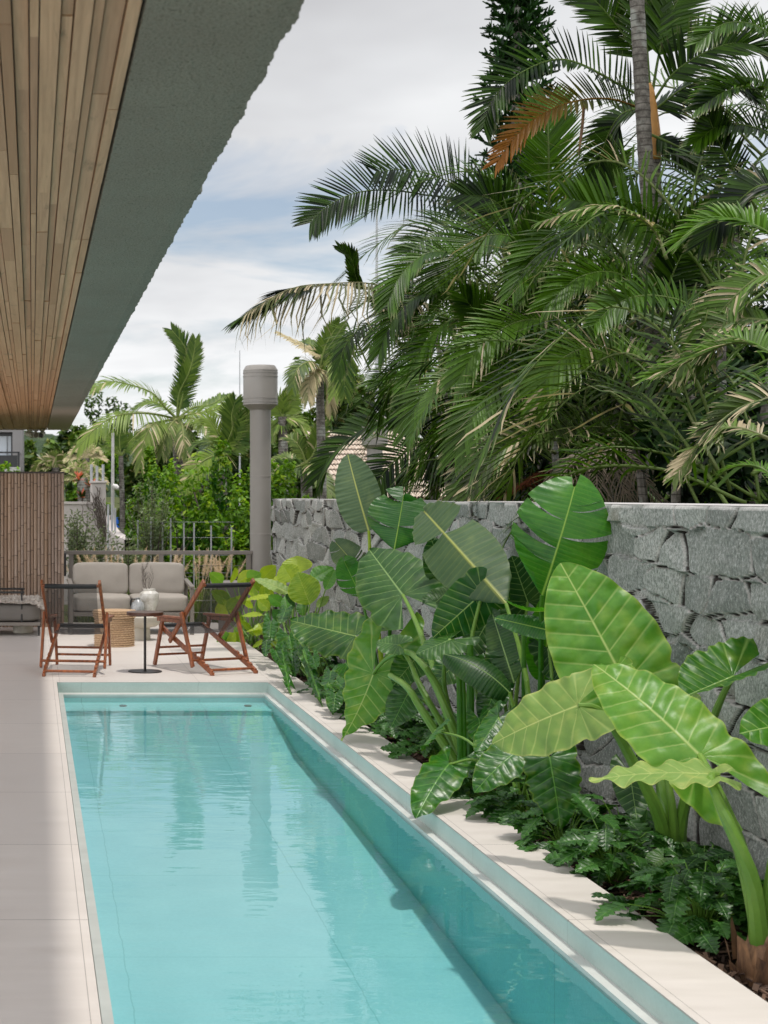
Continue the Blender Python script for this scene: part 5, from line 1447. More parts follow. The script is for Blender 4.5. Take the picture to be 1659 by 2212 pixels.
def clump(px, Y, zc_, label, n, seed, ground=0.72, span=(0, 6.283), scale=(0.7, 1.0), canes=4, lean=0.0):
    X = (px - 69.9) / F * Y
    th = thing('areca_palm', label, 'palm tree', (X, Y, ground), 'palm trees behind the stone wall')
    rr = random.Random(seed)
    for k in range(canes):
        an = rr.uniform(0, 6.28); r_ = rr.uniform(0.05, 0.28)
        b = Vector((r_ * math.cos(an), r_ * math.sin(an), -0.05)); e = Vector((b.x * 2.2 + rr.uniform(-.1, .1), b.y * 2.2, (zc_ - ground) * rr.uniform(0.7, 1.05)))
        mb = MB(); mb.tube(spline([b, b.lerp(e, 0.5) + Vector((rr.uniform(-.03, .03), 0, 0)), e], 8), [0.036 - 0.001 * i for i in range(9)], 8)
        mb.build('trunk', M['cane'], th, True)
    for k in range(n):
        me = arch[rr.randrange(len(arch))]
        o = bpy.data.objects.new('frond', me); COL.objects.link(o); o.parent = th
        az = span[0] + (span[1] - span[0]) * ((k + rr.uniform(-.4, .4)) / n)
        if math.sin(az) < -0.35: az = -az + rr.uniform(-.3, .3)
        o.location = (rr.uniform(-.22, .22) + 0.15, rr.uniform(-.22, .22) + 0.55, zc_ - ground + rr.uniform(-0.7, 0.3))
        o.rotation_euler = (rr.uniform(-.35, .35), rr.uniform(-0.40, 0.40), az)
        s = rr.uniform(*scale); o.scale = (s, s, s)
    return th
cl = {}
cl['A'] = clump(1640, 9.3, 1.75, 'low leafy palm clump over the wall at the right edge of the view', 15, 1)
cl['B'] = clump(1430, 10.9, 1.95, 'palm clump drooping over the wall beside the dark gap above the split paddle leaf', 9, 2)
cl['C'] = clump(1230, 12.6, 2.2, 'palm clump above the split paddle leaf with pale arching fronds', 13, 3)
cl['D'] = clump(1060, 15.4, 2.5, 'palm clump with broad bright frond hanging toward the second vent post', 13, 4, scale=(0.65, 0.85), span=(-2.2, 2.2))
cl['E'] = clump(960, 18.6, 2.6, 'farthest palm clump on the left with a long withered frond reaching over the pool end', 12, 5, scale=(0.55, 0.8), span=(-1.9, 1.9))
cl['F'] = clump(1560, 11.6, 3.1, 'tall palm clump at the right edge below the palm with the ringed trunk', 20, 6)
cl['G'] = clump(1360, 13.6, 3.3, 'palm clump with upright fan of fronds at the foot of the ringed trunk', 14, 7)
cl['H'] = clump(1190, 16.6, 3.6, 'palm clump with a feathery upright frond beneath the orange palm frond', 16, 8)
cl['I'] = clump(1060, 19.0, 3.9, 'tall palm clump with two wide dark fans spread against the sky', 10, 9, scale=(0.6, 0.9))
cl['J'] = clump(1640, 13.6, 4.3, 'high palm clump at the right edge behind the ringed trunk', 14, 10)

UPV = (0.0, -1.0, 0.25)     # fans that face the camera
# two wide fans on the sky, upper left
hero(cl['I'], [(1100, 560, 18.2), D(zc(1400, 720), 18.0), D(zc(1230, 540), 17.8), D(zc(1050, 430), 17.6), D(zc(830, 385), 17.4), D(zc(640, 400), 17.2)], 118, up=(0.1, -1, 0.35), lift=0.15, droop=0.06, n=50, a0=72, a1=38, lw=0.034, tint=0.15, start=0.05, drytip=0)
hero(cl['I'], [(1110, 600, 18.6), D(zc(1250, 640), 18.0), D(zc(980, 560), 17.6), D(zc(700, 525), 17.3), D(zc(480, 550), 17.1), D(zc(300, 640), 17.0), D(zc(190, 745), 16.9)], 92, up=(0.05, -1, 0.3), lift=0.15, droop=0.10, n=60, a0=76, a1=30, lw=0.034, tint=0.15, start=0.1, drytip=0)
hero(cl['I'], [(1120, 640, 18.4), D(zc(1400, 740), 17.6), D(zc(1200, 760), 17.2), D(zc(1000, 850), 16.9), D(zc(850, 960), 16.7)], 105, up=(0.1, -1, 0.6), lift=0.2, droop=0.3, n=44, a0=70, a1=30, lw=0.034, tint=0.3)
# long drooping half withered frond on the left
hero(cl['E'], [(985, 735, 18.2), D(zc(1100, 1380), 17.8), D(zc(860, 1250), 17.4), D(zc(600, 1165), 17.0), D(zc(330, 1165), 16.7), D(zc(50, 1200), 16.5), D(zc(-250, 1370), 16.3)], 92, up=(0, 0, 1), lift=-0.35, droop=1.8, n=64, a0=70, a1=18, lw=0.028, dry=0.42, tint=0.2, curl=0.35, tipmin=0.55, drytip=0.25)
hero(cl['E'], [D(zc(900, 1280), 17.6), D(zc(500, 1180), 17.0), D(zc(150, 1190), 16.6), (600, 640, 16.5), (516, 690, 16.4)], 80, up=(0, -0.4, 1), lift=-0.1, droop=0.35, n=52, a0=50, a1=10, lw=0.03, dry=0.02, tint=0.15, tipmin=0.6, start=0.45)
hero(cl['E'], [(800, 640, 19.5), D(zc(510, 1150), 19.3), D(zc(470, 1000), 19.2), D(zc(400, 930), 19.1)], 40, up=(0, -1, 0), lift=0.0, droop=0.05, n=36, a0=30, a1=12, lw=0.045, tint=0.4, start=0.2, tipmin=0.7)
for pts, L, kw in (
    ([(960, 760, 17.6), (900, 700, 17.4), (860, 660, 17.3), (815, 640, 17.2)], 70, dict(up=(0, -1, .2), lift=0.2, droop=0.2)),
    ([(930, 800, 17.6), (900, 740, 17.5), (880, 690, 17.4), (870, 600, 17.3)], 62, dict(up=(0, -1, 0), lift=0.2, droop=0.1)),
    ([(900, 830, 17.8), (860, 740, 17.6), (800, 700, 17.4), (750, 740, 17.2), (730, 800, 17.1)], 56, dict(up=(0, -.3, 1), lift=0.0, droop=0.6)),
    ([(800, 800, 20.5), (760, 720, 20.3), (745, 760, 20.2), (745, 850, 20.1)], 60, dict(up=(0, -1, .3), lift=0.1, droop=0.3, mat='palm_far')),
    ([(950, 820, 17), (900, 790, 16.8), (850, 800, 16.6), (800, 830, 16.4)], 70, dict(up=(0, -.6, 1), lift=0.3, droop=0.3))):
    hero(cl['E'], pts, L, **{**dict(n=40, lw=0.028, tint=0.35), **kw})
# bright broad frond toward the vent post and the ones under it
hero(cl['D'], [(1040, 925, 15.2), D(z5(1240, 1112), 15.0), D(z5(1080, 1105), 15.0), D(z5(900, 1140), 15.1), D(z5(740, 1230), 15.3), D(z5(600, 1360), 15.5), D(z5(540, 1470), 15.6)], 86, up=(0.15, -0.75, 0.7), lift=0.35, droop=0.22, n=56, a0=70, a1=22, lw=0.036, tint=0.35, drytip=0.05)
hero(cl['D'], [(1040, 960, 15.0), D(z5(1240, 1255), 14.7), D(z5(1100, 1290), 14.7), D(z5(960, 1400), 14.7), D(z5(880, 1520), 14.7), D(z5(850, 1620), 14.7)], 80, up=(0.2, -0.8, 0.55), lift=0.2, droop=0.3, n=46, a0=75, a1=20, lw=0.026, tint=0.2)
hero(cl['D'], [(1120, 985, 14.2), D(z5(1640, 1365), 13.9), D(z5(1400, 1360), 13.8), D(z5(1180, 1372), 13.8), D(z5(1050, 1420), 13.8), D(z5(970, 1520), 13.8)], 72, up=(0, 0.1, 1), lift=-0.9, droop=0.7, n=64, a0=80, a1=40, lw=0.026, tint=0.05, dry=0.02)
hero(cl['D'], [(1010, 700, 15.4), (960, 640, 15.2), (900, 640, 15.1), (850, 690, 15.0), (820, 760, 15.0)], 84, up=(0, -.5, 1), lift=0.3, droop=0.35, n=48, tint=0.35, lw=0.03)
hero(cl['D'], [(1060, 640, 15.2), (1000, 560, 15.0), (930, 545, 14.9), (870, 590, 14.8), (840, 650, 14.7)], 92, up=(0, -.6, 1), lift=0.35, droop=0.3, n=50, tint=0.55, lw=0.032)
hero(cl['D'], [(1060, 790, 14.8), (1010, 690, 14.7), (960, 700, 14.6), (905, 760, 14.6), (870, 850, 14.5)], 84, up=(0, -.6, 1), lift=0.35, droop=0.35, n=50, tint=0.5, lw=0.03)
hero(cl['D'], [(1100, 880, 14.6), (1050, 800, 14.4), (980, 800, 14.3), (910, 860, 14.2), (880, 930, 14.2)], 90, up=(0, -.6, 1), lift=0.4, droop=0.4, n=50, tint=0.75, lw=0.03, dry=0.05)
# pale arching fronds of the middle
hero(cl['C'], [(1395, 905, 12.2), D(z7(940, 690), 11.9), D(z7(850, 590), 11.8), D(z7(740, 540), 11.7), D(z7(620, 585), 11.6), D(z7(530, 680), 11.6), D(z7(480, 830), 11.6)], 122, up=(0.1, -0.75, 0.65), lift=0.32, droop=0.24, n=50, a0=70, a1=26, lw=0.030, tint=0.85, dry=0.06, drytip=0.35, curl=0.06)
hero(cl['C'], [(1350, 960, 12.0), D(z7(860, 960), 11.8), D(z7(700, 945), 11.7), D(z7(560, 965), 11.6), D(z7(380, 1020), 11.5), D(z7(230, 1130), 11.5), D(z7(100, 1350), 11.5)], 88, up=(0.15, -0.7, 0.7), lift=0.5, droop=0.25, n=60, a0=75, a1=25, lw=0.026, tint=0.3, dry=0.10, drytip=0.4, curl=0.1)
hero(cl['C'], [(1280, 770, 12.6), (1200, 700, 12.4), (1120, 695, 12.3), (1040, 745, 12.2), (990, 820, 12.2)], 108, up=(0, -.7, .7), lift=0.35, droop=0.3, n=50, tint=0.8, lw=0.03, dry=0.04, drytip=0.3)
hero(cl['C'], [(1240, 860, 12.4), (1160, 800, 12.2), (1080, 830, 12.1), (1020, 900, 12.0), (985, 980, 12.0)], 104, up=(0, -.7, .7), lift=0.35, droop=0.3, n=50, tint=0.65, lw=0.028, dry=0.04, drytip=0.3)
hero(cl['C'], [(1200, 980, 12.2), (1130, 930, 12.1), (1060, 960, 12.0), (1010, 1040, 12.0), (990, 1100, 11.9)], 86, up=(0, -.7, .7), lift=0.2, droop=0.4, n=44, tint=0.3, lw=0.026, dry=0.08, drytip=0.4)
hero(cl['C'], [(1180, 800, 13.2), (1150, 660, 13.0), (1140, 560, 12.9), (1160, 470, 12.8)], 80, up=(0, -1, 0), lift=0.1, droop=0.15, n=46, tint=0.45, lw=0.03)
hero(cl['C'], [(1150, 860, 13), (1090, 760, 12.8), (1040, 690, 12.7), (1000, 640, 12.6)], 90, up=(0, -1, .2), lift=0.15, droop=0.15, n=46, tint=0.25, lw=0.03)
# right side arching fronds
hero(cl['B'], [(1720, 800, 9.2), D(z7(1659, 560), 9.3), D(z7(1560, 515), 9.4), D(z7(1450, 520), 9.5), D(z7(1330, 570), 9.6), D(z7(1230, 620), 9.7), D(z7(1050, 690), 9.8)], 86, up=(0.05, -0.6, 0.8), lift=0.55, droop=0.25, n=56, a0=72, a1=22, lw=0.022, tint=0.75, dry=0.07, drytip=0.4, curl=0.1)
hero(cl['A'], [(1690, 960, 8.9), D(z7(1560, 965), 9.0), D(z7(1450, 950), 9.1), D(z7(1370, 985), 9.1), D(z7(1280, 1070), 9.2), D(z7(1180, 1200), 9.2)], 66, up=(0.1, -0.6, 0.8), lift=0.3, droop=0.35, n=48, a0=72, a1=25, lw=0.018, tint=0.75, dry=0.28, drytip=0.5, curl=0.15)
hero(cl['F'], [(1560, 720, 11.0), D(z7(1250, 320), 11.0), D(z7(1100, 275), 10.9), D(z7(970, 280), 10.8), D(z7(860, 330), 10.8), D(z7(770, 420), 10.7)], 78, up=(0.05, -0.8, 0.55), lift=0.35, droop=0.3, n=50, a0=80, a1=30, lw=0.028, tint=0.55, drytip=0.2)
hero(cl['F'], [(1720, 590, 9.8), (1640, 600, 9.9), (1570, 660, 10.0), (1530, 720, 10.1), (1500, 800, 10.2)], 92, up=(0, -.7, .7), lift=0.4, droop=0.3, n=50, tint=0.7, lw=0.024, dry=0.12, drytip=0.4, curl=0.15)
hero(cl['F'], [(1690, 700, 9.8), (1600, 690, 9.9), (1530, 730, 10.0), (1470, 790, 10.1)], 86, up=(0, -.7, .7), lift=0.35, droop=0.35, n=46, tint=0.6, lw=0.024, dry=0.12, drytip=0.4, curl=0.2)
hero(cl['F'], [(1720, 420, 10.4), (1650, 400, 10.5), (1590, 440, 10.6), (1520, 520, 10.7)], 90, up=(0, -.9, .5), lift=0.25, droop=0.2, n=46, tint=0.25, lw=0.03)
hero(cl['F'], [(1690, 520, 10.2), (1610, 480, 10.3), (1540, 480, 10.4), (1470, 520, 10.5)], 84, up=(0, -.6, .8), lift=0.45, droop=0.3, n=46, tint=0.8, lw=0.028)
hero(cl['A'], [(1740, 880, 8.6), (1680, 860, 8.7), (1600, 880, 8.8), (1530, 930, 8.9)], 80, up=(0, -.6, .8), lift=0.4, droop=0.3, n=46, tint=0.35, lw=0.02, dry=0.1, drytip=0.4)
hero(cl['A'], [(1700, 1060, 8.4), (1640, 1010, 8.5), (1580, 1010, 8.6), (1530, 1050, 8.7)], 50, up=(0, -.3, 1), lift=0.3, droop=0.4, n=34, tint=0.9, lw=0.012, drytip=0.2)
# upright fan at the foot of the trunk, white edged leaflets before it
hero(cl['G'], [(1480, 640, 12.6), D(z6(1180, 1230), 12.4), D(z6(1000, 1120), 12.3), D(z6(820, 1060), 12.2), D(z6(640, 1020), 12.1)], 104, up=(0, -0.95, 0.3), lift=0.25, droop=0.05, n=46, a0=85, a1=40, lw=0.042, tint=0.55, drytip=0.05, start=0.05)
hero(cl['G'], [(1440, 560, 11.6), D(z6(1080, 1190), 11.6), D(z6(960, 1090), 11.5), D(z6(840, 1055), 11.5), D(z6(680, 1080), 11.5), D(z6(500, 1140), 11.5)], 58, up=(0, -0.3, 1), lift=0.2, droop=0.7, n=42, a0=60, a1=20, lw=0.03, tint=0.95, dry=0.2, drytip=0.4)
hero(cl['G'], [(1350, 560, 12.8), (1290, 500, 12.7), (1220, 500, 12.6), (1150, 560, 12.5), (1110, 630, 12.4)], 100, up=(0, -.7, .7), lift=0.35, droop=0.3, n=48, tint=0.65, lw=0.03)
hero(cl['G'], [(1400, 640, 12.2), (1330, 590, 12.1), (1250, 600, 12.0), (1180, 660, 11.9)], 96, up=(0, -.7, .7), lift=0.4, droop=0.3, n=48, tint=0.7, lw=0.03, drytip=0.3)
hero(cl['G'], [(1420, 700, 12.4), (1450, 600, 12.3), (1490, 520, 12.2), (1540, 450, 12.1)], 90, up=(0, -1, .1), lift=0.2, droop=0.1, n=48, tint=0.3, lw=0.032)
# feathery upright frond and neighbours
hero(cl['H'], [(1188, 560, 16.4), D(z6(535, 1000), 16.2), D(z6(533, 800), 16.1), D(z6(530, 640), 16.1), D(z6(528, 520), 16.2)], 108, up=(0.0, -1, 0), lift=0.1, droop=-0.05, n=54, a0=58, a1=30, lw=0.032, tint=0.7, drytip=0, rw=0.02)
hero(cl['H'], [(1150, 560, 16.2), (1100, 470, 16.0), (1060, 430, 15.9), (1000, 420, 15.8)], 96, up=(0, -1, .2), lift=0.15, droop=0.1, n=48, tint=0.3, lw=0.034)
hero(cl['H'], [(1180, 600, 15.6), (1120, 520, 15.4), (1050, 510, 15.3), (980, 560, 15.2), (930, 640, 15.1)], 112, up=(0, -.8, .6), lift=0.25, droop=0.2, n=52, tint=0.5, lw=0.034)
hero(cl['H'], [(1250, 560, 16), (1270, 470, 15.9), (1290, 400, 15.8), (1330, 340, 15.7)], 80, up=(0, -1, 0), lift=0.1, droop=0.05, n=46, tint=0.4, lw=0.032)
hero(cl['J'], [(1760, 560, 12.4), D(z6(1659, 560), 12.4), D(z6(1560, 455), 12.3), D(z6(1440, 470), 12.2), D(z6(1300, 560), 12.1)], 80, up=(0, -0.7, 0.7), lift=0.5, droop=0.2, n=50, tint=0.4, lw=0.03)
hero(cl['J'], [(1700, 330, 12.6), (1640, 280, 12.5), (1560, 270, 12.4), (1500, 310, 12.3)], 76, up=(0, -.8, .6), lift=0.3, droop=0.2, n=46, tint=0.4, lw=0.03)
hero(cl['J'], [(1720, 250, 12.6), (1650, 180, 12.5), (1580, 170, 12.4), (1510, 215, 12.3)], 80, up=(0, -.8, .6), lift=0.35, droop=0.2, n=46, tint=0.55, lw=0.03)
hero(cl['J'], [(1640, 460, 12.6), (1580, 360, 12.5), (1545, 290, 12.4), (1530, 250, 12.3)], 76, up=(0, -1, 0), lift=0.1, droop=0.1, n=46, tint=0.2, lw=0.024)
hero(cl['J'], [(1700, 120, 12.6), (1640, 60, 12.5), (1570, 50, 12.4), (1510, 90, 12.3)], 76, up=(0, -.8, .6), lift=0.3, droop=0.2, n=46, tint=0.6, lw=0.03)

# tall palm with ringed trunk ------------------------------------
Yt = 12.9
bt_ = at(1415, 1000, Yt)
tp = thing('ringed_trunk_palm', 'tall single grey ringed palm trunk with lichen rising out of the top of the picture', 'palm tree', (bt_.x, bt_.y, 0.72), 'palm trees behind the stone wall')
mb = MB(); P = spline([Vector((bt_.x, Yt, 0.70)), at(1408, 620, Yt), at(1392, 300, Yt), at(1376, 0, Yt), at(1362, -330, Yt)], 60)
mb.tube(P, [(0.061 - 0.009 * i / 60) * (1.05 if i % 2 else 0.99) for i in range(61)], 16)
o = mb.build('trunk', M['cane'], None, True); reparent(o, tp)
top = at(1362, -330, Yt)
for k in range(9):
    az = k * 0.7 + 0.2; d = Vector((math.cos(az), math.sin(az), 0))
    o = frond_mesh(MB(), [top, top + d * 0.5 + VZ * 0.55, top + d * 1.1 + VZ * 0.6, top + d * 1.7 + VZ * 0.1], 0.42, n=40, lift=0.4, droop=0.3, seed=700 + k, tint=0.5).build('frond', M['palm'], None, True, auto=False); reparent(o, tp)
# palm with orange crownshaft right behind it ---------------------
Yc = 13.3
cb = at(1432, 960, Yc)
cp = thing('crownshaft_palm', 'slender palm with orange crownshaft and one orange tipped frond, beside the ringed trunk', 'palm tree', (cb.x, cb.y, 0.72), 'palm trees behind the stone wall')
mb = MB(); P = spline([Vector((cb.x, Yc, 0.70)), at(1425, 620, Yc), at(1416, 420, Yc), at(1413, 345, Yc)], 30)
mb.tube(P, [0.048 + 0.004 * (i % 2) for i in range(31)], 12)
o = mb.build('trunk', M['cane'], None, True); reparent(o, cp)
mb = MB(); mb.tube(spline([at(1413, 346, Yc), at(1411, 300, Yc), at(1408, 250, Yc), at(1404, 200, Yc), at(1402, 180, Yc)], 12), [0.053, 0.062, 0.064, 0.062, 0.059, 0.055, 0.051, 0.046, 0.041, 0.037, 0.030, 0.023, 0.016], 12)
o = mb.build('crownshaft', M['sheath'], None, True, auto=False); reparent(o, cp)
c0 = (1402, 200, Yc)
def crown(pts, L, mat='palm', **kw):
    return hero(cp, pts, L, mat, **{**dict(up=(0, -0.9, 0.45), lift=0.3, droop=0.12, n=52, a0=72, a1=26, lw=0.030, tint=0.4, drytip=0.1), **kw})
crown([(1404, 215, Yc), D(z6(940, 460), Yc - .1), D(z6(700, 330), Yc - .2), D(z6(540, 310), Yc - .3), D(z6(350, 400), Yc - .4), D(z6(240, 520), Yc - .45), D(z6(200, 640), Yc - .5)], 96, up=(0, -0.85, 0.5), lift=0.5, tint=0.25, start=0.15)
crown([(1406, 235, Yc), D(z6(975, 545), Yc - .1), D(z6(860, 510), Yc - .2), D(z6(720, 510), Yc - .3), D(z6(560, 555), Yc - .4), D(z6(400, 660), Yc - .45), D(z6(270, 830), Yc - .5)], 80, 'palm_orange', up=(0, -0.85, 0.5), lift=0.5, tint=0.35, dry=0.48, start=0.2, drygrad=True)
crown([(1407, 225, Yc), D(z6(1180, 370), Yc - .1), D(z6(1380, 250), Yc - .2), D(z6(1550, 225), Yc - .3), (1680, 130, Yc - .4)], 104, up=(0, -0.9, 0.4), lift=0.45, tint=0.3, start=0.2)
crown([(1410, 240, Yc), D(z6(1100, 545), Yc), D(z6(1250, 440), Yc - .1), D(z6(1450, 400), Yc - .2), D(z6(1620, 480), Yc - .3)], 90, up=(0, -0.6, 0.8), lift=-0.3, droop=0.35, tint=0.1, start=0.2)
crown([(1405, 205, Yc), (1398, 100, Yc), (1396, 0, Yc), (1400, -140, Yc)], 84, up=(0, -1, 0), lift=0.05, tint=0.45, start=0.3, droop=0.05)
crown([(1400, 200, Yc + .1), (1365, 105, Yc + .1), (1320, 40, Yc + .1), (1270, -10, Yc + .1), (1180, -60, Yc)], 90, up=(0, -1, 0.2), lift=0.2, tint=0.4, start=0.2)
crown([(1408, 205, Yc), (1430, 90, Yc), (1470, -10, Yc), (1540, -90, Yc)], 92, up=(0, -1, 0.1), lift=0.2, tint=0.4, start=0.25)
crown([(1404, 290, Yc - .1), (1450, 310, Yc - .15), (1490, 330, Yc - .2), (1510, 350, Yc - .2)], 60, up=(0, -.8, .5), lift=-0.2, droop=0.3, tint=0.1, n=40)
crown([(1406, 230, Yc + .2), (1340, 250, Yc + .4), (1300, 330, Yc + .6), (1290, 420, Yc + .7)], 70, up=(0, -.8, .5), lift=0.1, droop=0.3, tint=0.3)
o = MB(); o.tube(spline([at(1262, 218, Yc - .3), at(1258, 270, Yc - .3), at(1250, 335, Yc - .3)], 8), [0.009, 0.011, 0.012, 0.012, 0.012, 0.012, 0.011, 0.009, 0.004], 6)
o = o.build('dry_leaf_strand', M['drysheath'], None, True); reparent(o, cp)

# dark conifer in the sky behind -----------------------------------
def conifer():
    Yk = 26; b = at(1120, 1000, Yk)
    th = thing('tall_conifer', 'dark narrow conifer against the sky behind the orange palm frond', 'tree', (b.x, Yk, 0.5))
    zt = at(1120, -160, Yk).z; zb = at(1120, 420, Yk).z
    mb = MB(); mb.tube([(0, 0, -0.2), (0, 0, zb - 0.5), (0, 0, zt - 0.5)], [0.22, 0.15, 0.03], 8); mb.build('trunk', M['cane'], th, True)
    mb = MB(); rr = random.Random(44); z = at(1120, 500, Yk).z - 0.5
    while z < zt - 0.5:
        u = (zt - 0.5 - z) / (zt - zb); R0 = 0.16 + 0.52 * min(1, u) ** 0.7
        for k in range(8):
            az = k * 0.785 + rr.uniform(-.25, .25); d = Vector((math.cos(az), math.sin(az), 0)); L = R0 * rr.uniform(0.75, 1.15)
            pts = spline([Vector((0, 0, z)), Vector((0, 0, z + 0.02)) + d * L * 0.5, Vector((0, 0, z + 0.22 * L)) + d * L], 6)
            for i, p in enumerate(pts[1:]):
                for q in range(7):
                    e = (d * rr.uniform(0.2, 1) + Vector((rr.uniform(-1, 1), rr.uniform(-1, 1), rr.uniform(0.0, 1.2)))).normalized() * rr.uniform(0.09, 0.19)
                    sd = e.cross(Vector((rr.random(), rr.random(), rr.random()))).normalized() * 0.022
                    g = rr.random()
                    mb.add([p - sd, p + sd, p + e + sd * 0.5, p + e - sd * 0.5], [(0, 1, 2, 3)], (0, g, 0))
        z += rr.uniform(0.16, 0.24)
    mb.build('foliage', M['conifer'], th, True, auto=False)
conifer()

# bent brown duct and withered fan behind the wall ------------------
Y = 12.0
mb = MB(); mb.tube(spline([at(1208, 1100, Y), at(1207, 1050, Y), at(1212, 1018, Y), at(1232, 1000, Y), at(1262, 990, Y)], 16), 0.042, 14)
tag(mb.build('bent_duct', plain('brown_duct', (0.11, 0.085, 0.065), 0.5, 0.1), None, True), 'bent brown duct pipe standing behind the wall under the palms', 'pipe')
dp = thing('withered_fern', 'small rust brown withered fern lying behind the wall top by the bent duct pipe', 'fern', tuple(at(1190, 1075, 12.3)))
for k in range(6):
    b = at(1185 + k * 5, 1070 - k * 4, 12.4); e = at(1080 + k * 14, 1075 - 8 * k, 11.9); m = b.lerp(e, 0.5) + Vector((0, 0, 0.09))
    o = frond_mesh(MB(), [b, m, e], 0.11, n=24, lift=0.1, droop=0.5, lw=0.006, dry=1.0, seed=900 + k, tint=0.5).build('frond', palm_material('rust_frond', rgb(70, 36, 20), rgb(110, 58, 30), rgb(104, 52, 26)) if k == 0 else bpy.data.materials['rust_frond'], None, True, auto=False); reparent(o, dp)
for k, (b, m, e, root) in enumerate((((1290, 960), (1240, 1000), (1180, 1060), 'B'), ((1340, 950), (1330, 1010), (1360, 1085), 'B'), ((1300, 960), (1290, 1010), (1290, 1080), 'B'), ((1320, 955), (1370, 1000), (1420, 1080), 'B'))):
    hero(cl[root], [(*b, 11.4), (*m, 11.2), (*e, 11.1)], 70, 'palm_dead', up=(0, -.8, .6), lift=0, droop=0.9, n=18, lw=0.012, dry=0.8, tint=0.1, curl=0.3)
# ------------------------------------------------------------------ things beyond the terrace
def quads_crown(mb, blobs, n, size, seed, flat=0.4, aspect=0.45, lum=(0.0, 1.0)):
    """many leaf sized faces spread through a set of blobs (center, radii)"""
    rr = random.Random(seed)
    vols = [r[0] * r[1] * r[2] for _, r in blobs]; tot = sum(vols)
    for (c, r), v in zip(blobs, vols):
        base = rr.uniform(-0.2, 0.2)
        for _ in range(int(n * v / tot)):
            while True:
                q = Vector((rr.uniform(-1, 1), rr.uniform(-1, 1), rr.uniform(-1, 1)))
                if 0.2 < q.length < 1: break
            q = q.normalized() * (q.length ** 0.45)
            nz = mnoise.noise((q.x * 2.2 + seed, q.y * 2.2 + c[0], q.z * 2.2))
            if nz < -0.18: continue
            q *= 0.82 + 0.5 * nz
            p = Vector((c[0] + q.x * r[0], c[1] + q.y * r[1], c[2] + q.z * r[2]))
            nrm = (q + Vector((rr.uniform(-1, 1), rr.uniform(-1, 1), rr.uniform(-.4, 1.2)))).normalized()
            a = nrm.cross(Vector((rr.uniform(-1, 1), rr.uniform(-1, 1), rr.uniform(-1, 1)))).normalized(); b = nrm.cross(a)
            s = size * rr.uniform(0.6, 1.3)
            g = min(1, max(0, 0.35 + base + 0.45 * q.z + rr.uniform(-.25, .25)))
            yl = 0.8 if rr.random() < 0.05 + 0.12 * max(0, q.z) else 0
            mb.add([p - a * s, p - b * s * aspect, p + a * s, p + b * s * aspect], [(0, 1, 2, 3)], (yl * 0.5, g, 0))
    return mb
def blobset(w, d, h, n, seed, rmin=0.28, rmax=0.5):
    rr = random.Random(seed); out = []
    for _ in range(n):
        r = rr.uniform(rmin, rmax)
        out.append(((rr.uniform(-.5, .5) * w, rr.uniform(-.5, .5) * d, rr.uniform(r * 0.6, h - r * 0.5)), (r * w * 0.55, r * d * 0.55, r * h * 0.6)))
    return out
M['bark'] = plain('tree_bark', (0.09, 0.07, 0.055), 0.9, 0.35, 10, 0.6, 30)
def tree(px, Y, top_py, wpx, label, seed, mat='foliage', name='leafy_tree', cat='tree', group='trees beyond the terrace', ground=-0.4, n=3200, size=0.14, trunk=True, crown_frac=0.75, nb=9):
    X = (px - 69.9) / F * Y; zt = at(px, top_py, Y).z; W = wpx / F * Y
    th = thing(name, label, cat, (X, Y, ground), group)
    H = zt - ground; h = H * crown_frac
    if trunk:
        mb = MB(); rr = random.Random(seed)
        mb.tube(spline([(0, 0, -0.2), (rr.uniform(-.1, .1), 0, H * 0.4), (rr.uniform(-.2, .2), 0, H * 0.85)], 10), [W * 0.035 * (1 - 0.07 * i) for i in range(11)], 8)
        for k in range(5):
            an = rr.uniform(0, 6.28); z0 = H * rr.uniform(0.3, 0.6)
            mb.tube(spline([(0, 0, z0), (math.cos(an) * W * 0.2, math.sin(an) * W * 0.2, z0 + H * 0.15), (math.cos(an) * W * 0.36, math.sin(an) * W * 0.36, z0 + H * 0.25)], 6), [W * 0.015 * (1 - 0.12 * i) for i in range(7)], 6)
        mb.build('trunk', M['bark'], th, True)
    bl = [((c[0], c[1], c[2] + H - h), r) for c, r in blobset(W, W * 0.8, h, nb, seed)]
    quads_crown(MB(), bl, n, size, seed).build('crown', M[mat], th, True, auto=False)
    return th
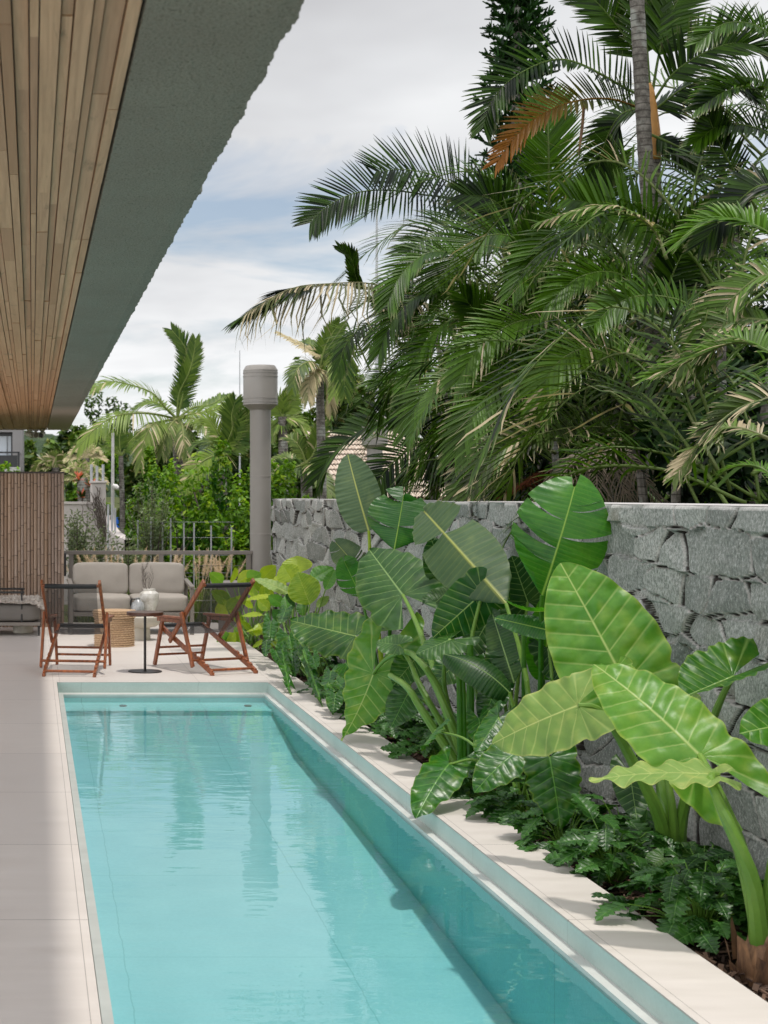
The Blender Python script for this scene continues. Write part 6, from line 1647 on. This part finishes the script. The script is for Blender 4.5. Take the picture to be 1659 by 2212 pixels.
# bright hedge bushes behind the railing
for args in (
    (330, 25.0, 985, 130, 'bright green bush below the drooping pale palm frond, behind the railing', 51),
    (445, 24.5, 1010, 150, 'bright green bush left of the vent post, behind the railing', 52),
    (520, 25.5, 1000, 100, 'bright green bush touching the vent post on its left', 53),
    (625, 26.5, 1030, 110, 'yellow green bush above the stone wall right of the vent post', 54),
    (385, 23.6, 1085, 150, 'low bright bush in front of the taller ones behind the sofa', 55),
    (500, 23.4, 1095, 110, 'low bright bush beside the foot of the vent post', 56),
    (318, 27.0, 1000, 66, 'bright bush beside the grey olive shrub', 57)):
    px, Y, tp_, w, lab, sd = args
    tree(px, Y, tp_, w, lab, sd, 'hedge', 'green_bush', 'bush', 'bright bushes behind the railing', -0.5, 5200, 0.055, True, 0.98, 12)
def olive(px, Y, top_py, wpx, label, seed, ground=-0.4):
    X = (px - 69.9) / F * Y; zt = at(px, top_py, Y).z; W = wpx / F * Y
    th = thing('olive_shrub', label, 'shrub', (X, Y, ground), 'grey green olive shrubs'); rr = random.Random(seed)
    st = MB(); fo = MB(); H = zt - ground
    for k in range(26):
        an = rr.uniform(0, 6.28); sp = rr.uniform(0.1, 0.5) * W
        P = spline([(0, 0, 0), (math.cos(an) * sp * 0.4, math.sin(an) * sp * 0.4, H * 0.5), (math.cos(an) * sp, math.sin(an) * sp, H * rr.uniform(0.7, 1.0))], 16)
        st.tube(P, [0.012 * (1 - 0.05 * i) for i in range(17)], 5)
        for p in P[3:]:
            for _ in range(7):
                d = Vector((rr.uniform(-1, 1), rr.uniform(-1, 1), rr.uniform(-.2, 1))).normalized() * rr.uniform(0.05, 0.09)
                o_ = Vector((rr.uniform(-.07, .07), rr.uniform(-.07, .07), rr.uniform(-.07, .07)))
                sd = d.cross(Vector((rr.random(), rr.random(), rr.random()))).normalized() * 0.010
                fo.add([p + o_ - sd * .3, p + o_ + d * .5 - sd, p + o_ + d, p + o_ + d * .5 + sd], [(0, 1, 2, 3)], (0.15 * rr.random(), rr.random(), 0))
    st.build('stems', M['twig'], th, True); fo.build('foliage', M['olive'], th, True, auto=False)
olive(330, 23.0, 1035, 110, 'grey green olive shrub behind the railing left of the bright bushes', 61)
olive(205, 22.2, 1140, 90, 'low grey green olive shrub beside the bamboo screen, in front of the beige wall', 62)
olive(275, 22.0, 1160, 110, 'low grey green olive shrub behind the left sofa cushion', 63)
olive(165, 22.0, 1100, 60, 'thin grey green olive shrub right against the bamboo screen edge', 64)

# fountain grass behind the railing
def fountain(px, Y, seed, label, nplume=9):
    X = (px - 69.9) / F * Y; rr = random.Random(seed)
    th = thing('fountain_grass', label, 'grass plant', (X, Y, -0.35), 'fountain grass clumps behind the railing')
    b = MB(); pl = MB()
    for k in range(130):
        an = rr.uniform(0, 6.28); L = rr.uniform(0.5, 0.95); sp = rr.uniform(0.15, 0.55)
        P = spline([(rr.uniform(-.1, .1), rr.uniform(-.1, .1), 0), (math.cos(an) * sp * .4, math.sin(an) * sp * .4, L * 0.8), (math.cos(an) * sp, math.sin(an) * sp, L * rr.uniform(0.6, 1.0))], 5)
        sd = Vector((-math.sin(an), math.cos(an), 0)); vs = []
        for i, p in enumerate(P):
            w = 0.006 * (1 - i / 5.2); vs += [p - sd * w, p + sd * w]
        b.add(vs, [(2*i, 2*i+1, 2*i+3, 2*i+2) for i in range(5)], (rr.uniform(0, .3), rr.random(), 0))
    b.build('blades', M['grass'], th, True, auto=False)
    for k in range(nplume):
        an = rr.uniform(0, 6.28); sp = rr.uniform(0.1, 0.45); L = rr.uniform(1.05, 1.3)
        e0 = Vector((math.cos(an) * sp * .5, math.sin(an) * sp * .5, L * .72)); e1 = Vector((math.cos(an) * sp, math.sin(an) * sp, L))
        pl.tube([(0, 0, 0.1), e0 * 0.6 + Vector((0, 0, .1)), e0], 0.003, 4, (0.6, 0.5, 0))
        d = (e1 - e0)
        for _ in range(150):
            t = rr.random(); p = e0 + d * t; r_ = 0.038 * math.sin(math.pi * min(1, t * 0.9 + 0.12)) + 0.004
            v = (Vector((rr.uniform(-1, 1), rr.uniform(-1, 1), rr.uniform(-1, 1))) + d.normalized() * 0.8).normalized() * r_ * 1.4
            sd = v.cross(Vector((rr.random(), rr.random(), rr.random()))).normalized() * 0.003
            pl.add([p - sd, p + sd, p + v], [(0, 1, 2)], (1.0, rr.random(), 0))
    pl.build('plumes', M['grass'], th, True, auto=False)
for k, (px, Y, lab) in enumerate(((230, 21.2, 'fountain grass with pink plumes behind the left sofa cushion'), (290, 21.4, 'fountain grass with plumes behind the gap of the sofa cushions'), (352, 21.3, 'fountain grass with upright plumes behind the middle railing post'), (430, 21.2, 'fountain grass with leaning plumes right of the sofa'), (480, 21.5, 'fountain grass with plumes nearest the vent post'), (188, 21.0, 'fountain grass beside the bamboo screen with few plumes'))):
    fountain(px, Y, 70 + k, lab, 10 if k < 5 else 4)

# grey metal stake fence
fence = thing('stake_fence', 'row of thin grey metal stakes joined by wires before the bushes', 'fence', (2.0, 22.9, -0.5))
M['galv'] = plain('galvanised_metal', (0.40, 0.41, 0.42), 0.45, 0.1)
for (x1, y1) in ((745, 625), (815, 610), (878, 630), (922, 615), (993, 640), (1048, 640), (1140, 655), (1250, 665)):
    px = x1 * 0.45810 / 1.14526; py = (1000 + y1 * 0.45810) / 1.14526
    p = at(px, py, 22.9); mb = MB(); mb.tube([(p.x, 22.9, -0.6), (p.x, 22.9, p.z)], 0.012, 8)
    o = mb.build('stake', M['galv'], None, True); reparent(o, fence)
for zz_ in (0.5, 0.75, 1.0, 1.22):
    mb = MB(); mb.tube([at(300, 0, 22.9) * 1 + Vector((0, 0.018, zz_ - at(300, 0, 22.9).z)), at(505, 0, 22.9) + Vector((0, 0.018, zz_ - at(505, 0, 22.9).z))], 0.0022, 4); o = mb.build('wire', M['galv'], None, True); reparent(o, fence)

# beige boundary wall with pillar, spikes and bin
M['beige'] = plain('beige_render', (0.50, 0.45, 0.42), 0.85, 0.12, 0.9, 0.2, 12)
bw = thing('boundary_wall', 'beige rendered boundary wall with taller pillar beyond the bamboo screen', 'wall', (1.0, 32, -1))
Yw = 31.0
def zpt(x, y, Y): return at(x * 0.4581 / 1.14526, (1000 + y * 0.4581) / 1.14526, Y)
a = zpt(300, 540, Yw); b = zpt(520, 545, Yw)
mb = MB(); mb.box(a.x - 4, b.x, Yw, Yw + 0.2, -1.5, a.z); mb.box(a.x - 4, b.x + 0.02, Yw - 0.03, Yw + 0.23, a.z + 0.003, a.z + 0.05); o = mb.build('low_wall', M['beige']); reparent(o, bw)
c = zpt(497, 428, Yw); d = zpt(572, 422, Yw)
mb = MB(); mb.box(c.x, d.x, Yw - 0.06, Yw + 0.9, -1.5, c.z); mb.box(c.x - 0.02, d.x + 0.02, Yw - 0.08, Yw + 0.92, c.z + 0.003, c.z + 0.05); o = mb.build('pillar', M['beige'], None, False, 0.01); reparent(o, bw)
mb = MB(); rr = random.Random(4)   # curved falling wing of the wall
prev = None
for i in range(13):
    t = i / 12; y = Yw - 4.5 * t; x = zpt(572 + 100 * t, 0, y).x; z = zpt(0, 600 + 130 * t ** 0.3, y).z
    cur = [(x, y, -1.5), (x, y, z), (x + 0.18, y + 0.1, z), (x + 0.18, y + 0.1, -1.5)]
    if prev: mb.add(prev + cur, [(0, 4, 5, 1), (1, 5, 6, 2), (2, 6, 7, 3)])
    prev = cur
o = mb.build('falling_wing', M['beige']); reparent(o, bw)
for x1 in (494, 524, 557):
    p = zpt(x1, 325 + (x1 == 524) * 8, Yw + 0.3); q = zpt(x1, 424, Yw + 0.3); mb = MB(); mb.tube([(p.x, p.y, q.z), tuple(p)], 0.028, 8); o = mb.build('fence_stake', M['galv'], None, True); reparent(o, bw)
for x1, yt, yb in ((585, 540, 640), (605, 545, 660), (622, 560, 690)):
    p = zpt(x1, yt, Yw - 1.2); mb = MB(); mb.tube([(p.x, p.y, -0.8), tuple(p)], 0.02, 8); o = mb.build('fence_stake', M['galv'], None, True); reparent(o, bw)
# dry creeper stain on the wall as real twigs
mb = MB(); rr = random.Random(12)
for k in range(20):
    p = zpt(rr.uniform(530, 585), rr.uniform(650, 760), Yw - 0.09); P = [p]
    for i in range(8): P.append(P[-1] + Vector((rr.uniform(-.09, .05), rr.uniform(-.01, .005), rr.uniform(0.02, 0.17))))
    mb.tube(P, 0.008, 4)
tag(mb.build('dry_creeper', M['twig'], None, True), 'dry brown creeper climbing the beige boundary wall below its pillar', 'creeper')
# blue wheeled bin
p = zpt(627, 672, 78)
bn = thing('wheeled_bin', 'blue wheeled rubbish bin beside the end of the beige wall', 'bin', (p.x, 78, p.z))
bn.scale = (0.95, 0.95, 0.95)
M['blue'] = plain('blue_plastic', rgb(30, 96, 190), 0.4, 0.08)
mb = MB(); mb.add([(-.16, -.18, .06), (.16, -.18, .06), (.16, .18, .06), (-.16, .18, .06), (-.21, -.24, .72), (.21, -.24, .72), (.21, .22, .72), (-.21, .22, .72)], [(0, 3, 2, 1), (4, 5, 6, 7), (0, 1, 5, 4), (1, 2, 6, 5), (2, 3, 7, 6), (3, 0, 4, 7)]); mb.build('bin_body', M['blue'], bn, False, 0.02)
mb = MB(); mb.box(-.23, .23, -.27, .24, .723, .76); mb.bar((-.2, .26, .73), (.2, .26, .73), .03, .03); mb.build('lid', plain('grey_blue_lid', rgb(110, 140, 190), 0.4), bn, False, 0.015)
for s in (-1, 1):
    mb = MB(); mb.tube([(s * .17, .2, .08), (s * .21, .2, .08)], 0.08, 14); mb.build('wheel', M['black'], bn, True)
# flowering shrub on the wall
p = zpt(440, 530, 32.5)
fs_ = thing('bromeliad_bed', 'dark shrub with pink and orange leaves on top of the beige wall beside its pillar', 'shrub', (p.x, 32.5, p.z - 0.1))
rr = random.Random(15); mb = MB()
for c in ((-.25, 0, .35), (.0, 0, .2), (.18, 0, .42), (.42, 0, .25), (-.05, .1, .55)):
    for k in range(46):
        an = rr.uniform(0, 6.28); el = rr.uniform(-.2, 1.2); d = Vector((math.cos(an) * math.cos(el), math.sin(an) * math.cos(el), math.sin(el))) * rr.uniform(.12, .24)
        sd = d.cross(VZ + Vector((rr.random() * .3, 0, 0))).normalized() * 0.028; c_ = Vector(c)
        mb.add([c_ - sd * .5, c_ + sd * .5, c_ + d * .6 + sd, c_ + d, c_ + d * .6 - sd], [(0, 1, 2, 3, 4)], (1.0 if (c[0] > -.2 and rr.random() < .45) else 0, rr.random(), 0))
mb.build('foliage', palm_material('bromeliad_leaves', rgb(26, 40, 18), rgb(70, 100, 40), rgb(214, 120, 96)), fs_, True, auto=False)
mb = MB(); mb.tube([(0, 0, -.3), (0.02, 0, .2)], .02, 6); mb.build('stem', M['bark'], fs_, True)

# grey house at the left edge
hs = thing('grey_house', 'grey rendered house with dark window frame and black balcony at the left edge', 'house', (-3, 42, 0))
Yh = 40.0
def zl(x, y, Y=Yh): return at(x * 0.1929 / 1.14526, (1030 + y * 0.1929) / 1.14526, Y)
M['greyrender'] = plain('grey_render', (0.215, 0.205, 0.20), 0.85, 0.1, 1.2)
rx = zl(290, 0).x; top_ = 6.5
wx0, wx1, wz0, wz1 = zl(-500, 0).x, zl(160, 0).x, zl(0, 660).z, zl(0, 200).z
mb = MB(); mb.box(wx1 + 0.002, rx, Yh, Yh + 8, -1, top_); mb.box(-9, wx1, Yh, Yh + 8, wz1, top_); mb.box(-9, wx1, Yh, Yh + 8, -1, wz0); mb.box(-9, wx1, Yh + 0.6, Yh + 8, wz0 + .002, wz1 - .002)
o = mb.build('house_wall', M['greyrender']); reparent(o, hs)
mb = MB(); mb.box(zl(-20, 0).x, zl(140, 0).x, Yh + 0.42, Yh + 0.45, wz0 + 0.01, zl(0, 245).z)
gl_ = NT('window_glass'); gl_.pbr((0.42, 0.47, 0.52), 0.08, spec=0.8); o = mb.build('window_pane', gl_.m); reparent(o, hs)
mb = MB(); mb.box(zl(140, 0).x, wx1 - 0.003, Yh + 0.35, Yh + 0.5, wz0 + .005, wz1 - .005); mb.box(zl(-500, 0).x, zl(140, 0).x - .002, Yh + 0.35, Yh + 0.5, zl(0, 245).z + .002, wz1 - .005); mb.box(zl(85, 0).x, zl(92, 0).x, Yh + 0.38, Yh + 0.415, wz0 + .01, zl(0, 245).z)
o = mb.build('window_frame', M['black']); reparent(o, hs)
mb = MB()
bz0, bz1 = zl(0, 650, 39).z, zl(0, 462, 39).z; bx = zl(240, 0, 39).x
mb.bar((-8, 39, bz1), (bx, 39, bz1), .05, .04); mb.bar((bx, 39, bz0), (bx, 39, bz1), .05, .05)
mb.box(-8, bx - .03, 38.99, 39.01, bz0, zl(0, 500, 39).z)
mb.bar((bx, 39.03, bz1 - 0.003), (bx, 40, bz1 - 0.003), .05, .04)
o = mb.build('balcony_railing', M['black']); reparent(o, hs)
mb = MB(); mb.box(-8, bx + 0.04, 38.9, Yh - .002, bz0 - 0.25, bz0 - 0.004); o = mb.build('balcony_slab', M['concrete']); reparent(o, hs)
tree(10, 30, 1006, 60, 'pale lime shrub just above the bamboo screen at the left edge', 81, 'hedge', 'green_bush', 'bush', 'bright bushes behind the railing', -0.5, 1600, 0.06, True, 0.6)
# white low building far behind
fb = thing('white_house', 'small white flat roofed house far away below the hill', 'house', (at(70, 1000, 90).x, 90, 0))
mb = MB(); p = zl(305, 500, 90); q = zl(410, 620, 90); mb.box(p.x, q.x, 90, 98, 0, p.z); o = mb.build('house_wall', plain('white_render', (0.62, 0.62, 0.62), 0.8)); reparent(o, fb)
mb = MB(); p = zl(415, 545, 88); q = zl(560, 620, 88); mb.box(p.x, q.x, 88.5, 97, 0, p.z); o = mb.build('side_wing', plain('blue_grey_render', (0.30, 0.34, 0.40), 0.8)); reparent(o, fb)
mb = MB(); r_ = zl(560, 530, 88); mb.box(p.x - .3, r_.x + .3, 88, 97.3, p.z + .005, p.z + .25); o = mb.build('roof', M['concrete']); reparent(o, fb)

# utility pole and thin masts
pole = thing('street_pole', 'slim grey street pole left of the drooping palm with small lamp', 'pole', tuple(at(243, 1150, 36)))
p0, p1_ = at(243, 1180, 36), at(244, 935, 36)
mb = MB(); mb.tube([p0, p1_], [0.045, 0.032], 12); o = mb.build('mast', M['concrete'], None, True); reparent(o, pole)
q = at(250, 1052, 35.9); mb = MB(); mb.tube([q + Vector((-.07, 0, .05)), q, q + Vector((.06, -.02, -.03))], [.03, .07, .04], 10); o = mb.build('lamp', M['camwhite'], None, True); reparent(o, pole)
for (px, yt, yb, Y, r_, lab) in ((518, 757, 1010, 40, 0.022, 'thin dark mast rising left of the vent post cowl'), (814, 450, 760, 34, 0.04, 'pale slender mast behind the withered palm frond')):
    a, b = at(px, yb, Y), at(px, yt, Y); mb = MB(); mb.tube([(a.x, Y, -0.5), tuple(a), tuple(b)], [r_, r_, r_ * 0.5], 8)
    tag(mb.build('mast', M['galv'], None, True), lab, 'mast', 'thin masts')

# tiled roof house behind the palms
def tile_roof():
    th = thing('tiled_roof_house', 'house with pale orange barrel tile roof glimpsed between the palm fronds', 'house', (at(860, 1000, 33).x, 34, 0.3))
    t = NT('barrel_tiles'); r, g, b = t.tint(); v = t.obj(); n = t.noise(v, 3, 4, .6)
    t.pbr(t.mix(t.math('ADD', t.math('MULTIPLY', r, .6), t.math('MULTIPLY', n, .4)), (0.44, 0.34, 0.26), (0.64, 0.55, 0.45)), 0.8)
    mb = MB(); rr = random.Random(2)
    e0 = at(745, 1110, 31.5); e1 = at(1010, 1110, 31.5); zE = at(0, 1085, 31.5).z; zR = at(0, 940, 36).z
    nx = 34; nyr = 13
    for i in range(nx):
        for j in range(nyr):
            x = e0.x + (e1.x - e0.x) * (i + .5) / nx; w = (e1.x - e0.x) / nx * 0.62
            y0 = 31.5 + 4.5 * j / nyr; y1 = 31.5 + 4.5 * (j + 1.12) / nyr; za = zE + (zR - zE) * j / nyr + 0.035; zb = zE + (zR - zE) * (j + 1.12) / nyr
            vs = []
            for (yy, z0_) in ((y0, za), (y1, zb)):
                for k in range(6):
                    an = math.pi * k / 5; vs.append((x + w * math.cos(an), yy, z0_ + 0.09 * math.sin(an)))
            mb.add(vs, [(k, k + 1, k + 7, k + 6) for k in range(5)], (rr.random(), 0, 0))
    mb.add([(e0.x, 31.5, zE - .02), (e1.x, 31.5, zE - .02), (e1.x, 36, zR - .02), (e0.x, 36, zR - .02)], [(0, 1, 2, 3)], (0.2, 0, 0))
    o = mb.build('roof', t.m, None, True, auto=False); reparent(o, th)
    mb = MB(); mb.box(e0.x + .3, e1.x - .3, 31.9, 40, 0.2, zE + 0.05); o = mb.build('house_wall', M['beige']); reparent(o, th)
tile_roof()

# palms far behind
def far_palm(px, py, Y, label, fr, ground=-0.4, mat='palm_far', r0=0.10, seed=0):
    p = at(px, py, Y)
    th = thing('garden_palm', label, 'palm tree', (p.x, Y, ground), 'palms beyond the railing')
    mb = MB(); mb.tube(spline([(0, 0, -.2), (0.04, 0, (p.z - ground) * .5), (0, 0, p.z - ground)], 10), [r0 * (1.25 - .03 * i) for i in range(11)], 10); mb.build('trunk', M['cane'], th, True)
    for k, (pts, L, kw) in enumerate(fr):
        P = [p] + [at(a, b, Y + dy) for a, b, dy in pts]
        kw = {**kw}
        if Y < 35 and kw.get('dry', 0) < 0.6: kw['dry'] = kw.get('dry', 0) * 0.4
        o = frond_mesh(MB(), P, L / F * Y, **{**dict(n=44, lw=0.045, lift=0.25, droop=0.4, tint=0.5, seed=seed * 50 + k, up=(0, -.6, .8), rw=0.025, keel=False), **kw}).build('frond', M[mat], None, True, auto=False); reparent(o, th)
    return th
def zg(x, y, dy=0): return ((180 + x * 0.40989) / 1.14526, (780 + y * 0.40989) / 1.14526, dy)
far_palm(383, 905, 30, 'garden palm with upright green spear and wide drooping fronds left of the vent post', [
    ([zg(660, 500, 0), zg(690, 330, 0), zg(680, 200, 0), zg(600, 90, 0)], 42, dict(up=(0, -1, 0), lift=0.1, droop=0.15, n=60, tint=0.3, a0=60, a1=30)),
    ([zg(640, 480, 0), zg(700, 350, -.1), zg(730, 240, -.1), zg(740, 150, -.1)], 36, dict(up=(0, -1, 0), lift=0.1, droop=0.1, n=50, tint=0.4, a0=55)),
    ([zg(560, 560, -.3), zg(480, 470, -.5), zg(350, 420, -.8), zg(220, 400, -1), zg(110, 450, -1.2)], 46, dict(droop=0.55, dry=0.1, tint=0.75)),
    ([zg(520, 600, -.5), zg(400, 590, -1), zg(250, 610, -1.3), zg(130, 690, -1.5), zg(40, 790, -1.6)], 50, dict(droop=0.7, dry=0.15, tint=0.8, lift=0)),
    ([zg(540, 640, -.6), zg(480, 660, -1), zg(430, 760, -1.2), zg(410, 900, -1.3)], 44, dict(droop=0.8, dry=0.3, tint=0.7, lift=-.2)),
    ([zg(700, 600, -.3), zg(820, 580, -.4), zg(930, 560, -.5), zg(1040, 640, -.6)], 46, dict(droop=0.6, tint=0.7, dry=0.1)),
    ([zg(720, 620, -.5), zg(800, 660, -.8), zg(860, 760, -1)], 42, dict(droop=0.7, tint=0.6, dry=0.2)),
    ([zg(600, 650, -.6), zg(560, 720, -.8), zg(540, 830, -.9)], 34, dict(droop=0.9, dry=0.4, tint=0.4, lift=-.3)),
    ([zg(660, 660, -.6), zg(670, 740, -.9), zg(690, 830, -1)], 34, dict(droop=0.9, dry=0.45, tint=0.4, lift=-.3)),
    ([zg(560, 560, .4), zg(470, 520, .6), zg(380, 560, .8), zg(330, 640, 1)], 40, dict(droop=0.6, tint=0.6)),
    ([zg(720, 560, .4), zg(830, 540, .6), zg(900, 500, .8), zg(960, 480, 1)], 36, dict(droop=0.4, tint=0.5))], seed=1)
far_palm(478, 985, 27, 'low garden palm with a pale curved frond hanging over the bright bushes', [
    ([zg(930, 840, -.3), zg(820, 860, -.6), zg(720, 940, -.8), zg(660, 1050, -1)], 46, dict(up=(0.2, -.9, .4), droop=0.5, tint=1.0, dry=0.12, lift=0.1)),
    ([zg(900, 760, 0), zg(830, 640, 0), zg(790, 640, 0)], 46, dict(tint=0.9, dry=0.05, droop=0.4)),
    ([zg(960, 700, 0), zg(960, 600, 0), zg(980, 520, 0)], 44, dict(up=(0, -1, 0), tint=0.4, droop=0.1)),
    ([zg(1000, 760, 0), zg(1040, 640, 0), zg(1080, 560, 0)], 40, dict(up=(0, -1, 0), tint=0.3, droop=0.2)),
    ([zg(900, 800, 0), zg(800, 760, .2), zg(720, 800, .3)], 36, dict(tint=0.3, droop=0.5))], seed=2, r0=0.08)
far_palm(660, 1000, 28, 'garden palm behind the wall with brown edged fronds arching right of the vent post', [
    ([zg(1400, 900, -.3), zg(1320, 920, -.4), zg(1230, 920, -.5), zg(1180, 980, -.6)], 44, dict(up=(0, -.9, .5), tint=0.2, droop=0.3, dry=0.1)),
    ([zg(1440, 900, -.4), zg(1500, 980, -.6), zg(1560, 1080, -.8)], 40, dict(tint=0.4, droop=0.5, dry=0.25)),
    ([zg(1380, 820, 0), zg(1340, 760, 0), zg(1300, 740, .1)], 36, dict(tint=0.4, dry=0.2)),
    ([zg(1450, 840, 0), zg(1480, 740, 0), zg(1500, 660, 0)], 38, dict(up=(0, -1, 0), tint=0.5, dry=0.1)),
    ([zg(1360, 900, .3), zg(1290, 860, .5), zg(1220, 870, .6)], 34, dict(tint=0.6, dry=0.2))], seed=3)
far_palm(690, 800, 26, 'tall palm with withered brown frond stubs above the vent post cowl', [
    ([zg(1500, 250, 0), zg(1400, 190, 0), zg(1240, 105, 0)], 26, dict(dry=0.9, tint=0.3, droop=0.6)),
    ([zg(1440, 280, -.2), zg(1360, 320, -.4), zg(1330, 420, -.5)], 42, dict(dry=0.25, tint=0.2, droop=0.6)),
    ([zg(1480, 330, -.2), zg(1430, 400, -.3), zg(1420, 500, -.4)], 36, dict(dry=0.8, tint=0.3, droop=0.9)),
    ([zg(1560, 260, -.2), zg(1600, 330, -.4), zg(1580, 470, -.5)], 44, dict(dry=0.1, tint=0.7, droop=0.5)),
    ([zg(1520, 200, 0), zg(1560, 120, 0), zg(1600, 60, 0)], 40, dict(up=(0, -1, 0), tint=0.4, droop=0.2)),
    ([zg(1500, 240, 0), zg(1440, 180, .2), zg(1400, 160, .3)], 36, dict(tint=0.3, dry=0.1)),
    ([zg(1500, 340, .2), zg(1540, 420, .3), zg(1560, 560, .4)], 40, dict(dry=0.7, tint=0.3, droop=0.9))], seed=4, r0=0.07)
far_palm(610, 900, 33, 'fan of pale fronds just right of the vent post shaft', [
    ([zg(1290, 560, 0), zg(1330, 500, 0), zg(1350, 440, 0)], 40, dict(up=(0, -1, 0), tint=0.9)),
    ([zg(1260, 600, 0), zg(1240, 520, 0), zg(1300, 470, 0)], 40, dict(up=(0, -1, 0), tint=0.7)),
    ([zg(1300, 620, 0), zg(1340, 620, 0), zg(1400, 680, 0)], 38, dict(tint=0.8, dry=0.1)),
    ([zg(1260, 640, 0), zg(1230, 660, 0), zg(1200, 720, 0)], 34, dict(tint=0.6))], seed=5)
far_palm(261, 985, 38, 'thin dark trunked palm behind the street pole', [
    ([(230, 965, 0), (205, 985, 0), (190, 1020, 0)], 34, dict(tint=0.6, droop=0.6)), ([(285, 965, 0), (310, 985, 0), (322, 1025, 0)], 34, dict(tint=0.5, droop=0.6)),
    ([(258, 950, 0), (262, 925, 0), (270, 905, 0)], 30, dict(up=(0, -1, 0), tint=0.4)), ([(240, 950, 0), (222, 930, 0), (205, 930, 0)], 32, dict(tint=0.6)),
    ([(280, 955, 0), (300, 940, 0), (316, 945, 0)], 32, dict(tint=0.5))], r0=0.06, seed=6)
far_palm(178, 1032, 35, 'pale yellow tufted palm on the beige wall beside the pillar', [
    ([(178 + 34 * math.cos(a), 1032 - 30 * math.sin(a), 0), (178 + 52 * math.cos(a), 1032 - 40 * math.sin(a) + 12, 0)], 16, dict(dry=0.35, tint=1.0, n=24, lw=0.05)) for a in (0.1, 0.6, 1.1, 1.6, 2.1, 2.6, 3.1, 3.5, -0.3)], r0=0.13, seed=7, ground=0.6)
far_palm(185, 990, 37, 'cream coloured feathery palm behind the tufted one', [
    ([(185 + 26 * math.cos(a), 990 - 26 * math.sin(a), 0), (185 + 44 * math.cos(a), 990 - 30 * math.sin(a) + 8, 0)], 16, dict(dry=0.7, tint=1.0, n=24, lw=0.05)) for a in (0.2, 0.8, 1.3, 1.8, 2.4, 3.0)], r0=0.1, seed=8)
far_palm(120, 1010, 45, 'orange tinged low palm left of the beige wall, below the hill', [
    ([(120 + 30 * math.cos(a), 1010 - 26 * math.sin(a), 0), (120 + 52 * math.cos(a), 1010 - 28 * math.sin(a) + 18, 0)], 24, dict(dry=0.2, tint=0.7, n=30, lw=0.06)) for a in (0.0, 0.5, 1.0, 1.5, 2.0, 2.5, 3.0)], r0=0.12, seed=9)
# background trees
for (px, Y, tp_, w, lab, sd, mt, n_, sz) in (
    (222, 90, 860, 100, 'airy brown green tree behind the left drooping palm frond', 91, 'foliage', 3600, 0.15),
    (150, 60, 942, 110, 'round dark tree below the plaster eave end', 92, 'foliage', 3000, 0.2),
    (338, 45, 940, 130, 'dense dark tree behind the street pole', 93, 'foliage', 5200, 0.16),
    (420, 46, 905, 160, 'dense tree behind the upright palm spear', 94, 'foliage', 4600, 0.16),
    (520, 44, 900, 150, 'dense tree behind the vent post', 95, 'foliage', 4600, 0.15),
    (640, 42, 850, 150, 'olive green tree right of the vent post', 96, 'foliage', 4600, 0.15),
    (610, 50, 775, 90, 'thin topped tree peeping over the vent post cowl', 97, 'foliage', 900, 0.14),
    (760, 44, 820, 170, 'broad tree behind the farthest palm clump', 98, 'foliage', 5200, 0.16),
    (900, 46, 800, 200, 'tree hidden behind the palms above the tiled roof', 99, 'foliage', 4600, 0.18),
    (195, 41, 975, 90, 'mid green tree behind the cream feathery palm', 100, 'hedge', 3000, 0.1),
    (90, 75, 965, 90, 'far dark tree beside the white house', 101, 'foliage', 2000, 0.2),
    (372, 38, 985, 110, 'leafy tree behind the bright bushes', 102, 'foliage', 4000, 0.11)):
    tree(px, Y, tp_, w, lab, sd, mt, n=n_, size=sz)
# dark shrubs added on the neighbour's side to keep the palm gaps dark
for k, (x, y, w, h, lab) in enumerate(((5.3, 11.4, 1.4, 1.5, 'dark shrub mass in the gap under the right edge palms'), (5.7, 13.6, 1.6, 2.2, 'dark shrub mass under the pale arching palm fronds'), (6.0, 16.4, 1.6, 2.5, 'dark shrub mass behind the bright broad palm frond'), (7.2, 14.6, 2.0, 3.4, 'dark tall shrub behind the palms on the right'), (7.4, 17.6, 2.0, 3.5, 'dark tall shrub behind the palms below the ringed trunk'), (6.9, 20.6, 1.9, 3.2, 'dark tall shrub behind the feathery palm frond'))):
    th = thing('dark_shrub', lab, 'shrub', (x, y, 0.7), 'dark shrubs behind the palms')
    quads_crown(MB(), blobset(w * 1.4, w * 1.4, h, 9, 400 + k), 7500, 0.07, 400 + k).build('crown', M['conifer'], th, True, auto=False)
    mb = MB(); mb.tube([(0, 0, -.1), (0.05, 0, h * .5)], [0.06, 0.03], 7); mb.build('trunk', M['bark'], th, True)
